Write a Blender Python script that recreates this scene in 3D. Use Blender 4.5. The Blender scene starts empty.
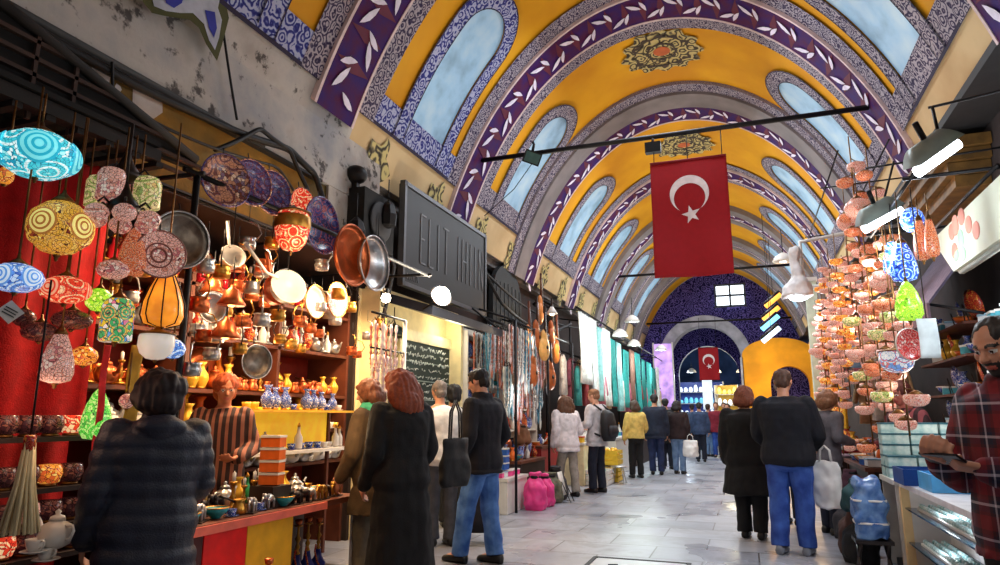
import bpy, bmesh, math, random
from mathutils import Vector, Matrix, noise
random.seed(7)
PI = math.pi
SC = bpy.context.scene
COL = SC.collection

# ------------------------------------------------------------------ camera geometry (image taken as 1000 x 565)
EYE = Vector((0, 0, 1.28))
FPX = 670.0
_f = Vector((749 - 500, 416 - 282.5, FPX)).normalized()
_p = math.atan((416 - 282.5) / FPX)
_u = Vector((0, -math.cos(_p), math.sin(_p)))
_r = _u.cross(_f)
if _r.x < 0: _r = -_r
CM = Matrix((_r, _f, _u))          # camera (x right, y down, z forward) -> world

def at(px, py, x=None, y=None, z=None):
    """The point of the place seen at a pixel of the photograph, on a plane of the place."""
    d = CM @ Vector((px - 500, py - 282.5, FPX))
    if x is not None: t = x / d.x
    elif y is not None: t = y / d.y
    else: t = (z - EYE.z) / d.z
    return EYE + d * t

def ppm(p):
    """pixels per metre at a point"""
    c = CM.transposed() @ (Vector(p) - EYE)
    return FPX / c.z

cam = bpy.data.cameras.new('camera'); co = bpy.data.objects.new('camera', cam); COL.objects.link(co)
R_ = CM @ Vector((1, 0, 0)); U_ = CM @ Vector((0, -1, 0)); F_ = CM @ Vector((0, 0, 1))
co.matrix_world = Matrix(((R_.x, U_.x, -F_.x, EYE.x), (R_.y, U_.y, -F_.y, EYE.y), (R_.z, U_.z, -F_.z, EYE.z), (0, 0, 0, 1)))
cam.sensor_width = 36; cam.lens = FPX / 1000 * 36; cam.clip_start = 0.05; cam.clip_end = 200
SC.camera = co

# ------------------------------------------------------------------ materials
def lin(c):
    return tuple((v / 255 / 12.92 if v / 255 <= .04045 else ((v / 255 + .055) / 1.055) ** 2.4) for v in c)
_M = {}
def nodes(name):
    m = bpy.data.materials.new(name); m.use_nodes = True
    nt = m.node_tree
    return m, nt, nt.nodes['Principled BSDF']
def N(nt, t, **k):
    n = nt.nodes.new(t)
    for a, v in k.items():
        if a in n.inputs: n.inputs[a].default_value = v
        else: setattr(n, a, v)
    return n
def ramp(nt, src, stops, interp='LINEAR'):
    r = nt.nodes.new('ShaderNodeValToRGB'); r.color_ramp.interpolation = interp
    e = r.color_ramp.elements
    while len(e) < len(stops): e.new(0.5)
    for k, (p, c) in zip(e, stops):
        k.position = p; k.color = (*c[:3], 1)
    nt.links.new(src, r.inputs['Fac'])
    return r
def pm(name, rgb, rough=.6, metal=0., var=.12, scale=9., emit=0., spec=.4, bump=0., bscale=40., rgb2=None):
    """a plain procedural material: base colour with soft noise variation"""
    if name in _M: return _M[name]
    m, nt, b = nodes(name)
    c = lin(rgb)
    tc = N(nt, 'ShaderNodeTexCoord')
    nz = N(nt, 'ShaderNodeTexNoise', Scale=scale, Detail=4.)
    nt.links.new(tc.outputs['Object'], nz.inputs['Vector'])
    c2 = lin(rgb2) if rgb2 else tuple(min(1, v * (1 + var)) for v in c)
    c1 = c if rgb2 else tuple(v * (1 - var) for v in c)
    r = ramp(nt, nz.outputs['Fac'], [(.35, c1), (.65, c2)])
    nt.links.new(r.outputs['Color'], b.inputs['Base Color'])
    b.inputs['Roughness'].default_value = rough; b.inputs['Metallic'].default_value = metal
    b.inputs['Specular IOR Level'].default_value = spec
    if emit:
        nt.links.new(r.outputs['Color'], b.inputs['Emission Color']); b.inputs['Emission Strength'].default_value = emit
    if bump:
        n2 = N(nt, 'ShaderNodeTexNoise', Scale=bscale, Detail=5.)
        nt.links.new(tc.outputs['Object'], n2.inputs['Vector'])
        bp = N(nt, 'ShaderNodeBump', Strength=bump, Distance=.02)
        nt.links.new(n2.outputs['Fac'], bp.inputs['Height']); nt.links.new(bp.outputs['Normal'], b.inputs['Normal'])
    _M[name] = m
    return m
def glow(name, rgb, s):
    if name in _M: return _M[name]
    m, nt, b = nodes(name)
    b.inputs['Base Color'].default_value = (*lin(rgb), 1); b.inputs['Emission Color'].default_value = (*lin(rgb), 1)
    b.inputs['Emission Strength'].default_value = s
    _M[name] = m
    return m
def mosaic(name, cols, scale=28., rings=9., emit=0., edge=(40, 30, 28), rough=.25):
    """glass mosaic: coloured chips, round rosettes and dark grout"""
    if name in _M: return _M[name]
    m, nt, b = nodes(name)
    tc = N(nt, 'ShaderNodeTexCoord')
    scale *= 1.9; v1 = N(nt, 'ShaderNodeTexVoronoi', Scale=scale); v2 = N(nt, 'ShaderNodeTexVoronoi', Scale=rings)
    ve = N(nt, 'ShaderNodeTexVoronoi', Scale=scale, feature='DISTANCE_TO_EDGE')
    for v in (v1, v2, ve): nt.links.new(tc.outputs['Object'], v.inputs['Vector'])
    sp = N(nt, 'ShaderNodeSeparateColor'); nt.links.new(v1.outputs['Color'], sp.inputs['Color'])
    L = [lin(c) for c in cols]
    r1 = ramp(nt, sp.outputs[0], [(i / len(L), c) for i, c in enumerate(L)], 'CONSTANT')
    mu = N(nt, 'ShaderNodeMath', operation='MULTIPLY'); mu.inputs[1].default_value = 30.
    nt.links.new(v2.outputs['Distance'], mu.inputs[0])
    sn = N(nt, 'ShaderNodeMath', operation='SINE'); nt.links.new(mu.outputs[0], sn.inputs[0])
    r2 = ramp(nt, sn.outputs[0], [(0, L[0]), (.35, L[1 % len(L)]), (.7, L[-1])], 'CONSTANT')
    lt = N(nt, 'ShaderNodeMath', operation='LESS_THAN'); lt.inputs[1].default_value = .56
    nt.links.new(v2.outputs['Distance'], lt.inputs[0])
    mx = N(nt, 'ShaderNodeMix', data_type='RGBA')
    nt.links.new(lt.outputs[0], mx.inputs[0]); nt.links.new(r1.outputs[0], mx.inputs[6]); nt.links.new(r2.outputs[0], mx.inputs[7])
    ed = N(nt, 'ShaderNodeMath', operation='LESS_THAN'); ed.inputs[1].default_value = .045
    nt.links.new(ve.outputs['Distance'], ed.inputs[0])
    m2 = N(nt, 'ShaderNodeMix', data_type='RGBA'); m2.inputs[7].default_value = (*lin(edge), 1)
    nt.links.new(ed.outputs[0], m2.inputs[0]); nt.links.new(mx.outputs[2], m2.inputs[6])
    nt.links.new(m2.outputs[2], b.inputs['Base Color']); b.inputs['Roughness'].default_value = rough
    if emit:
        nt.links.new(m2.outputs[2], b.inputs['Emission Color']); b.inputs['Emission Strength'].default_value = emit
    _M[name] = m
    return m
def arabesque(name, dark, mid, light, scale=7., emit=0.):
    """painted scroll ornament from two warped wave fields, on UV metres"""
    if name in _M: return _M[name]
    m, nt, b = nodes(name)
    uv = N(nt, 'ShaderNodeUVMap')
    v = N(nt, 'ShaderNodeTexVoronoi', Scale=scale, feature='F1'); nt.links.new(uv.outputs[0], v.inputs['Vector'])
    mu = N(nt, 'ShaderNodeMath', operation='MULTIPLY'); mu.inputs[1].default_value = 19.
    nt.links.new(v.outputs['Distance'], mu.inputs[0])
    nz = N(nt, 'ShaderNodeTexNoise', Scale=scale * 1.5, Detail=2.); nt.links.new(uv.outputs[0], nz.inputs['Vector'])
    m3 = N(nt, 'ShaderNodeMath', operation='MULTIPLY'); m3.inputs[1].default_value = 9.; nt.links.new(nz.outputs['Fac'], m3.inputs[0])
    ad = N(nt, 'ShaderNodeMath', operation='ADD'); nt.links.new(mu.outputs[0], ad.inputs[0]); nt.links.new(m3.outputs[0], ad.inputs[1])
    sn = N(nt, 'ShaderNodeMath', operation='SINE'); nt.links.new(ad.outputs[0], sn.inputs[0])
    mr = N(nt, 'ShaderNodeMapRange'); mr.inputs[1].default_value = -1; nt.links.new(sn.outputs[0], mr.inputs[0])
    r = ramp(nt, mr.outputs[0], [(0, lin(dark)), (.42, lin(mid)), (.72, lin(light))])
    nt.links.new(r.outputs[0], b.inputs['Base Color']); b.inputs['Roughness'].default_value = .8; b.inputs['Specular IOR Level'].default_value = .15
    _M[name] = m
    return m

# ------------------------------------------------------------------ mesh builder
class MB:
    def __init__(s): s.v = []; s.f = []; s.m = []; s.s = []; s.uv = {}
    def add(s, vs, fs, mi=0, smooth=False, T=None, uv=None):
        b = len(s.v)
        for p in vs:
            p = Vector(p); s.v.append(T @ p if T is not None else p)
        for k, f in enumerate(fs):
            if uv is not None: s.uv[len(s.f)] = [uv[i] for i in f]
            s.f.append([i + b for i in f]); s.m.append(mi); s.s.append(smooth)
        return s
    def box(s, c, d, mi=0, T=None, rz=0.):
        x, y, z = (k / 2 for k in d); C = Vector(c)
        vs = [Vector((a * x, b_ * y, e * z)) for a in (-1, 1) for b_ in (-1, 1) for e in (-1, 1)]
        if rz: R = Matrix.Rotation(rz, 3, 'Z'); vs = [R @ p for p in vs]
        vs = [C + p for p in vs]
        return s.add(vs, [(0, 1, 3, 2), (4, 6, 7, 5), (0, 4, 5, 1), (2, 3, 7, 6), (0, 2, 6, 4), (1, 5, 7, 3)], mi, False, T)
    def lathe(s, prof, n=16, mi=0, T=None, smooth=True, sq=1., cap=True):
        """prof: [(r, z)], around Z"""
        vs, fs = [], []
        for r, z in prof:
            for k in range(n):
                a = 2 * PI * k / n; vs.append((max(r, 1e-4) * math.cos(a), max(r, 1e-4) * math.sin(a) * sq, z))
        for i in range(len(prof) - 1):
            for k in range(n):
                q = (k + 1) % n; fs.append((i * n + k, i * n + q, (i + 1) * n + q, (i + 1) * n + k))
        if cap and prof[0][0] > 1e-3: fs.append(tuple(range(n - 1, -1, -1)))
        if cap and prof[-1][0] > 1e-3: o = (len(prof) - 1) * n; fs.append(tuple(o + k for k in range(n)))
        return s.add(vs, fs, mi, smooth, T)
    def tube(s, pts, r, n=8, mi=0, T=None, smooth=True):
        """round tube along points; r a number or one per point"""
        pts = [Vector(p) for p in pts]; rs = r if isinstance(r, (list, tuple)) else [r] * len(pts)
        vs, fs = [], []; ref = None
        for i, p in enumerate(pts):
            d = (pts[min(i + 1, len(pts) - 1)] - pts[max(i - 1, 0)]).normalized()
            if ref is None:
                ref = Vector((0, 0, 1)) if abs(d.z) < .9 else Vector((1, 0, 0))
            a = d.cross(ref).normalized(); b_ = a.cross(d).normalized(); ref = b_
            for k in range(n):
                t = 2 * PI * k / n; vs.append(p + (a * math.cos(t) + b_ * math.sin(t)) * rs[i])
        for i in range(len(pts) - 1):
            for k in range(n):
                q = (k + 1) % n; fs.append((i * n + k, i * n + q, (i + 1) * n + q, (i + 1) * n + k))
        fs.append(tuple(range(n - 1, -1, -1))); o = (len(pts) - 1) * n; fs.append(tuple(o + k for k in range(n)))
        return s.add(vs, fs, mi, smooth, T)
    def ball(s, c, r, n=14, mi=0, T=None):
        """ellipsoid, r a number or triple"""
        r = r if isinstance(r, (list, tuple)) else (r, r, r); h = max(6, n // 2 + 1)
        vs = [(0, 0, -1)] ; fs = []
        for i in range(1, h):
            a = -PI / 2 + PI * i / h
            for k in range(n):
                t = 2 * PI * k / n; vs.append((math.cos(a) * math.cos(t), math.cos(a) * math.sin(t), math.sin(a)))
        vs.append((0, 0, 1)); L = len(vs) - 1
        for k in range(n):
            q = (k + 1) % n; fs.append((0, 1 + q, 1 + k)); fs.append((L, L - n + k, L - n + q))
            for i in range(h - 2): o = 1 + i * n; fs.append((o + k, o + q, o + n + q, o + n + k))
        C = Vector(c); vs = [C + Vector((p[0] * r[0], p[1] * r[1], p[2] * r[2])) for p in vs]
        return s.add(vs, fs, mi, True, T)
    def cap(s, a, b, ra, rb, n=10, T=None, mi=0):
        """tapered capsule"""
        a, b = Vector(a), Vector(b); d = b - a
        if d.length < 1e-5: return s.ball(a, ra, n, mi, T)
        d.normalize(); pts = []; rs = []
        for t in (90, 65, 35): k = math.radians(t); pts.append(a - d * ra * math.sin(k)); rs.append(max(ra * math.cos(k), ra * .05))
        pts.append(a); rs.append(ra); pts.append(b); rs.append(rb)
        for t in (35, 65, 90): k = math.radians(t); pts.append(b + d * rb * math.sin(k)); rs.append(max(rb * math.cos(k), rb * .05))
        return s.tube(pts, rs, n, mi, T)
    def loft(s, secs, n=18, mi=0, T=None, pw=2.3):
        """closed loft of super-ellipses: (centre, rx, ry) each, horizontal"""
        vs, fs = [], []
        for c, rx, ry in secs:
            for k in range(n):
                t = 2 * PI * k / n; ct, st = math.cos(t), math.sin(t)
                vs.append(Vector(c) + Vector((math.copysign(abs(ct) ** (2 / pw), ct) * rx, math.copysign(abs(st) ** (2 / pw), st) * ry, 0)))
        for i in range(len(secs) - 1):
            for k in range(n):
                q = (k + 1) % n; fs.append((i * n + k, i * n + q, (i + 1) * n + q, (i + 1) * n + k))
        fs.append(tuple(range(n - 1, -1, -1))); o = (len(secs) - 1) * n; fs.append(tuple(o + k for k in range(n)))
        return s.add(vs, fs, mi, True, T)
    def prism(s, poly, z0, z1, mi=0, T=None, smooth=False):
        """extruded polygon (x, y)"""
        n = len(poly); vs = [(x, y, z0) for x, y in poly] + [(x, y, z1) for x, y in poly]
        fs = [tuple(range(n - 1, -1, -1)), tuple(range(n, 2 * n))] + [(k, (k + 1) % n, n + (k + 1) % n, n + k) for k in range(n)]
        return s.add(vs, fs, mi, smooth, T)
    def cloth(s, p0, u, v, nu=12, nv=12, fn=None, mi=0, th=.006, uvs=1.):
        """thin two-sided sheet from p0 along u and v; fn(a, b) offsets along the normal"""
        p0, u, v = Vector(p0), Vector(u), Vector(v); nn = u.cross(v).normalized(); vs, fs, uv = [], [], []
        for side in (1, -1):
            for j in range(nv + 1):
                for i in range(nu + 1):
                    a, b = i / nu, j / nv
                    vs.append(p0 + u * a + v * b + nn * ((fn(a, b) if fn else 0) + side * th / 2)); uv.append((a * u.length * uvs, b * v.length * uvs))
        W = nu + 1; o = W * (nv + 1)
        for j in range(nv):
            for i in range(nu):
                q = j * W + i; fs.append((q, q + 1, q + W + 1, q + W)); fs.append((o + q, o + q + W, o + q + W + 1, o + q + 1))
        for i in range(nu):
            fs.append((i, o + i, o + i + 1, i + 1)); q = nv * W + i; fs.append((q, q + 1, o + q + 1, o + q))
        for j in range(nv):
            q = j * W; fs.append((q, q + W, o + q + W, o + q)); q += nu; fs.append((q, o + q, o + q + W, q + W))
        return s.add(vs, fs, mi, True, None, uv)
    def mesh(s, name, mats):
        me = bpy.data.meshes.new(name); me.from_pydata([tuple(p) for p in s.v], [], s.f)
        for m in (mats if isinstance(mats, (list, tuple)) else [mats]): me.materials.append(m)
        me.polygons.foreach_set('material_index', s.m); me.polygons.foreach_set('use_smooth', s.s)
        if s.uv:
            L = me.uv_layers.new(name='UVMap')
            for p in me.polygons:
                if p.index in s.uv:
                    for li, c in zip(p.loop_indices, s.uv[p.index]): L.data[li].uv = c
        me.update()
        return me
    def build(s, name, mats, parent=None, loc=None):
        o = bpy.data.objects.new(name, s.mesh(name, mats)); COL.objects.link(o)
        if parent is not None: o.parent = parent
        if loc is not None: o.location = loc
        return o

def tag(o, label, cat, group=None, kind=None):
    o['label'] = label; o['category'] = cat
    if group: o['group'] = group
    if kind: o['kind'] = kind
    return o
def struct(o, label=None):
    o['kind'] = 'structure'
    if label: o['label'] = label; o['category'] = 'building'
    return o
def thing(name, label, cat, loc=(0, 0, 0), rz=0., group=None):
    o = bpy.data.objects.new(name, None); COL.objects.link(o); o.empty_display_size = .1
    o.location = loc; o.rotation_euler = (0, 0, rz)
    return tag(o, label, cat, group)
KIDS = {}
def clone(root, loc, rz=0., label=None, group=None, scale=None, rot=None, mats=None):
    """a copy of a thing with copies of its parts and sub-parts; the meshes are shared"""
    if root.name not in KIDS: KIDS[root.name] = [(c, list(c.children)) for c in root.children]
    r = root.copy(); COL.objects.link(r); r.location = loc; r.rotation_euler = rot or (0, 0, rz)
    if scale: r.scale = scale if isinstance(scale, (tuple, list)) else (scale,) * 3
    if label: r['label'] = label
    if group: r['group'] = group
    for ch, gs in KIDS[root.name]:
        c = ch.copy(); COL.objects.link(c); c.parent = r
        for g in gs: d = g.copy(); COL.objects.link(d); d.parent = c
        if mats and ch.name.split('.')[0] in mats:
            c.data = c.data.copy(); c.data.materials[0] = mats[ch.name.split('.')[0]]
    if mats and '' in mats: r.data = r.data.copy(); r.data.materials[0] = mats['']
    return r
class Proto:
    """first use hands out the thing itself, later uses hand out copies"""
    def __init__(s, root): s.root = root; s.used = False
    def put(s, loc, rz=0., label=None, group=None, scale=None, rot=None, mats=None):
        if not s.used and not mats:
            s.used = True; KIDS[s.root.name] = [(c, list(c.children)) for c in s.root.children]
            r = s.root; r.location = loc; r.rotation_euler = rot or (0, 0, rz)
            if scale: r.scale = scale if isinstance(scale, (tuple, list)) else (scale,) * 3
            if label: r['label'] = label
            if group: r['group'] = group
            return r
        return clone(s.root, loc, rz, label, group, scale, rot, mats)
    def done(s):
        if not s.used:
            for c in list(s.root.children):
                for g in list(c.children): bpy.data.objects.remove(g)
                bpy.data.objects.remove(c)
            bpy.data.objects.remove(s.root)
_ONES = 'first second third fourth fifth sixth seventh eighth ninth tenth eleventh twelfth thirteenth fourteenth fifteenth sixteenth seventeenth eighteenth nineteenth'.split()
def nth(i):
    i += 1
    if i < 20: return _ONES[i - 1]
    t, o = divmod(i, 10); T = {2: 'twent', 3: 'thirt', 4: 'fort', 5: 'fift', 6: 'sixt', 7: 'sevent', 8: 'eight', 9: 'ninet'}[t]
    return T + 'ieth' if o == 0 else T + 'y-' + _ONES[o - 1]
def Tm(loc, rx=0., ry=0., rz=0., s=1.):
    return Matrix.Translation(loc) @ Matrix.Rotation(rz, 4, 'Z') @ Matrix.Rotation(ry, 4, 'Y') @ Matrix.Rotation(rx, 4, 'X') @ Matrix.Diagonal((s, s, s, 1) if not isinstance(s, tuple) else (*s, 1))
# ================================================================== THE SETTING
XC, ZC, AX, AZ = -.893, 1.856, 3.2, 4.99       # the vault's section: half an ellipse
YN, YE = -3.5, 27.0
def vp(th, Y, k=1.):
    t = math.radians(th); return (XC + AX * k * math.cos(t), Y, ZC + AZ * k * math.sin(t))
def arc(th):      # metres along the section, roughly, for UV
    return math.radians(th) * 4.2

yellow = pm('yellow_paint', (226, 165, 26), .75, var=.16, scale=.9, spec=.2, rgb2=(205, 140, 24))
cream = pm('cream_plaster', (212, 186, 142), .85, var=.1, scale=1.3, spec=.1, rgb2=(190, 160, 118))
purple = pm('purple_paint', (46, 14, 92), .7, var=.3, scale=5., spec=.2, rgb2=(74, 12, 60))
line = pm('pale_pink_line', (214, 190, 190), .8)
leafw = pm('leaf_white', (222, 214, 232), .8)
greyb = pm('grey_band', (120, 112, 112), .8, scale=2., var=.2)
stone = pm('pale_stone', (176, 174, 184), .8, scale=2.5, var=.25)
pattern = arabesque('lavender_ornament', (42, 34, 66), (100, 92, 112), (164, 156, 164), 12.)
bluetile = arabesque('blue_ornament', (34, 36, 110), (80, 88, 154), (168, 172, 200), 10.)
rosette = arabesque('rosette_ornament', (52, 46, 40), (132, 122, 92), (196, 180, 120), 5.)

def plaster_mat():
    m, nt, b = nodes('peeling_plaster'); tc = N(nt, 'ShaderNodeTexCoord')
    n1 = N(nt, 'ShaderNodeTexNoise', Scale=1.1, Detail=6., Roughness=.6); n2 = N(nt, 'ShaderNodeTexNoise', Scale=5.5, Detail=5., Roughness=.65)
    for n in (n1, n2): nt.links.new(tc.outputs['Object'], n.inputs['Vector'])
    r1 = ramp(nt, n1.outputs['Fac'], [(.3, lin((150, 140, 132))), (.5, lin((186, 180, 174))), (.7, lin((150, 152, 158)))])
    r2 = ramp(nt, n2.outputs['Fac'], [(.36, lin((82, 80, 86))), (.43, lin((255, 255, 255)))])
    mx = N(nt, 'ShaderNodeMix', data_type='RGBA', blend_type='MULTIPLY'); mx.inputs[0].default_value = .85
    nt.links.new(r1.outputs[0], mx.inputs[6]); nt.links.new(r2.outputs[0], mx.inputs[7]); nt.links.new(mx.outputs[2], b.inputs['Base Color'])
    b.inputs['Roughness'].default_value = .9; b.inputs['Specular IOR Level'].default_value = .1
    bp = N(nt, 'ShaderNodeBump', Strength=.5, Distance=.02); nt.links.new(n2.outputs['Fac'], bp.inputs['Height']); nt.links.new(bp.outputs['Normal'], b.inputs['Normal'])
    return m
plaster = plaster_mat()

def floor_mat():
    m, nt, b = nodes('marble_paving'); tc = N(nt, 'ShaderNodeTexCoord')
    br = N(nt, 'ShaderNodeTexBrick', Scale=1.)
    br.offset = .5; br.inputs['Brick Width'].default_value = .95; br.inputs['Row Height'].default_value = .6
    br.inputs['Mortar Size'].default_value = .008; br.inputs['Bias'].default_value = 0.
    br.inputs['Color1'].default_value = (*lin((188, 192, 202)), 1); br.inputs['Color2'].default_value = (*lin((158, 162, 174)), 1); br.inputs['Mortar'].default_value = (*lin((110, 108, 110)), 1)
    n1 = N(nt, 'ShaderNodeTexNoise', Scale=1.6, Detail=7., Roughness=.62, Distortion=.8); n2 = N(nt, 'ShaderNodeTexNoise', Scale=.8, Detail=3.)
    nt.links.new(tc.outputs['Object'], br.inputs['Vector'])
    for n in (n1, n2): nt.links.new(tc.outputs['Object'], n.inputs['Vector'])
    r1 = ramp(nt, n1.outputs['Fac'], [(.3, lin((176, 170, 168))), (.5, lin((238, 236, 236))), (.62, lin((206, 200, 196))), (.72, lin((255, 253, 250)))])
    mx = N(nt, 'ShaderNodeMix', data_type='RGBA', blend_type='MULTIPLY'); mx.inputs[0].default_value = .9
    nt.links.new(br.outputs['Color'], mx.inputs[6]); nt.links.new(r1.outputs[0], mx.inputs[7]); nt.links.new(mx.outputs[2], b.inputs['Base Color'])
    rr = N(nt, 'ShaderNodeMapRange'); rr.inputs[1].default_value = .35; rr.inputs[2].default_value = .65; rr.inputs[3].default_value = .22; rr.inputs[4].default_value = .5
    nt.links.new(n2.outputs['Fac'], rr.inputs[0]); nt.links.new(rr.outputs[0], b.inputs['Roughness'])
    bp = N(nt, 'ShaderNodeBump', Strength=.12, Distance=.01); nt.links.new(br.outputs['Fac'], bp.inputs['Height']); bp.invert = True; nt.links.new(bp.outputs['Normal'], b.inputs['Normal'])
    return m
b = MB(); b.box((-.9, 19, -.1), (12, 46, .2)); struct(b.build('floor', floor_mat()), 'pale worn marble slab paving of the aisle')

# vault shell: yellow above, cream plaster below the painted part
b = MB(); ths = list(range(26, 157, 2)); ys = [YN + (YE - YN) * i / 40 for i in range(41)]
vs = [vp(t, y) for t in ths for y in ys]; W = len(ys)
for i in range(len(ths) - 1):
    fs = [(i * W + j, i * W + j + 1, (i + 1) * W + j + 1, (i + 1) * W + j) for j in range(W - 1)]
    mi = 0 if 33 <= ths[i] < 147 else 1
    b.f += fs; b.m += [(2 if mi and ths[i] > 90 and ys[j + 1] < 5.9 else mi) for j in range(W - 1)]; b.s += [True] * len(fs)
b.v = [Vector(p) for p in vs]
struct(b.build('ceiling', [yellow, cream, plaster]), 'long yellow painted barrel vault over the aisle')

def strip(mb, outline_a, outline_b, k, mi):
    """ribbon between two outlines [(th, Y)] laid on the vault at factor k"""
    n = len(outline_a)
    vs = [vp(t, y, k) for t, y in outline_a] + [vp(t, y, k) for t, y in outline_b]
    uv = [(arc(t), y) for t, y in outline_a] + [(arc(t), y) for t, y in outline_b]
    mb.add(vs, [(i, i + 1, n + i + 1, n + i) for i in range(n - 1)], mi, True, None, uv)
def ring(mb, y0, y1, t0, t1, k, mi, sides=True):
    T = [t0 + (t1 - t0) * i / 64 for i in range(65)]
    strip(mb, [(t, y0) for t in T], [(t, y1) for t in T], k, mi)
    if sides:
        for y in (y0, y1):
            vs = [vp(t, y, k) for t in T] + [vp(t, y, 1.002) for t in T]
            mb.add(vs, [(i, i + 1, 66 + i, 65 + i) for i in range(64)], mi, False)
def leaf(mb, th, Y, ang, L, k, mi):
    pts = []
    for a, w in ((0, 0), (.25, .13), (.55, .17), (.8, .1), (1, 0), (.8, -.06), (.5, -.1), (.2, -.07)):
        du, dv = (a - .5) * L, w * L
        x = du * math.cos(ang) - dv * math.sin(ang); y = du * math.sin(ang) + dv * math.cos(ang)
        pts.append(vp(th + x / .073, Y + y, k))
    mb.add(pts, [tuple(range(8))], mi)

ribs = [(4.95, 5.55), (8.17, 8.79), (11.72, 12.28), (14.98, 15.5), (18.35, 18.87), (21.6, 22.1), (24.6, 25.1)]
for n, (y0, y1) in enumerate([(1.6, 2.2)] + ribs):
    b = MB(); lo, hi = (26, 157) if n > 1 else (26, 151.5)
    far = n >= 6
    ring(b, y0, y1, lo, hi, .985, 0 if not far else 4)
    ring(b, y0 - .035, y0, lo, hi, .983, 1); ring(b, y1, y1 + .035, lo, hi, .983, 1)
    if not far:
        k = 0; t = lo + 2
        for q in range(int((hi - lo) / 4.4) - 1):
            ta = lo + 4.4 + 4.4 * q; ymid = (y0 + y1) / 2; hy = (y1 - y0) * .46; b.add([vp(ta - .9, ymid, .9835), vp(ta, ymid - hy, .9835), vp(ta + .9, ymid, .9835), vp(ta, ymid + hy, .9835)], [(0, 1, 2, 3)], 5)
        while t < hi - 1:
            f = -1 if k % 2 else 1; ym = (y0 + y1) / 2
            leaf(b, t, ym + .12 * f, PI / 2 * .35 * f, .3, .981, 3); leaf(b, t + 2.2, ym - .1 * f, PI / 2 * 1.25 * f, .26, .981, 3)
            t += 4.4; k += 1
    if n == 3:       # the broad grey stepped band before the second rib in the view
        ring(b, y0 - .58, y0 - .04, lo, hi, .978, 2); ring(b, y0 - .86, y0 - .58, lo, hi, .988, 4)
        ring(b, y1 + .035, y1 + .14, 30, 150, .994, 4, False)
    elif n >= 5:
        ring(b, y0 - .5, y0 - .05, lo, hi, .972, 2); ring(b, y1 + .05, y1 + .4, lo, hi, .98, 2)
    else:
        ring(b, y0 - .32, y0 - .035, 31, 149, .993, 4, False); ring(b, y1 + .035, y1 + .36, 31, 149, .993, 4, False)
    struct(b.build('trim_%d' % n, [purple, line, greyb, leafw, pattern, pm('rib_maroon', (92, 14, 44), .7)]))

# bays: window panel with round head, its ornament frame, the bottom border, crown rosette
def sky_pane_mat():
    m, nt, b = nodes('window_light'); tc = N(nt, 'ShaderNodeTexCoord'); nz = N(nt, 'ShaderNodeTexNoise', Scale=2.2, Detail=5.)
    nt.links.new(tc.outputs['Object'], nz.inputs['Vector'])
    r = ramp(nt, nz.outputs['Fac'], [(.3, lin((104, 138, 164))), (.5, lin((140, 178, 206))), (.7, lin((170, 194, 208)))])
    nt.links.new(r.outputs[0], b.inputs['Base Color']); nt.links.new(r.outputs[0], b.inputs['Emission Color'])
    b.inputs['Emission Strength'].default_value = .16; b.inputs['Roughness'].default_value = .5
    return m
pane = sky_pane_mat()
def win_outline(yc, hw, tb, tt, right):
    """(th, Y) up one side, round the head, down the other"""
    r = hw / .072; n = 14; P = []
    for i in range(n): P.append((tb + (tt + r - tb) * i / n, yc - hw))
    for i in range(17): a = PI * i / 16; P.append((tt + r - r * math.sin(a), yc - hw * math.cos(a)))
    for i in range(n): P.append((tt + r + (tb - tt - r) * (i + 1) / n, yc + hw))
    return [(180 - t, y) if right else (t, y) for t, y in P]
wn = 0
edges = [(2.2, 4.95)] + [(ribs[i][1], ribs[i + 1][0]) for i in range(len(ribs) - 1)] + [(25.1, YE)]
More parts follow.
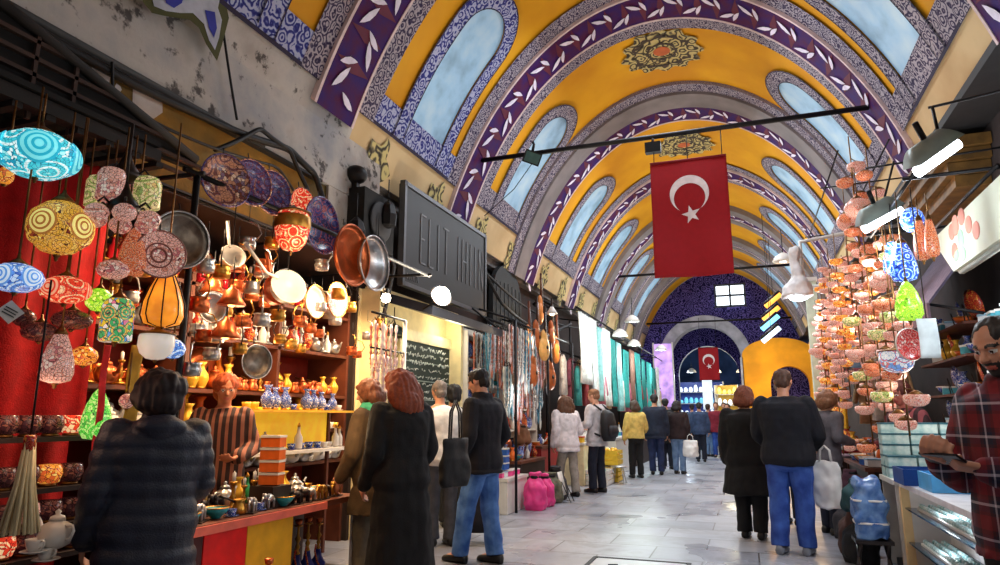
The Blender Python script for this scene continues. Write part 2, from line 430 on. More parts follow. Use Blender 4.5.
for n, (y0, y1) in enumerate(edges):
    yc = (y0 + y1) / 2 + (.12 if n == 1 else -.13 if n == 2 else 0); hw = .43 if n < 3 else .42
    if n == 2: y1 -= .86
    for right in (False, True):
        if n < 7:
            inn = win_outline(yc, hw, 148.2, 121, right); out = win_outline(yc, hw + .24, 148.6, 117.4, right)
            wo = bpy.data.objects.new('w', None)
            bp_ = MB(); m_ = len(inn) // 2
            vsl = inn[:m_ + 1]; vsr = inn[::-1][:m_ + 1]
            strip(bp_, vsl, vsr, .9965, 0)
            w = bp_.build('window_%d' % wn, pane); struct(w)
            bf = MB(); strip(bf, inn, out, .992, 0)
            mid = [((a * .94 + c * .06), (bb * .94 + d * .06)) for (a, bb), (c, d) in zip(inn, out)]; strip(bf, inn, mid, .9905, 1)
            mid = [((a * .06 + c * .94), (bb * .06 + d * .94)) for (a, bb), (c, d) in zip(inn, out)]; strip(bf, mid, out, .9905, 1)
            bf.build('window_frame', [bluetile if n < 2 and not right else pattern, pm('dark_line', (38, 28, 56), .8)], w)
            bpy.data.objects.remove(wo); wn += 1
        bt = MB(); ya = y0 + .03; yb = y1 - .03
        YY = [ya + (yb - ya) * i / 20 for i in range(21)]
        A = (144.8, 148.6) if not right else (35.2, 31.4)
        strip(bt, [(A[0], y) for y in YY], [(A[1], y) for y in YY], .9945, 0)
        strip(bt, [(A[1], y) for y in YY], [(A[1] + (.5 if not right else -.5), y) for y in YY], .9935, 1)
        # pendant palmettes on the plaster below
        if n >= 1 and not right:
            for yq in (yc - .75, yc + .75):
                pts = []
                for i in range(18):
                    a = 2 * PI * i / 18; rr = .3 * (1 + .28 * math.cos(5 * a))
                    pts.append((154 + rr * math.sin(a) / .08, yq + rr * .8 * math.cos(a)))
                bt.add([vp(154, yq, .994)] + [vp(t, y, .994) for t, y in pts], [(0, 1 + i, 1 + (i + 1) % 18) for i in range(18)], 2, False, None, [(arc(154), yq)] + [(arc(t), y) for t, y in pts])
        struct(bt.build('trim_%d' % (20 + 2 * n + right), [bluetile if n < 2 and not right else pattern, pm('dark_line', (38, 28, 56), .8), rosette]))
    br = MB(); yc2 = (y0 + y1) / 2 - (.08 if n == 2 else 0)
    def ros(r0, r1, k, mi, lob):
        A, B = [], []
        for i in range(65):
            a = 2 * PI * i / 64; q1 = r1 * (1 + .09 * math.cos(lob * a)); 
            A.append((90 + r0 * math.cos(a) / .06 * 1.05, yc2 + r0 * math.sin(a))); B.append((90 + q1 * math.cos(a) / .06 * 1.05, yc2 + q1 * math.sin(a)))
        strip(br, A, B, k, mi)
    ros(.0, .12, .9925, 3, 0); ros(.1, .6, .994, 0, 12); ros(.2, .25, .9915, 2, 8); ros(.4, .46, .9915, 2, 12)
    struct(br.build('trim_%d' % (40 + n), [rosette, yellow, pm('rosette_dark', (66, 54, 44), .8), pm('rosette_red', (190, 96, 50), .8)]))

# walls under the vault
b = MB()
b.box((-4.2, (6.4 + YE) / 2, 1.95), (.3, YE - 6.4, 3.9)); b.box((-5.15, (YN + 6.4) / 2, 1.75), (.2, 6.4 - YN, 3.5)); b.box((-4.6, 6.45, 1.75), (1.0, .12, 3.5))
dark_wall = pm('dark_shop_wall', (46, 32, 28), .9, var=.3, scale=2.)
struct(b.build('wall_left', dark_wall))
# plaster face above the first stall with its ledge and ochre fascia
b = MB(); b.box((-3.86, (YN + 6.3) / 2, 4.06), (.24, 6.3 - YN, 1.08)); b.box((-3.83, 5.9, 3.3), (.16, 1.1, .5)); struct(b.build('wall_left_upper', plaster))
ochre = pm('ochre_plaster', (150, 108, 34), .85, var=.25, scale=2.5, rgb2=(96, 76, 30), bump=.3)
b = MB(); b.box((-3.84, (2.4 + 6.3) / 2, 3.2), (.12, 3.9, .62)); struct(b.build('trim_60', ochre), 'ochre plaster band under the grey ledge')
b = MB(); b.tube([(-3.735, YN, 3.53), (-3.735, 4.35, 3.53)], .03, 8); b.box((-3.75, (YN + 5.2) / 2, 3.51), (.06, 5.2 - YN, .025)); struct(b.build('trim_61', pm('dark_ledge', (40, 38, 38), .7)))
# pale flakes where the ochre paint is off
b = MB(); flake = pm('pale_flake', (196, 188, 184), .9)
for px, py, s in ((100, 72, .1), (146, 104, .16), (118, 88, .03)):
    p = at(px, py, x=-3.775); pts = [(p.y + s * (.6 + .5 * random.random()) * math.cos(a * .7), p.z + s * (.6 + .6 * random.random()) * math.sin(a * .7)) for a in range(9)]
    b.add([(-3.775, y, z) for y, z in pts], [tuple(range(9))])
struct(b.build('trim_62', flake))
# hanging painted motif on the plaster near the springing
b = MB()
def motif(pp, x, mi): q = [at(px, py, x=x) for px, py in pp]; b.add(q, [tuple(range(len(q)))], mi)
motif([(140, -12), (143, 2), (152, 13), (165, 16), (178, 18), (190, 20), (199, 28), (206, 44), (217, 61), (222, 45), (229, 18), (226, 4), (232, -12)], -3.62, 0)
motif([(150, -12), (154, 6), (166, 11), (181, 13), (193, 13), (204, 24), (209, 40), (215, 50), (219, 38), (222, 20), (218, 8), (222, -12)], -3.615, 1)
motif([(163, -12), (166, 3), (174, 8), (182, 3), (186, -12)], -3.61, 2); motif([(205, 10), (209, 28), (214, 38), (217, 28), (215, 12)], -3.61, 2)
struct(b.build('trim_63', [pm('olive_paint', (74, 74, 34), .8), pm('pale_motif', (176, 178, 190), .8), pm('blue_motif', (48, 52, 150), .8)]))
# cornice over the further shops
b = MB(); b.box((-3.98, (6.4 + YE) / 2, 3.93), (.3, YE - 6.4, .1)); b.box((-4.02, (6.4 + YE) / 2, 3.82), (.2, YE - 6.4, .12))
struct(b.build('trim_64', pm('grey_cornice', (104, 98, 96), .8, var=.25)))
b = MB(); b.box((-3.98, 7.85, 4.02), (.1, 3.2, .2)); struct(b.build('trim_65', cream))
# right wall
b = MB(); b.box((2.5, (YN + YE) / 2, 2.1), (.3, YE - YN, 4.2)); struct(b.build('wall_right', pm('dark_right_wall', (56, 50, 52), .9, var=.3, scale=1.5)))
b = MB(); b.box((2.14, (YN + YE) / 2, 4.06), (.4, YE - YN, .08)); struct(b.build('trim_67', pm('dark_ledge', (40, 38, 38), .7)))
b = MB()
for s_, z_, w_ in ((.30, 3.52, 1.5), (.36, 3.64, 1.6), (.42, 3.76, 1.7), (.48, 3.88, 1.8)): b.box((2.34 - s_ / 2, 8.1, z_), (s_, w_, .11))
struct(b.build('trim_66', pm('brown_gold_wood', (110, 78, 34), .6, var=.3)), 'stepped brown timber corbel on the wall')

# far end: wall with the high window and arch, a second arch and the hall behind
def arch_poly(x0, x1, zt, n=20, zs=None):
    xc = (x0 + x1) / 2; hw = (x1 - x0) / 2; zs = zs if zs is not None else zt - hw
    return [(x0, 0)] + [(xc - hw * math.cos(PI * i / n), zs + (zt - zs) * math.sin(PI * i / n)) for i in range(n + 1)] + [(x1, 0)]
def arch_wall(mb, y, outer, inner, dep, mi, mj):
    """wall between two arch outlines with the same point count, thickness dep"""
    n = len(outer)
    A = [(x, y, z) for x, z in outer]; Bp = [(x, y, z) for x, z in inner]; Cc = [(x, y + dep, z) for x, z in inner]
    uv = [(x, z) for x, z in outer] + [(x, z) for x, z in inner]
    mb.add(A + Bp, [(i, i + 1, n + i + 1, n + i) for i in range(n - 1)], mi, False, None, uv)
    mb.add(Bp + Cc, [(i, i + 1, n + i + 1, n + i) for i in range(n - 1)], mj, True)
tile = arabesque('violet_tile', (16, 12, 54), (32, 24, 86), (96, 84, 150), 6.)
ax0, ax1 = at(672, 400, y=27).x, at(744, 400, y=27).x; zt = at(700, 326, y=27).z
b = MB(); ns = 20
outer = [(XC - AX, 0)] + [(XC - AX * math.cos(PI * i / ns), ZC + AZ * math.sin(PI * i / ns)) for i in range(ns + 1)] + [(XC + AX, 0)]
arch_wall(b, YE, outer, arch_poly(ax0 - .35, ax1 + .35, zt + .35), .5, 0, 1)
struct(b.build('wall_far', [tile, stone]))
b = MB(); arch_wall(b, YE - .12, arch_poly(ax0 - .4, ax1 + .4, zt + .4), arch_poly(ax0, ax1, zt), .8, 0, 0); struct(b.build('trim_70', stone), 'pale stone arch at the end of the vault')
x2, x3 = at(680, 400, y=29).x, at(741, 400, y=29).x; z2 = at(706, 346, y=29).z
b = MB(); arch_wall(b, 29, arch_poly(ax0 - .6, ax1 + .6, zt + .6), arch_poly(x2, x3, z2), .4, 0, 1); struct(b.build('wall_far_inner', [tile, stone]))
w = MB(); wy = YE - .06; p0, p1 = at(716, 307, y=wy), at(744, 284, y=wy)
w.box(((p0.x + p1.x) / 2, wy, (p0.z + p1.z) / 2), (p1.x - p0.x, .04, p1.z - p0.z)); wo = struct(w.build('window_60', glow('far_window', (232, 244, 255), 2.2)))
w = MB(); xm, zm = (p0.x + p1.x) / 2, (p0.z + p1.z) / 2
for x in (p0.x, xm, p1.x): w.box((x, wy - .04, zm), (.07, .06, p1.z - p0.z + .1))
for z in (p0.z, zm, p1.z): w.box((xm, wy - .04, z), (p1.x - p0.x + .1, .06, .07))
w.build('window_frame', pm('window_frame_dark', (70, 74, 84), .6), wo)
# yellow painted cross wall with a low arch beside the end arch
b = MB(); yw = 25.6
q0, q1 = at(745, 400, y=yw).x, at(812, 400, y=yw).x; zt2 = at(770, 338, y=yw).z
a0, a1 = at(772, 400, y=yw).x, at(812, 400, y=yw).x
op = arch_poly(q0, q1 + .25, zt2, 20, zt2 - .6); arch_wall(b, yw, op, arch_poly(a0, a1, at(790, 366, y=yw).z), .5, 0, 0)
b.box((q0 - .02, yw + .4, zt2 / 2 - .3), (.1, .8, zt2 - .7), 1)
struct(b.build('wall_far_right', [pm('orange_yellow_wall', (236, 158, 26), .8, var=.2, scale=1.2), stone]))
b = MB(); b.box((-1.2, 38, 3), (9, .2, 6)); struct(b.build('wall_far_hall', pm('far_hall', (70, 90, 130), .9, var=.5, scale=1.)))
for x, s in ((-5.0, 'side'), (1.9, 'end')):
    b = MB(); b.box((x, 33.5, 3), (.2, 9, 6)); struct(b.build('wall_hall_' + s, pm('far_hall', (70, 90, 130), .9)))
b = MB(); b.box((-1.5, 33.5, 5.6), (7.2, 9, .2)); struct(b.build('ceiling_hall', pm('far_hall_roof', (46, 44, 60), .9)))

# tie rods
rod_m = pm('black_iron', (22, 20, 22), .5, .4)
def rod(p, q, r, label):
    b = MB(); b.tube([p, q], r, 8); return b
yr = 8.48
A, B = at(484, 160, y=yr), at(858, 109, y=yr); zz = (A.z + B.z) / 2; ROD_Z = zz
def hw_(z): return AX * math.sqrt(1 - ((z - ZC) / AZ) ** 2) * .975
b = MB(); b.tube([(XC - hw_(zz), yr, zz), (XC + hw_(zz), yr, zz)], .035, 8)
tag(b.build('tie_rod', rod_m), 'long black iron rod across the vault carrying the big flag', 'tie rod')
y5 = 18.6; zb = at(700, 271, y=y5).z
b = MB(); b.tube([(XC - hw_(zb), y5, zb), (XC + hw_(zb), y5, zb)], .035, 8)
tag(b.build('tie_rod', rod_m), 'black iron rod across the vault behind the lower end of the big flag', 'tie rod')
y6 = 25.8; zb = at(690, 322, y=y6).z
b = MB(); b.tube([(XC - hw_(zb), y6, zb), (XC + hw_(zb), y6, zb)], .035, 8)
tag(b.build('tie_rod', rod_m), 'thin iron rod in front of the arch at the far end', 'tie rod')
# ================================================================== PEOPLE
def remesh(mb, vox, smooth=2, disp=None):
    me = mb.mesh('tmp', []); o = bpy.data.objects.new('tmp', me); COL.objects.link(o)
    r = o.modifiers.new('r', 'REMESH'); r.mode = 'VOXEL'; r.voxel_size = vox
    if smooth: s = o.modifiers.new('s', 'SMOOTH'); s.factor = .5; s.iterations = smooth
    dg = bpy.context.evaluated_depsgraph_get(); dg.update()
    out = bpy.data.meshes.new_from_object(o.evaluated_get(dg))
    bpy.data.objects.remove(o); bpy.data.meshes.remove(me)
    if disp:
        nm = [v.normal.copy() for v in out.vertices]
        for v, n_ in zip(out.vertices, nm): v.co += n_ * disp(v.co)
    out.polygons.foreach_set('use_smooth', [True] * len(out.polygons))
    return out
def addmesh(name, me, mats, parent):
    for m in (mats if isinstance(mats, (list, tuple)) else [mats]): me.materials.append(m)
    o = bpy.data.objects.new(name, me); COL.objects.link(o); o.parent = parent
    return o
def folds(amp, sx=7., sz=4.5, seed=0.):
    def f(c): return amp * (noise.noise(Vector((c.x * sx + seed, c.y * sx, c.z * sz))) + .5 * noise.noise(Vector((c.x * 17 + seed, c.y * 17, c.z * 12))))
    return f
def quilt(amp, step):
    def f(c): return amp * (abs(math.sin(c.z * PI / step + .35 * math.sin(c.x * 9))) - .6) + .006 * noise.noise(Vector((c.x * 14, c.y * 14, c.z * 14)))
    return f
TORSO = [(.465, .086, .062), (.50, .098, .07), (.55, .092, .064), (.60, .082, .058), (.66, .088, .061), (.72, .099, .066), (.77, .104, .064), (.80, .098, .056), (.82, .074, .046), (.838, .042, .038)]
def hand(mb, w, d, n, h, t, curl=.5, R=1.):
    d = d.normalized(); n = (n - d * n.dot(d)).normalized(); q = d.cross(n)
    if q.dot(t) < 0: q = -q
    for o in (-.014, -.004, .006, .015): mb.cap(w + q * o * h + d * .004 * h, w + q * o * 1.25 * h + d * .05 * h, .0085 * h * R, .0085 * h * R, 8)
    for o, L in ((-.0195, .82), (-.0065, .96), (.0065, 1.), (.0195, .93)):
        p = w + q * o * h + d * .052 * h; a = 0
        for l, c in ((.024, .8), (.017, 1.1), (.013, .8)):
            a += curl * c; e = p + (d * math.cos(a) + n * math.sin(a)) * l * L * h
            mb.cap(p, e, .0062 * h * R, .0055 * h * R, 8); p = e
    p = w + d * .014 * h + q * .018 * h
    for l, k in ((.028, (.55, .75, .25)), (.022, (.8, .35, .45))):
        e = p + (d * k[0] + q * k[1] + n * k[2]).normalized() * l * h
        mb.cap(p, e, .0075 * h * R, .0064 * h * R, 8); p = e
HANG = ((.138, -.012, .635), (.142, .03, .495))
def person(label, x, y, rz, h, top, bottom, hair=('short', (40, 28, 22)), arms=(HANG, HANG), feet=((.052, .0), (.052, .03)), lean=0., head=(0., 0.), skin=(196, 140, 112),
           vox=.014, wide=1., shoes=(26, 24, 24), group=None, curl=.5, beard=None, collar=None, twist=None, z=0.):
    root = thing('person', label, 'person', (x, y, z), math.radians(rz), group)
    la = math.radians(lean)
    def T(p):
        p = Vector(p)
        if p.z > .5: dz = p.z - .5; p = Vector((p.x, p.y * math.cos(la) + dz * math.sin(la), .5 + dz * math.cos(la) - p.y * math.sin(la)))
        return p * h
    S = [T((sx * .104 * wide, -.004, .800)) for sx in (1, -1)]
    E_ = [Vector((sx * a[0][0], a[0][1], a[0][2])) * h for sx, a in zip((1, -1), arms)]
    Wr = [Vector((sx * a[1][0], a[1][1], a[1][2])) * h for sx, a in zip((1, -1), arms)]
    hip = [Vector((sx * .05 * wide, 0, .495)) * h for sx in (1, -1)]
    ank = [Vector((sx * f[0], f[1] - .012, .042)) * h for sx, f in zip((1, -1), feet)]
    kne = [(a * .47 + b_ * .53) + Vector((0, .014 * h, 0)) for a, b_ in zip(ank, hip)]
    # ---- body: one continuous surface
    b = MB()
    b.loft([(T((0, 0, z_)), rx * h * wide * .95, ry * h * .95) for z_, rx, ry in TORSO])
    for i in (0, 1):
        b.cap(S[i], E_[i], .027 * h, .022 * h); b.cap(E_[i], Wr[i], .0225 * h, .0145 * h)
        b.cap(hip[i], kne[i], .05 * h * wide, .032 * h); b.cap(kne[i], ank[i], .032 * h, .02 * h)
        b.cap(ank[i], ank[i] + Vector((0, .075, -.022)) * h, .02 * h, .018 * h)
        d = Wr[i] - E_[i]; s_ = 1 if i == 0 else -1
        nrm = Vector((-s_ * .8, .1, -.3)) if d.z < -.05 * h else Vector((-s_ * .35, 0, .9))
        if twist: nrm = Vector((twist[0] * s_, twist[1], twist[2]))
        thumb = Vector((0, 1, .3)) if d.z < -.05 * h else Vector((-s_, .2, .6))
        hand(b, Wr[i], d, nrm, h, thumb, curl)
    hh = .132 * h; nk = T((0, -.004, .835)); pv = T((0, .0, .862))
    HT = Matrix.Translation(pv) @ Matrix.Rotation(math.radians(head[0]), 4, 'Z') @ Matrix.Rotation(math.radians(-head[1] - lean * .5), 4, 'X') @ Matrix.Translation((0, .012 * h, .066 * h)) @ Matrix.Diagonal((hh, hh, hh, 1))
    b.cap(nk + Vector((0, -.004 * h, -.02 * h)), HT @ Vector((0, -.08, -.2)), .033 * h, .03 * h)
    b.ball((0, -.05, .11), (.335, .43, .37), 18, 0, HT); b.ball((0, .1, -.15), (.275, .29, .33), 16, 0, HT)
    b.ball((0, .25, -.39), (.12, .11, .1), 12, 0, HT); b.cap((0, .385, .02), (0, .47, -.12), .035, .062, 8, HT)
    b.ball((.05, .43, -.13), .04, 8, 0, HT); b.ball((-.05, .43, -.13), .04, 8, 0, HT)
    b.ball((0, .335, .085), (.22, .085, .045), 12, 0, HT); b.ball((0, .355, -.25), (.1, .05, .022), 10, 0, HT); b.ball((0, .35, -.295), (.085, .05, .024), 10, 0, HT)
    for s_ in (1, -1):
        b.ball((s_ * .335, -.04, -.05), (.045, .085, .13), 10, 0, HT); b.ball((s_ * .13, .33, .005), (.065, .05, .042), 10, 0, HT)
        b.ball((s_ * .17, .22, -.1), (.12, .13, .12), 10, 0, HT)
    me = remesh(b, vox, 2 if vox < .01 else 1)
    hc = tuple(hair[1])
    mats = [pm('skin_%d_%d' % skin[:2], skin, .55, var=.06, scale=20), pm('eye_white', (225, 220, 214), .3), pm('eye_iris', (44, 28, 20), .2), pm('hair_%d_%d_%d' % hc, hc, .6, var=.25, scale=60), pm('lips_%d' % skin[0], (min(255, skin[0]), int(skin[1] * .72), int(skin[2] * .74)), .5)]
    o = addmesh('body', me, mats, root)
    if vox < .012:
        HI = HT.inverted(); mi = []
        for p in me.polygons:
            c = HI @ p.center; ax = abs(c.x); m = 0
            if c.y > .2 and abs(c.z) < .75:
                if math.hypot(ax - .13, (c.z - .005) * 1.6) < .062 and c.y > .3: m = 2 if math.hypot(ax - .13, c.z - .005) < .03 else 1
                elif .05 < ax < .235 and abs(c.z - .115 + .25 * abs(ax - .13)) < .03 and c.y > .26: m = 3
                elif ax < .105 and -.325 < c.z < -.23 and c.y > .33: m = 4
            if beard and c.y > -.02 and c.z > -.62:
                if (c.z < -.31 and c.z > -.55) or (ax > .2 and -.31 < c.z < -.05 and c.y < .24) or (ax < .16 and -.235 < c.z < -.185 and c.y > .3) or (ax > .1 and c.z < -.2 and c.z > -.4): m = 3
            mi.append(m)
        me.polygons.foreach_set('material_index', mi)
    # ---- trousers
    if bottom:
        hem_ = top.get('hem', .47); w = bottom.get('w', .014); b = MB(); bz = bottom.get('hem', .04)
        b.loft([(T((0, -.002, z_)), (rx + w * (.8 if z_ < hem_ + .02 else .1)) * h * wide, (ry + w * (.8 if z_ < hem_ + .02 else .1)) * h) for z_, rx, ry in [(.44, .07, .055)] + TORSO[:4]])
        for i in (0, 1):
            an = ank[i] + Vector((0, 0, (bz - .042) * h))
            b.cap(hip[i] + Vector((0, 0, -.03 * h)), kne[i], (.044 * wide + w * .6) * h, (.032 + w) * h, 12); b.tube([kne[i] + Vector((0, 0, .02 * h)), kne[i], kne[i] * .5 + an * .5, an + Vector((0, 0, .0 * h))], [(.032 + w) * h, (.033 + w) * h, (.028 + w) * h, (.027 + w * 1.1) * h], 12)
        addmesh('trousers', remesh(b, max(vox, .01), 1, folds(.011, 8, 6, x * 3.1)), bottom['mat'], root)
    # ---- upper garment
    w = top.get('w', .016); hem = top.get('hem', .47); b = MB(); m_ = top.get('fl', .0)
    secs = []
    if hem < .46:
        k = 6
        for i in range(k): f = i / k; z_ = hem + (.465 - hem) * f; secs.append((z_, .094 + m_ * (1 - f), .07 + m_ * (1 - f)))
    secs += [s_ for s_ in TORSO if s_[0] >= hem - .012]
    b.loft([(T((0, -.002, z_)), (rx + w * (1 if z_ < .81 else .45)) * h * wide, (ry + w * (1 if z_ < .81 else .5)) * h) for z_, rx, ry in secs], 22)
    for i in (0, 1):
        b.cap(S[i] - Vector(((.006 if i == 0 else -.006) * h, 0, .004 * h)), E_[i], (.031 + w * .75) * h, (.026 + w * .7) * h, 12)
        d = (Wr[i] - E_[i]); en = E_[i] + d * top.get('sl', .97)
        b.cap(E_[i], en, (.026 + w * .7) * h, (.019 + w * .6) * h, 12)
    if top.get('collar'):
        c0 = T((0, .0, .832)); b.loft([(c0 - Vector((0, 0, .012 * h)), .062 * h, .055 * h), (c0 + Vector((0, .0, .02 * h)), .053 * h, .05 * h), (c0 + Vector((0, .0, .03 * h)), .05 * h, .047 * h)])
    if top.get('hood'): b.ball(T((0, -.075, .82)), (.075 * h, .045 * h, .04 * h))
    dis = top.get('disp') or folds(.014, 6, 5, y * 1.7)
    g = addmesh(top.get('name', 'jacket'), remesh(b, max(vox, .009), 2, dis), top['mat'], root)
    if top.get('label'): g['label'] = top['label']
    if top.get('under'):     # hem of a lighter garment showing under the jacket
        b = MB(); hz = hem - .025; b.loft([(T((0, -.002, hz)), .105 * h * wide, .078 * h), (T((0, -.002, hem + .03)), .105 * h * wide, .078 * h)])
        b.build('shirt_hem', top['under'], root)
    # ---- shoes
    sm = pm('shoe_%d_%d' % shoes[:2], shoes, .45)
    for i in (0, 1):
        c = ank[i] + Vector((0, 0, -.042 * h)); b = MB()
        prof = [(-.045, .012, .03), (-.04, .022, .045), (-.01, .025, .055), (.03, .026, .042), (.07, .03, .034), (.1, .025, .028), (.112, .012, .02)]
        vs, fs = [], []; n = 10
        for yy, hw, ht in prof:
            for k in range(n):
                a = 2 * PI * k / n; vs.append(c + Vector((math.cos(a) * hw, yy, max(0.0, ht / 2 + math.sin(a) * ht / 2 * 1.15))) * h if False else c + Vector((math.cos(a) * hw * h, yy * h, max(0.001, (ht / 2 + math.sin(a) * ht / 2 * 1.15) * h))))
        for j in range(len(prof) - 1):
            for k in range(n): q = (k + 1) % n; fs.append((j * n + k, j * n + q, (j + 1) * n + q, (j + 1) * n + k))
        fs.append(tuple(range(n - 1, -1, -1))); fs.append(tuple((len(prof) - 1) * n + k for k in range(n)))
        b.add(vs, fs, 0, True); b.build('shoe', sm, root)
    # ---- hair
    st = hair[0]
    if st != 'none':
        b = MB()
        if st == 'bald':
            for s_ in (1, -1): b.ball((s_ * .26, -.18, .0), (.11, .2, .17), 12, 0, HT)
            b.ball((0, -.36, .0), (.26, .13, .2), 12, 0, HT)
        elif st == 'scarf':
            b.ball((0, -.09, .13), (.4, .45, .41), 16, 0, HT); b.ball((0, -.06, -.35), (.33, .36, .33), 14, 0, HT); b.ball((0, -.2, -.65), (.5, .42, .2), 14, 0, HT)
        else:
            b.ball((0, -.1, .165), (.372, .42, .365), 18, 0, HT); b.ball((0, -.24, -.1), (.3, .28, .28), 14, 0, HT)
            if st == 'receding': b = MB(); b.ball((0, -.1, .15), (.37, .425, .365), 18, 0, HT); b.ball((0, -.24, -.1), (.3, .28, .28), 14, 0, HT)
            if st == 'short':
                b.ball((0, .13, .36), (.25, .2, .13), 12, 0, HT)
                for s_ in (1, -1): b.ball((s_ * .3, .05, .08), (.07, .12, .16), 10, 0, HT)
            if st == 'long': b.ball((.02, -.4, -.75), (.62, .34, .5), 16, 0, HT); b.ball((.3, -.3, -.9), (.4, .3, .4), 14, 0, HT)
            if st in ('long', 'bob'):
                L = 1. if st == 'long' else .55
                V = 1.4 if st == 'long' else 1.04; b.ball((0, -.2, -.06), (.47 * V, .42, .5), 16, 0, HT); b.ball((0, -.34, -.35 * L - .1), (.54 * V, .32, .66 * L), 16, 0, HT)
                for s_ in (1, -1): b.ball((s_ * .33, .0, -.05), (.12, .26, .42 * L + .1), 12, 0, HT); b.ball((s_ * .28, .02, .22), (.14, .28, .2), 12, 0, HT)
            if st == 'fluffy':
                b.ball((0, -.14, .1), (.62, .55, .5), 16, 0, HT); b.ball((0, -.3, -.22), (.55, .38, .4), 14, 0, HT); b.ball((.12, -.5, .2), (.32, .25, .28), 12, 0, HT); b.ball((-.3, -.2, -.1), (.35, .35, .35), 12, 0, HT)
            if st == 'full': b.ball((0, -.12, .15), (.45, .47, .43), 16, 0, HT); b.ball((0, -.27, -.15), (.4, .32, .36), 14, 0, HT)
            if st == 'bun': b.ball((0, -.1, .16), (.4, .46, .4), 16, 0, HT); b.ball((0, -.5, .12), (.22, .2, .22), 12, 0, HT); b.ball((0, -.28, -.12), (.33, .3, .3), 14, 0, HT)
        sd = x * 7
        def hd(c): return .013 * noise.noise(Vector((c.x * 40 + sd, c.y * 40, c.z * 9))) + .006 * noise.noise(Vector((c.x * 15, c.y * 15, c.z * 15)))
        addmesh('headscarf' if st == 'scarf' else 'hair', remesh(b, min(max(vox, .008), .014), 1, hd), mats[3], root)
    root['_hand'] = 0
    return root, HT, Wr, T

def cm(name, rgb, **k): k.setdefault('var', .18); k.setdefault('scale', 14.); k.setdefault('bump', .25); k.setdefault('bscale', 120.); return pm('cloth_' + name, rgb, k.pop('rough', .85), **k)
def denim(name, rgb, rgb2): return pm('denim_' + name, rgb, .85, scale=7., rgb2=rgb2, bump=.3, bscale=260.)
def plaid_mat():
    m, nt, b = nodes('plaid_flannel'); tc = N(nt, 'ShaderNodeTexCoord'); sx = N(nt, 'ShaderNodeSeparateXYZ'); nt.links.new(tc.outputs['Object'], sx.inputs[0])
    ad = N(nt, 'ShaderNodeMath', operation='ADD'); nt.links.new(sx.outputs[0], ad.inputs[0]); nt.links.new(sx.outputs[1], ad.inputs[1])
    def band(src, per, ph, stops):
        mu = N(nt, 'ShaderNodeMath', operation='MULTIPLY_ADD'); mu.inputs[1].default_value = 1 / per; mu.inputs[2].default_value = ph; nt.links.new(src, mu.inputs[0])
        fr = N(nt, 'ShaderNodeMath', operation='FRACT'); nt.links.new(mu.outputs[0], fr.inputs[0]); return ramp(nt, fr.outputs[0], stops, 'CONSTANT')
    red, nav, wh, dk = lin((116, 18, 30)), lin((26, 26, 52)), lin((196, 186, 200)), lin((62, 12, 26))
    r1 = band(sx.outputs[2], .125, .1, [(0, red), (.4, dk), (.5, nav), (.68, wh), (.76, nav), (.86, dk)])
    r2 = band(ad.outputs[0], .11, .3, [(0, red), (.4, dk), (.52, nav), (.72, wh), (.79, nav), (.88, dk)])
    mx = N(nt, 'ShaderNodeMix', data_type='RGBA'); mx.inputs[0].default_value = .5
    nt.links.new(r1.outputs[0], mx.inputs[6]); nt.links.new(r2.outputs[0], mx.inputs[7]); nt.links.new(mx.outputs[2], b.inputs['Base Color']); b.inputs['Roughness'].default_value = .9
    return m
def stripes_mat(name, a, c, per):
    m, nt, b = nodes(name); tc = N(nt, 'ShaderNodeTexCoord'); sx = N(nt, 'ShaderNodeSeparateXYZ'); nt.links.new(tc.outputs['Object'], sx.inputs[0])
    mu = N(nt, 'ShaderNodeMath', operation='MULTIPLY'); mu.inputs[1].default_value = 1 / per; nt.links.new(sx.outputs[0], mu.inputs[0])
    fr = N(nt, 'ShaderNodeMath', operation='FRACT'); nt.links.new(mu.outputs[0], fr.inputs[0]); r = ramp(nt, fr.outputs[0], [(0, lin(a)), (.55, lin(c))], 'CONSTANT')
    nt.links.new(r.outputs[0], b.inputs['Base Color']); b.inputs['Roughness'].default_value = .85
    return m
navy_puffer = cm('navy_puffer', (20, 26, 46), rough=.5, spec=.5); black_coat = cm('black_coat', (14, 13, 16)); black_jacket = cm('black_jacket', (20, 18, 26))
jeans_blue = denim('blue', (44, 84, 150), (92, 134, 196)); jeans_dark = denim('dark', (24, 34, 66), (40, 54, 96)); jeans_pale = denim('pale', (84, 110, 150), (120, 146, 180)); jeans_mid = denim('mid', (30, 58, 134), (62, 96, 176))
black_tr = cm('black_trousers', (18, 18, 22)); navy_tr = cm('navy_trousers', (24, 28, 44)); beige_tr = cm('beige_trousers', (150, 140, 130)); grey_tr = cm('grey_trousers', (70, 70, 76))
UP = ((.15, -.02, .655), (.1, .15, .62))
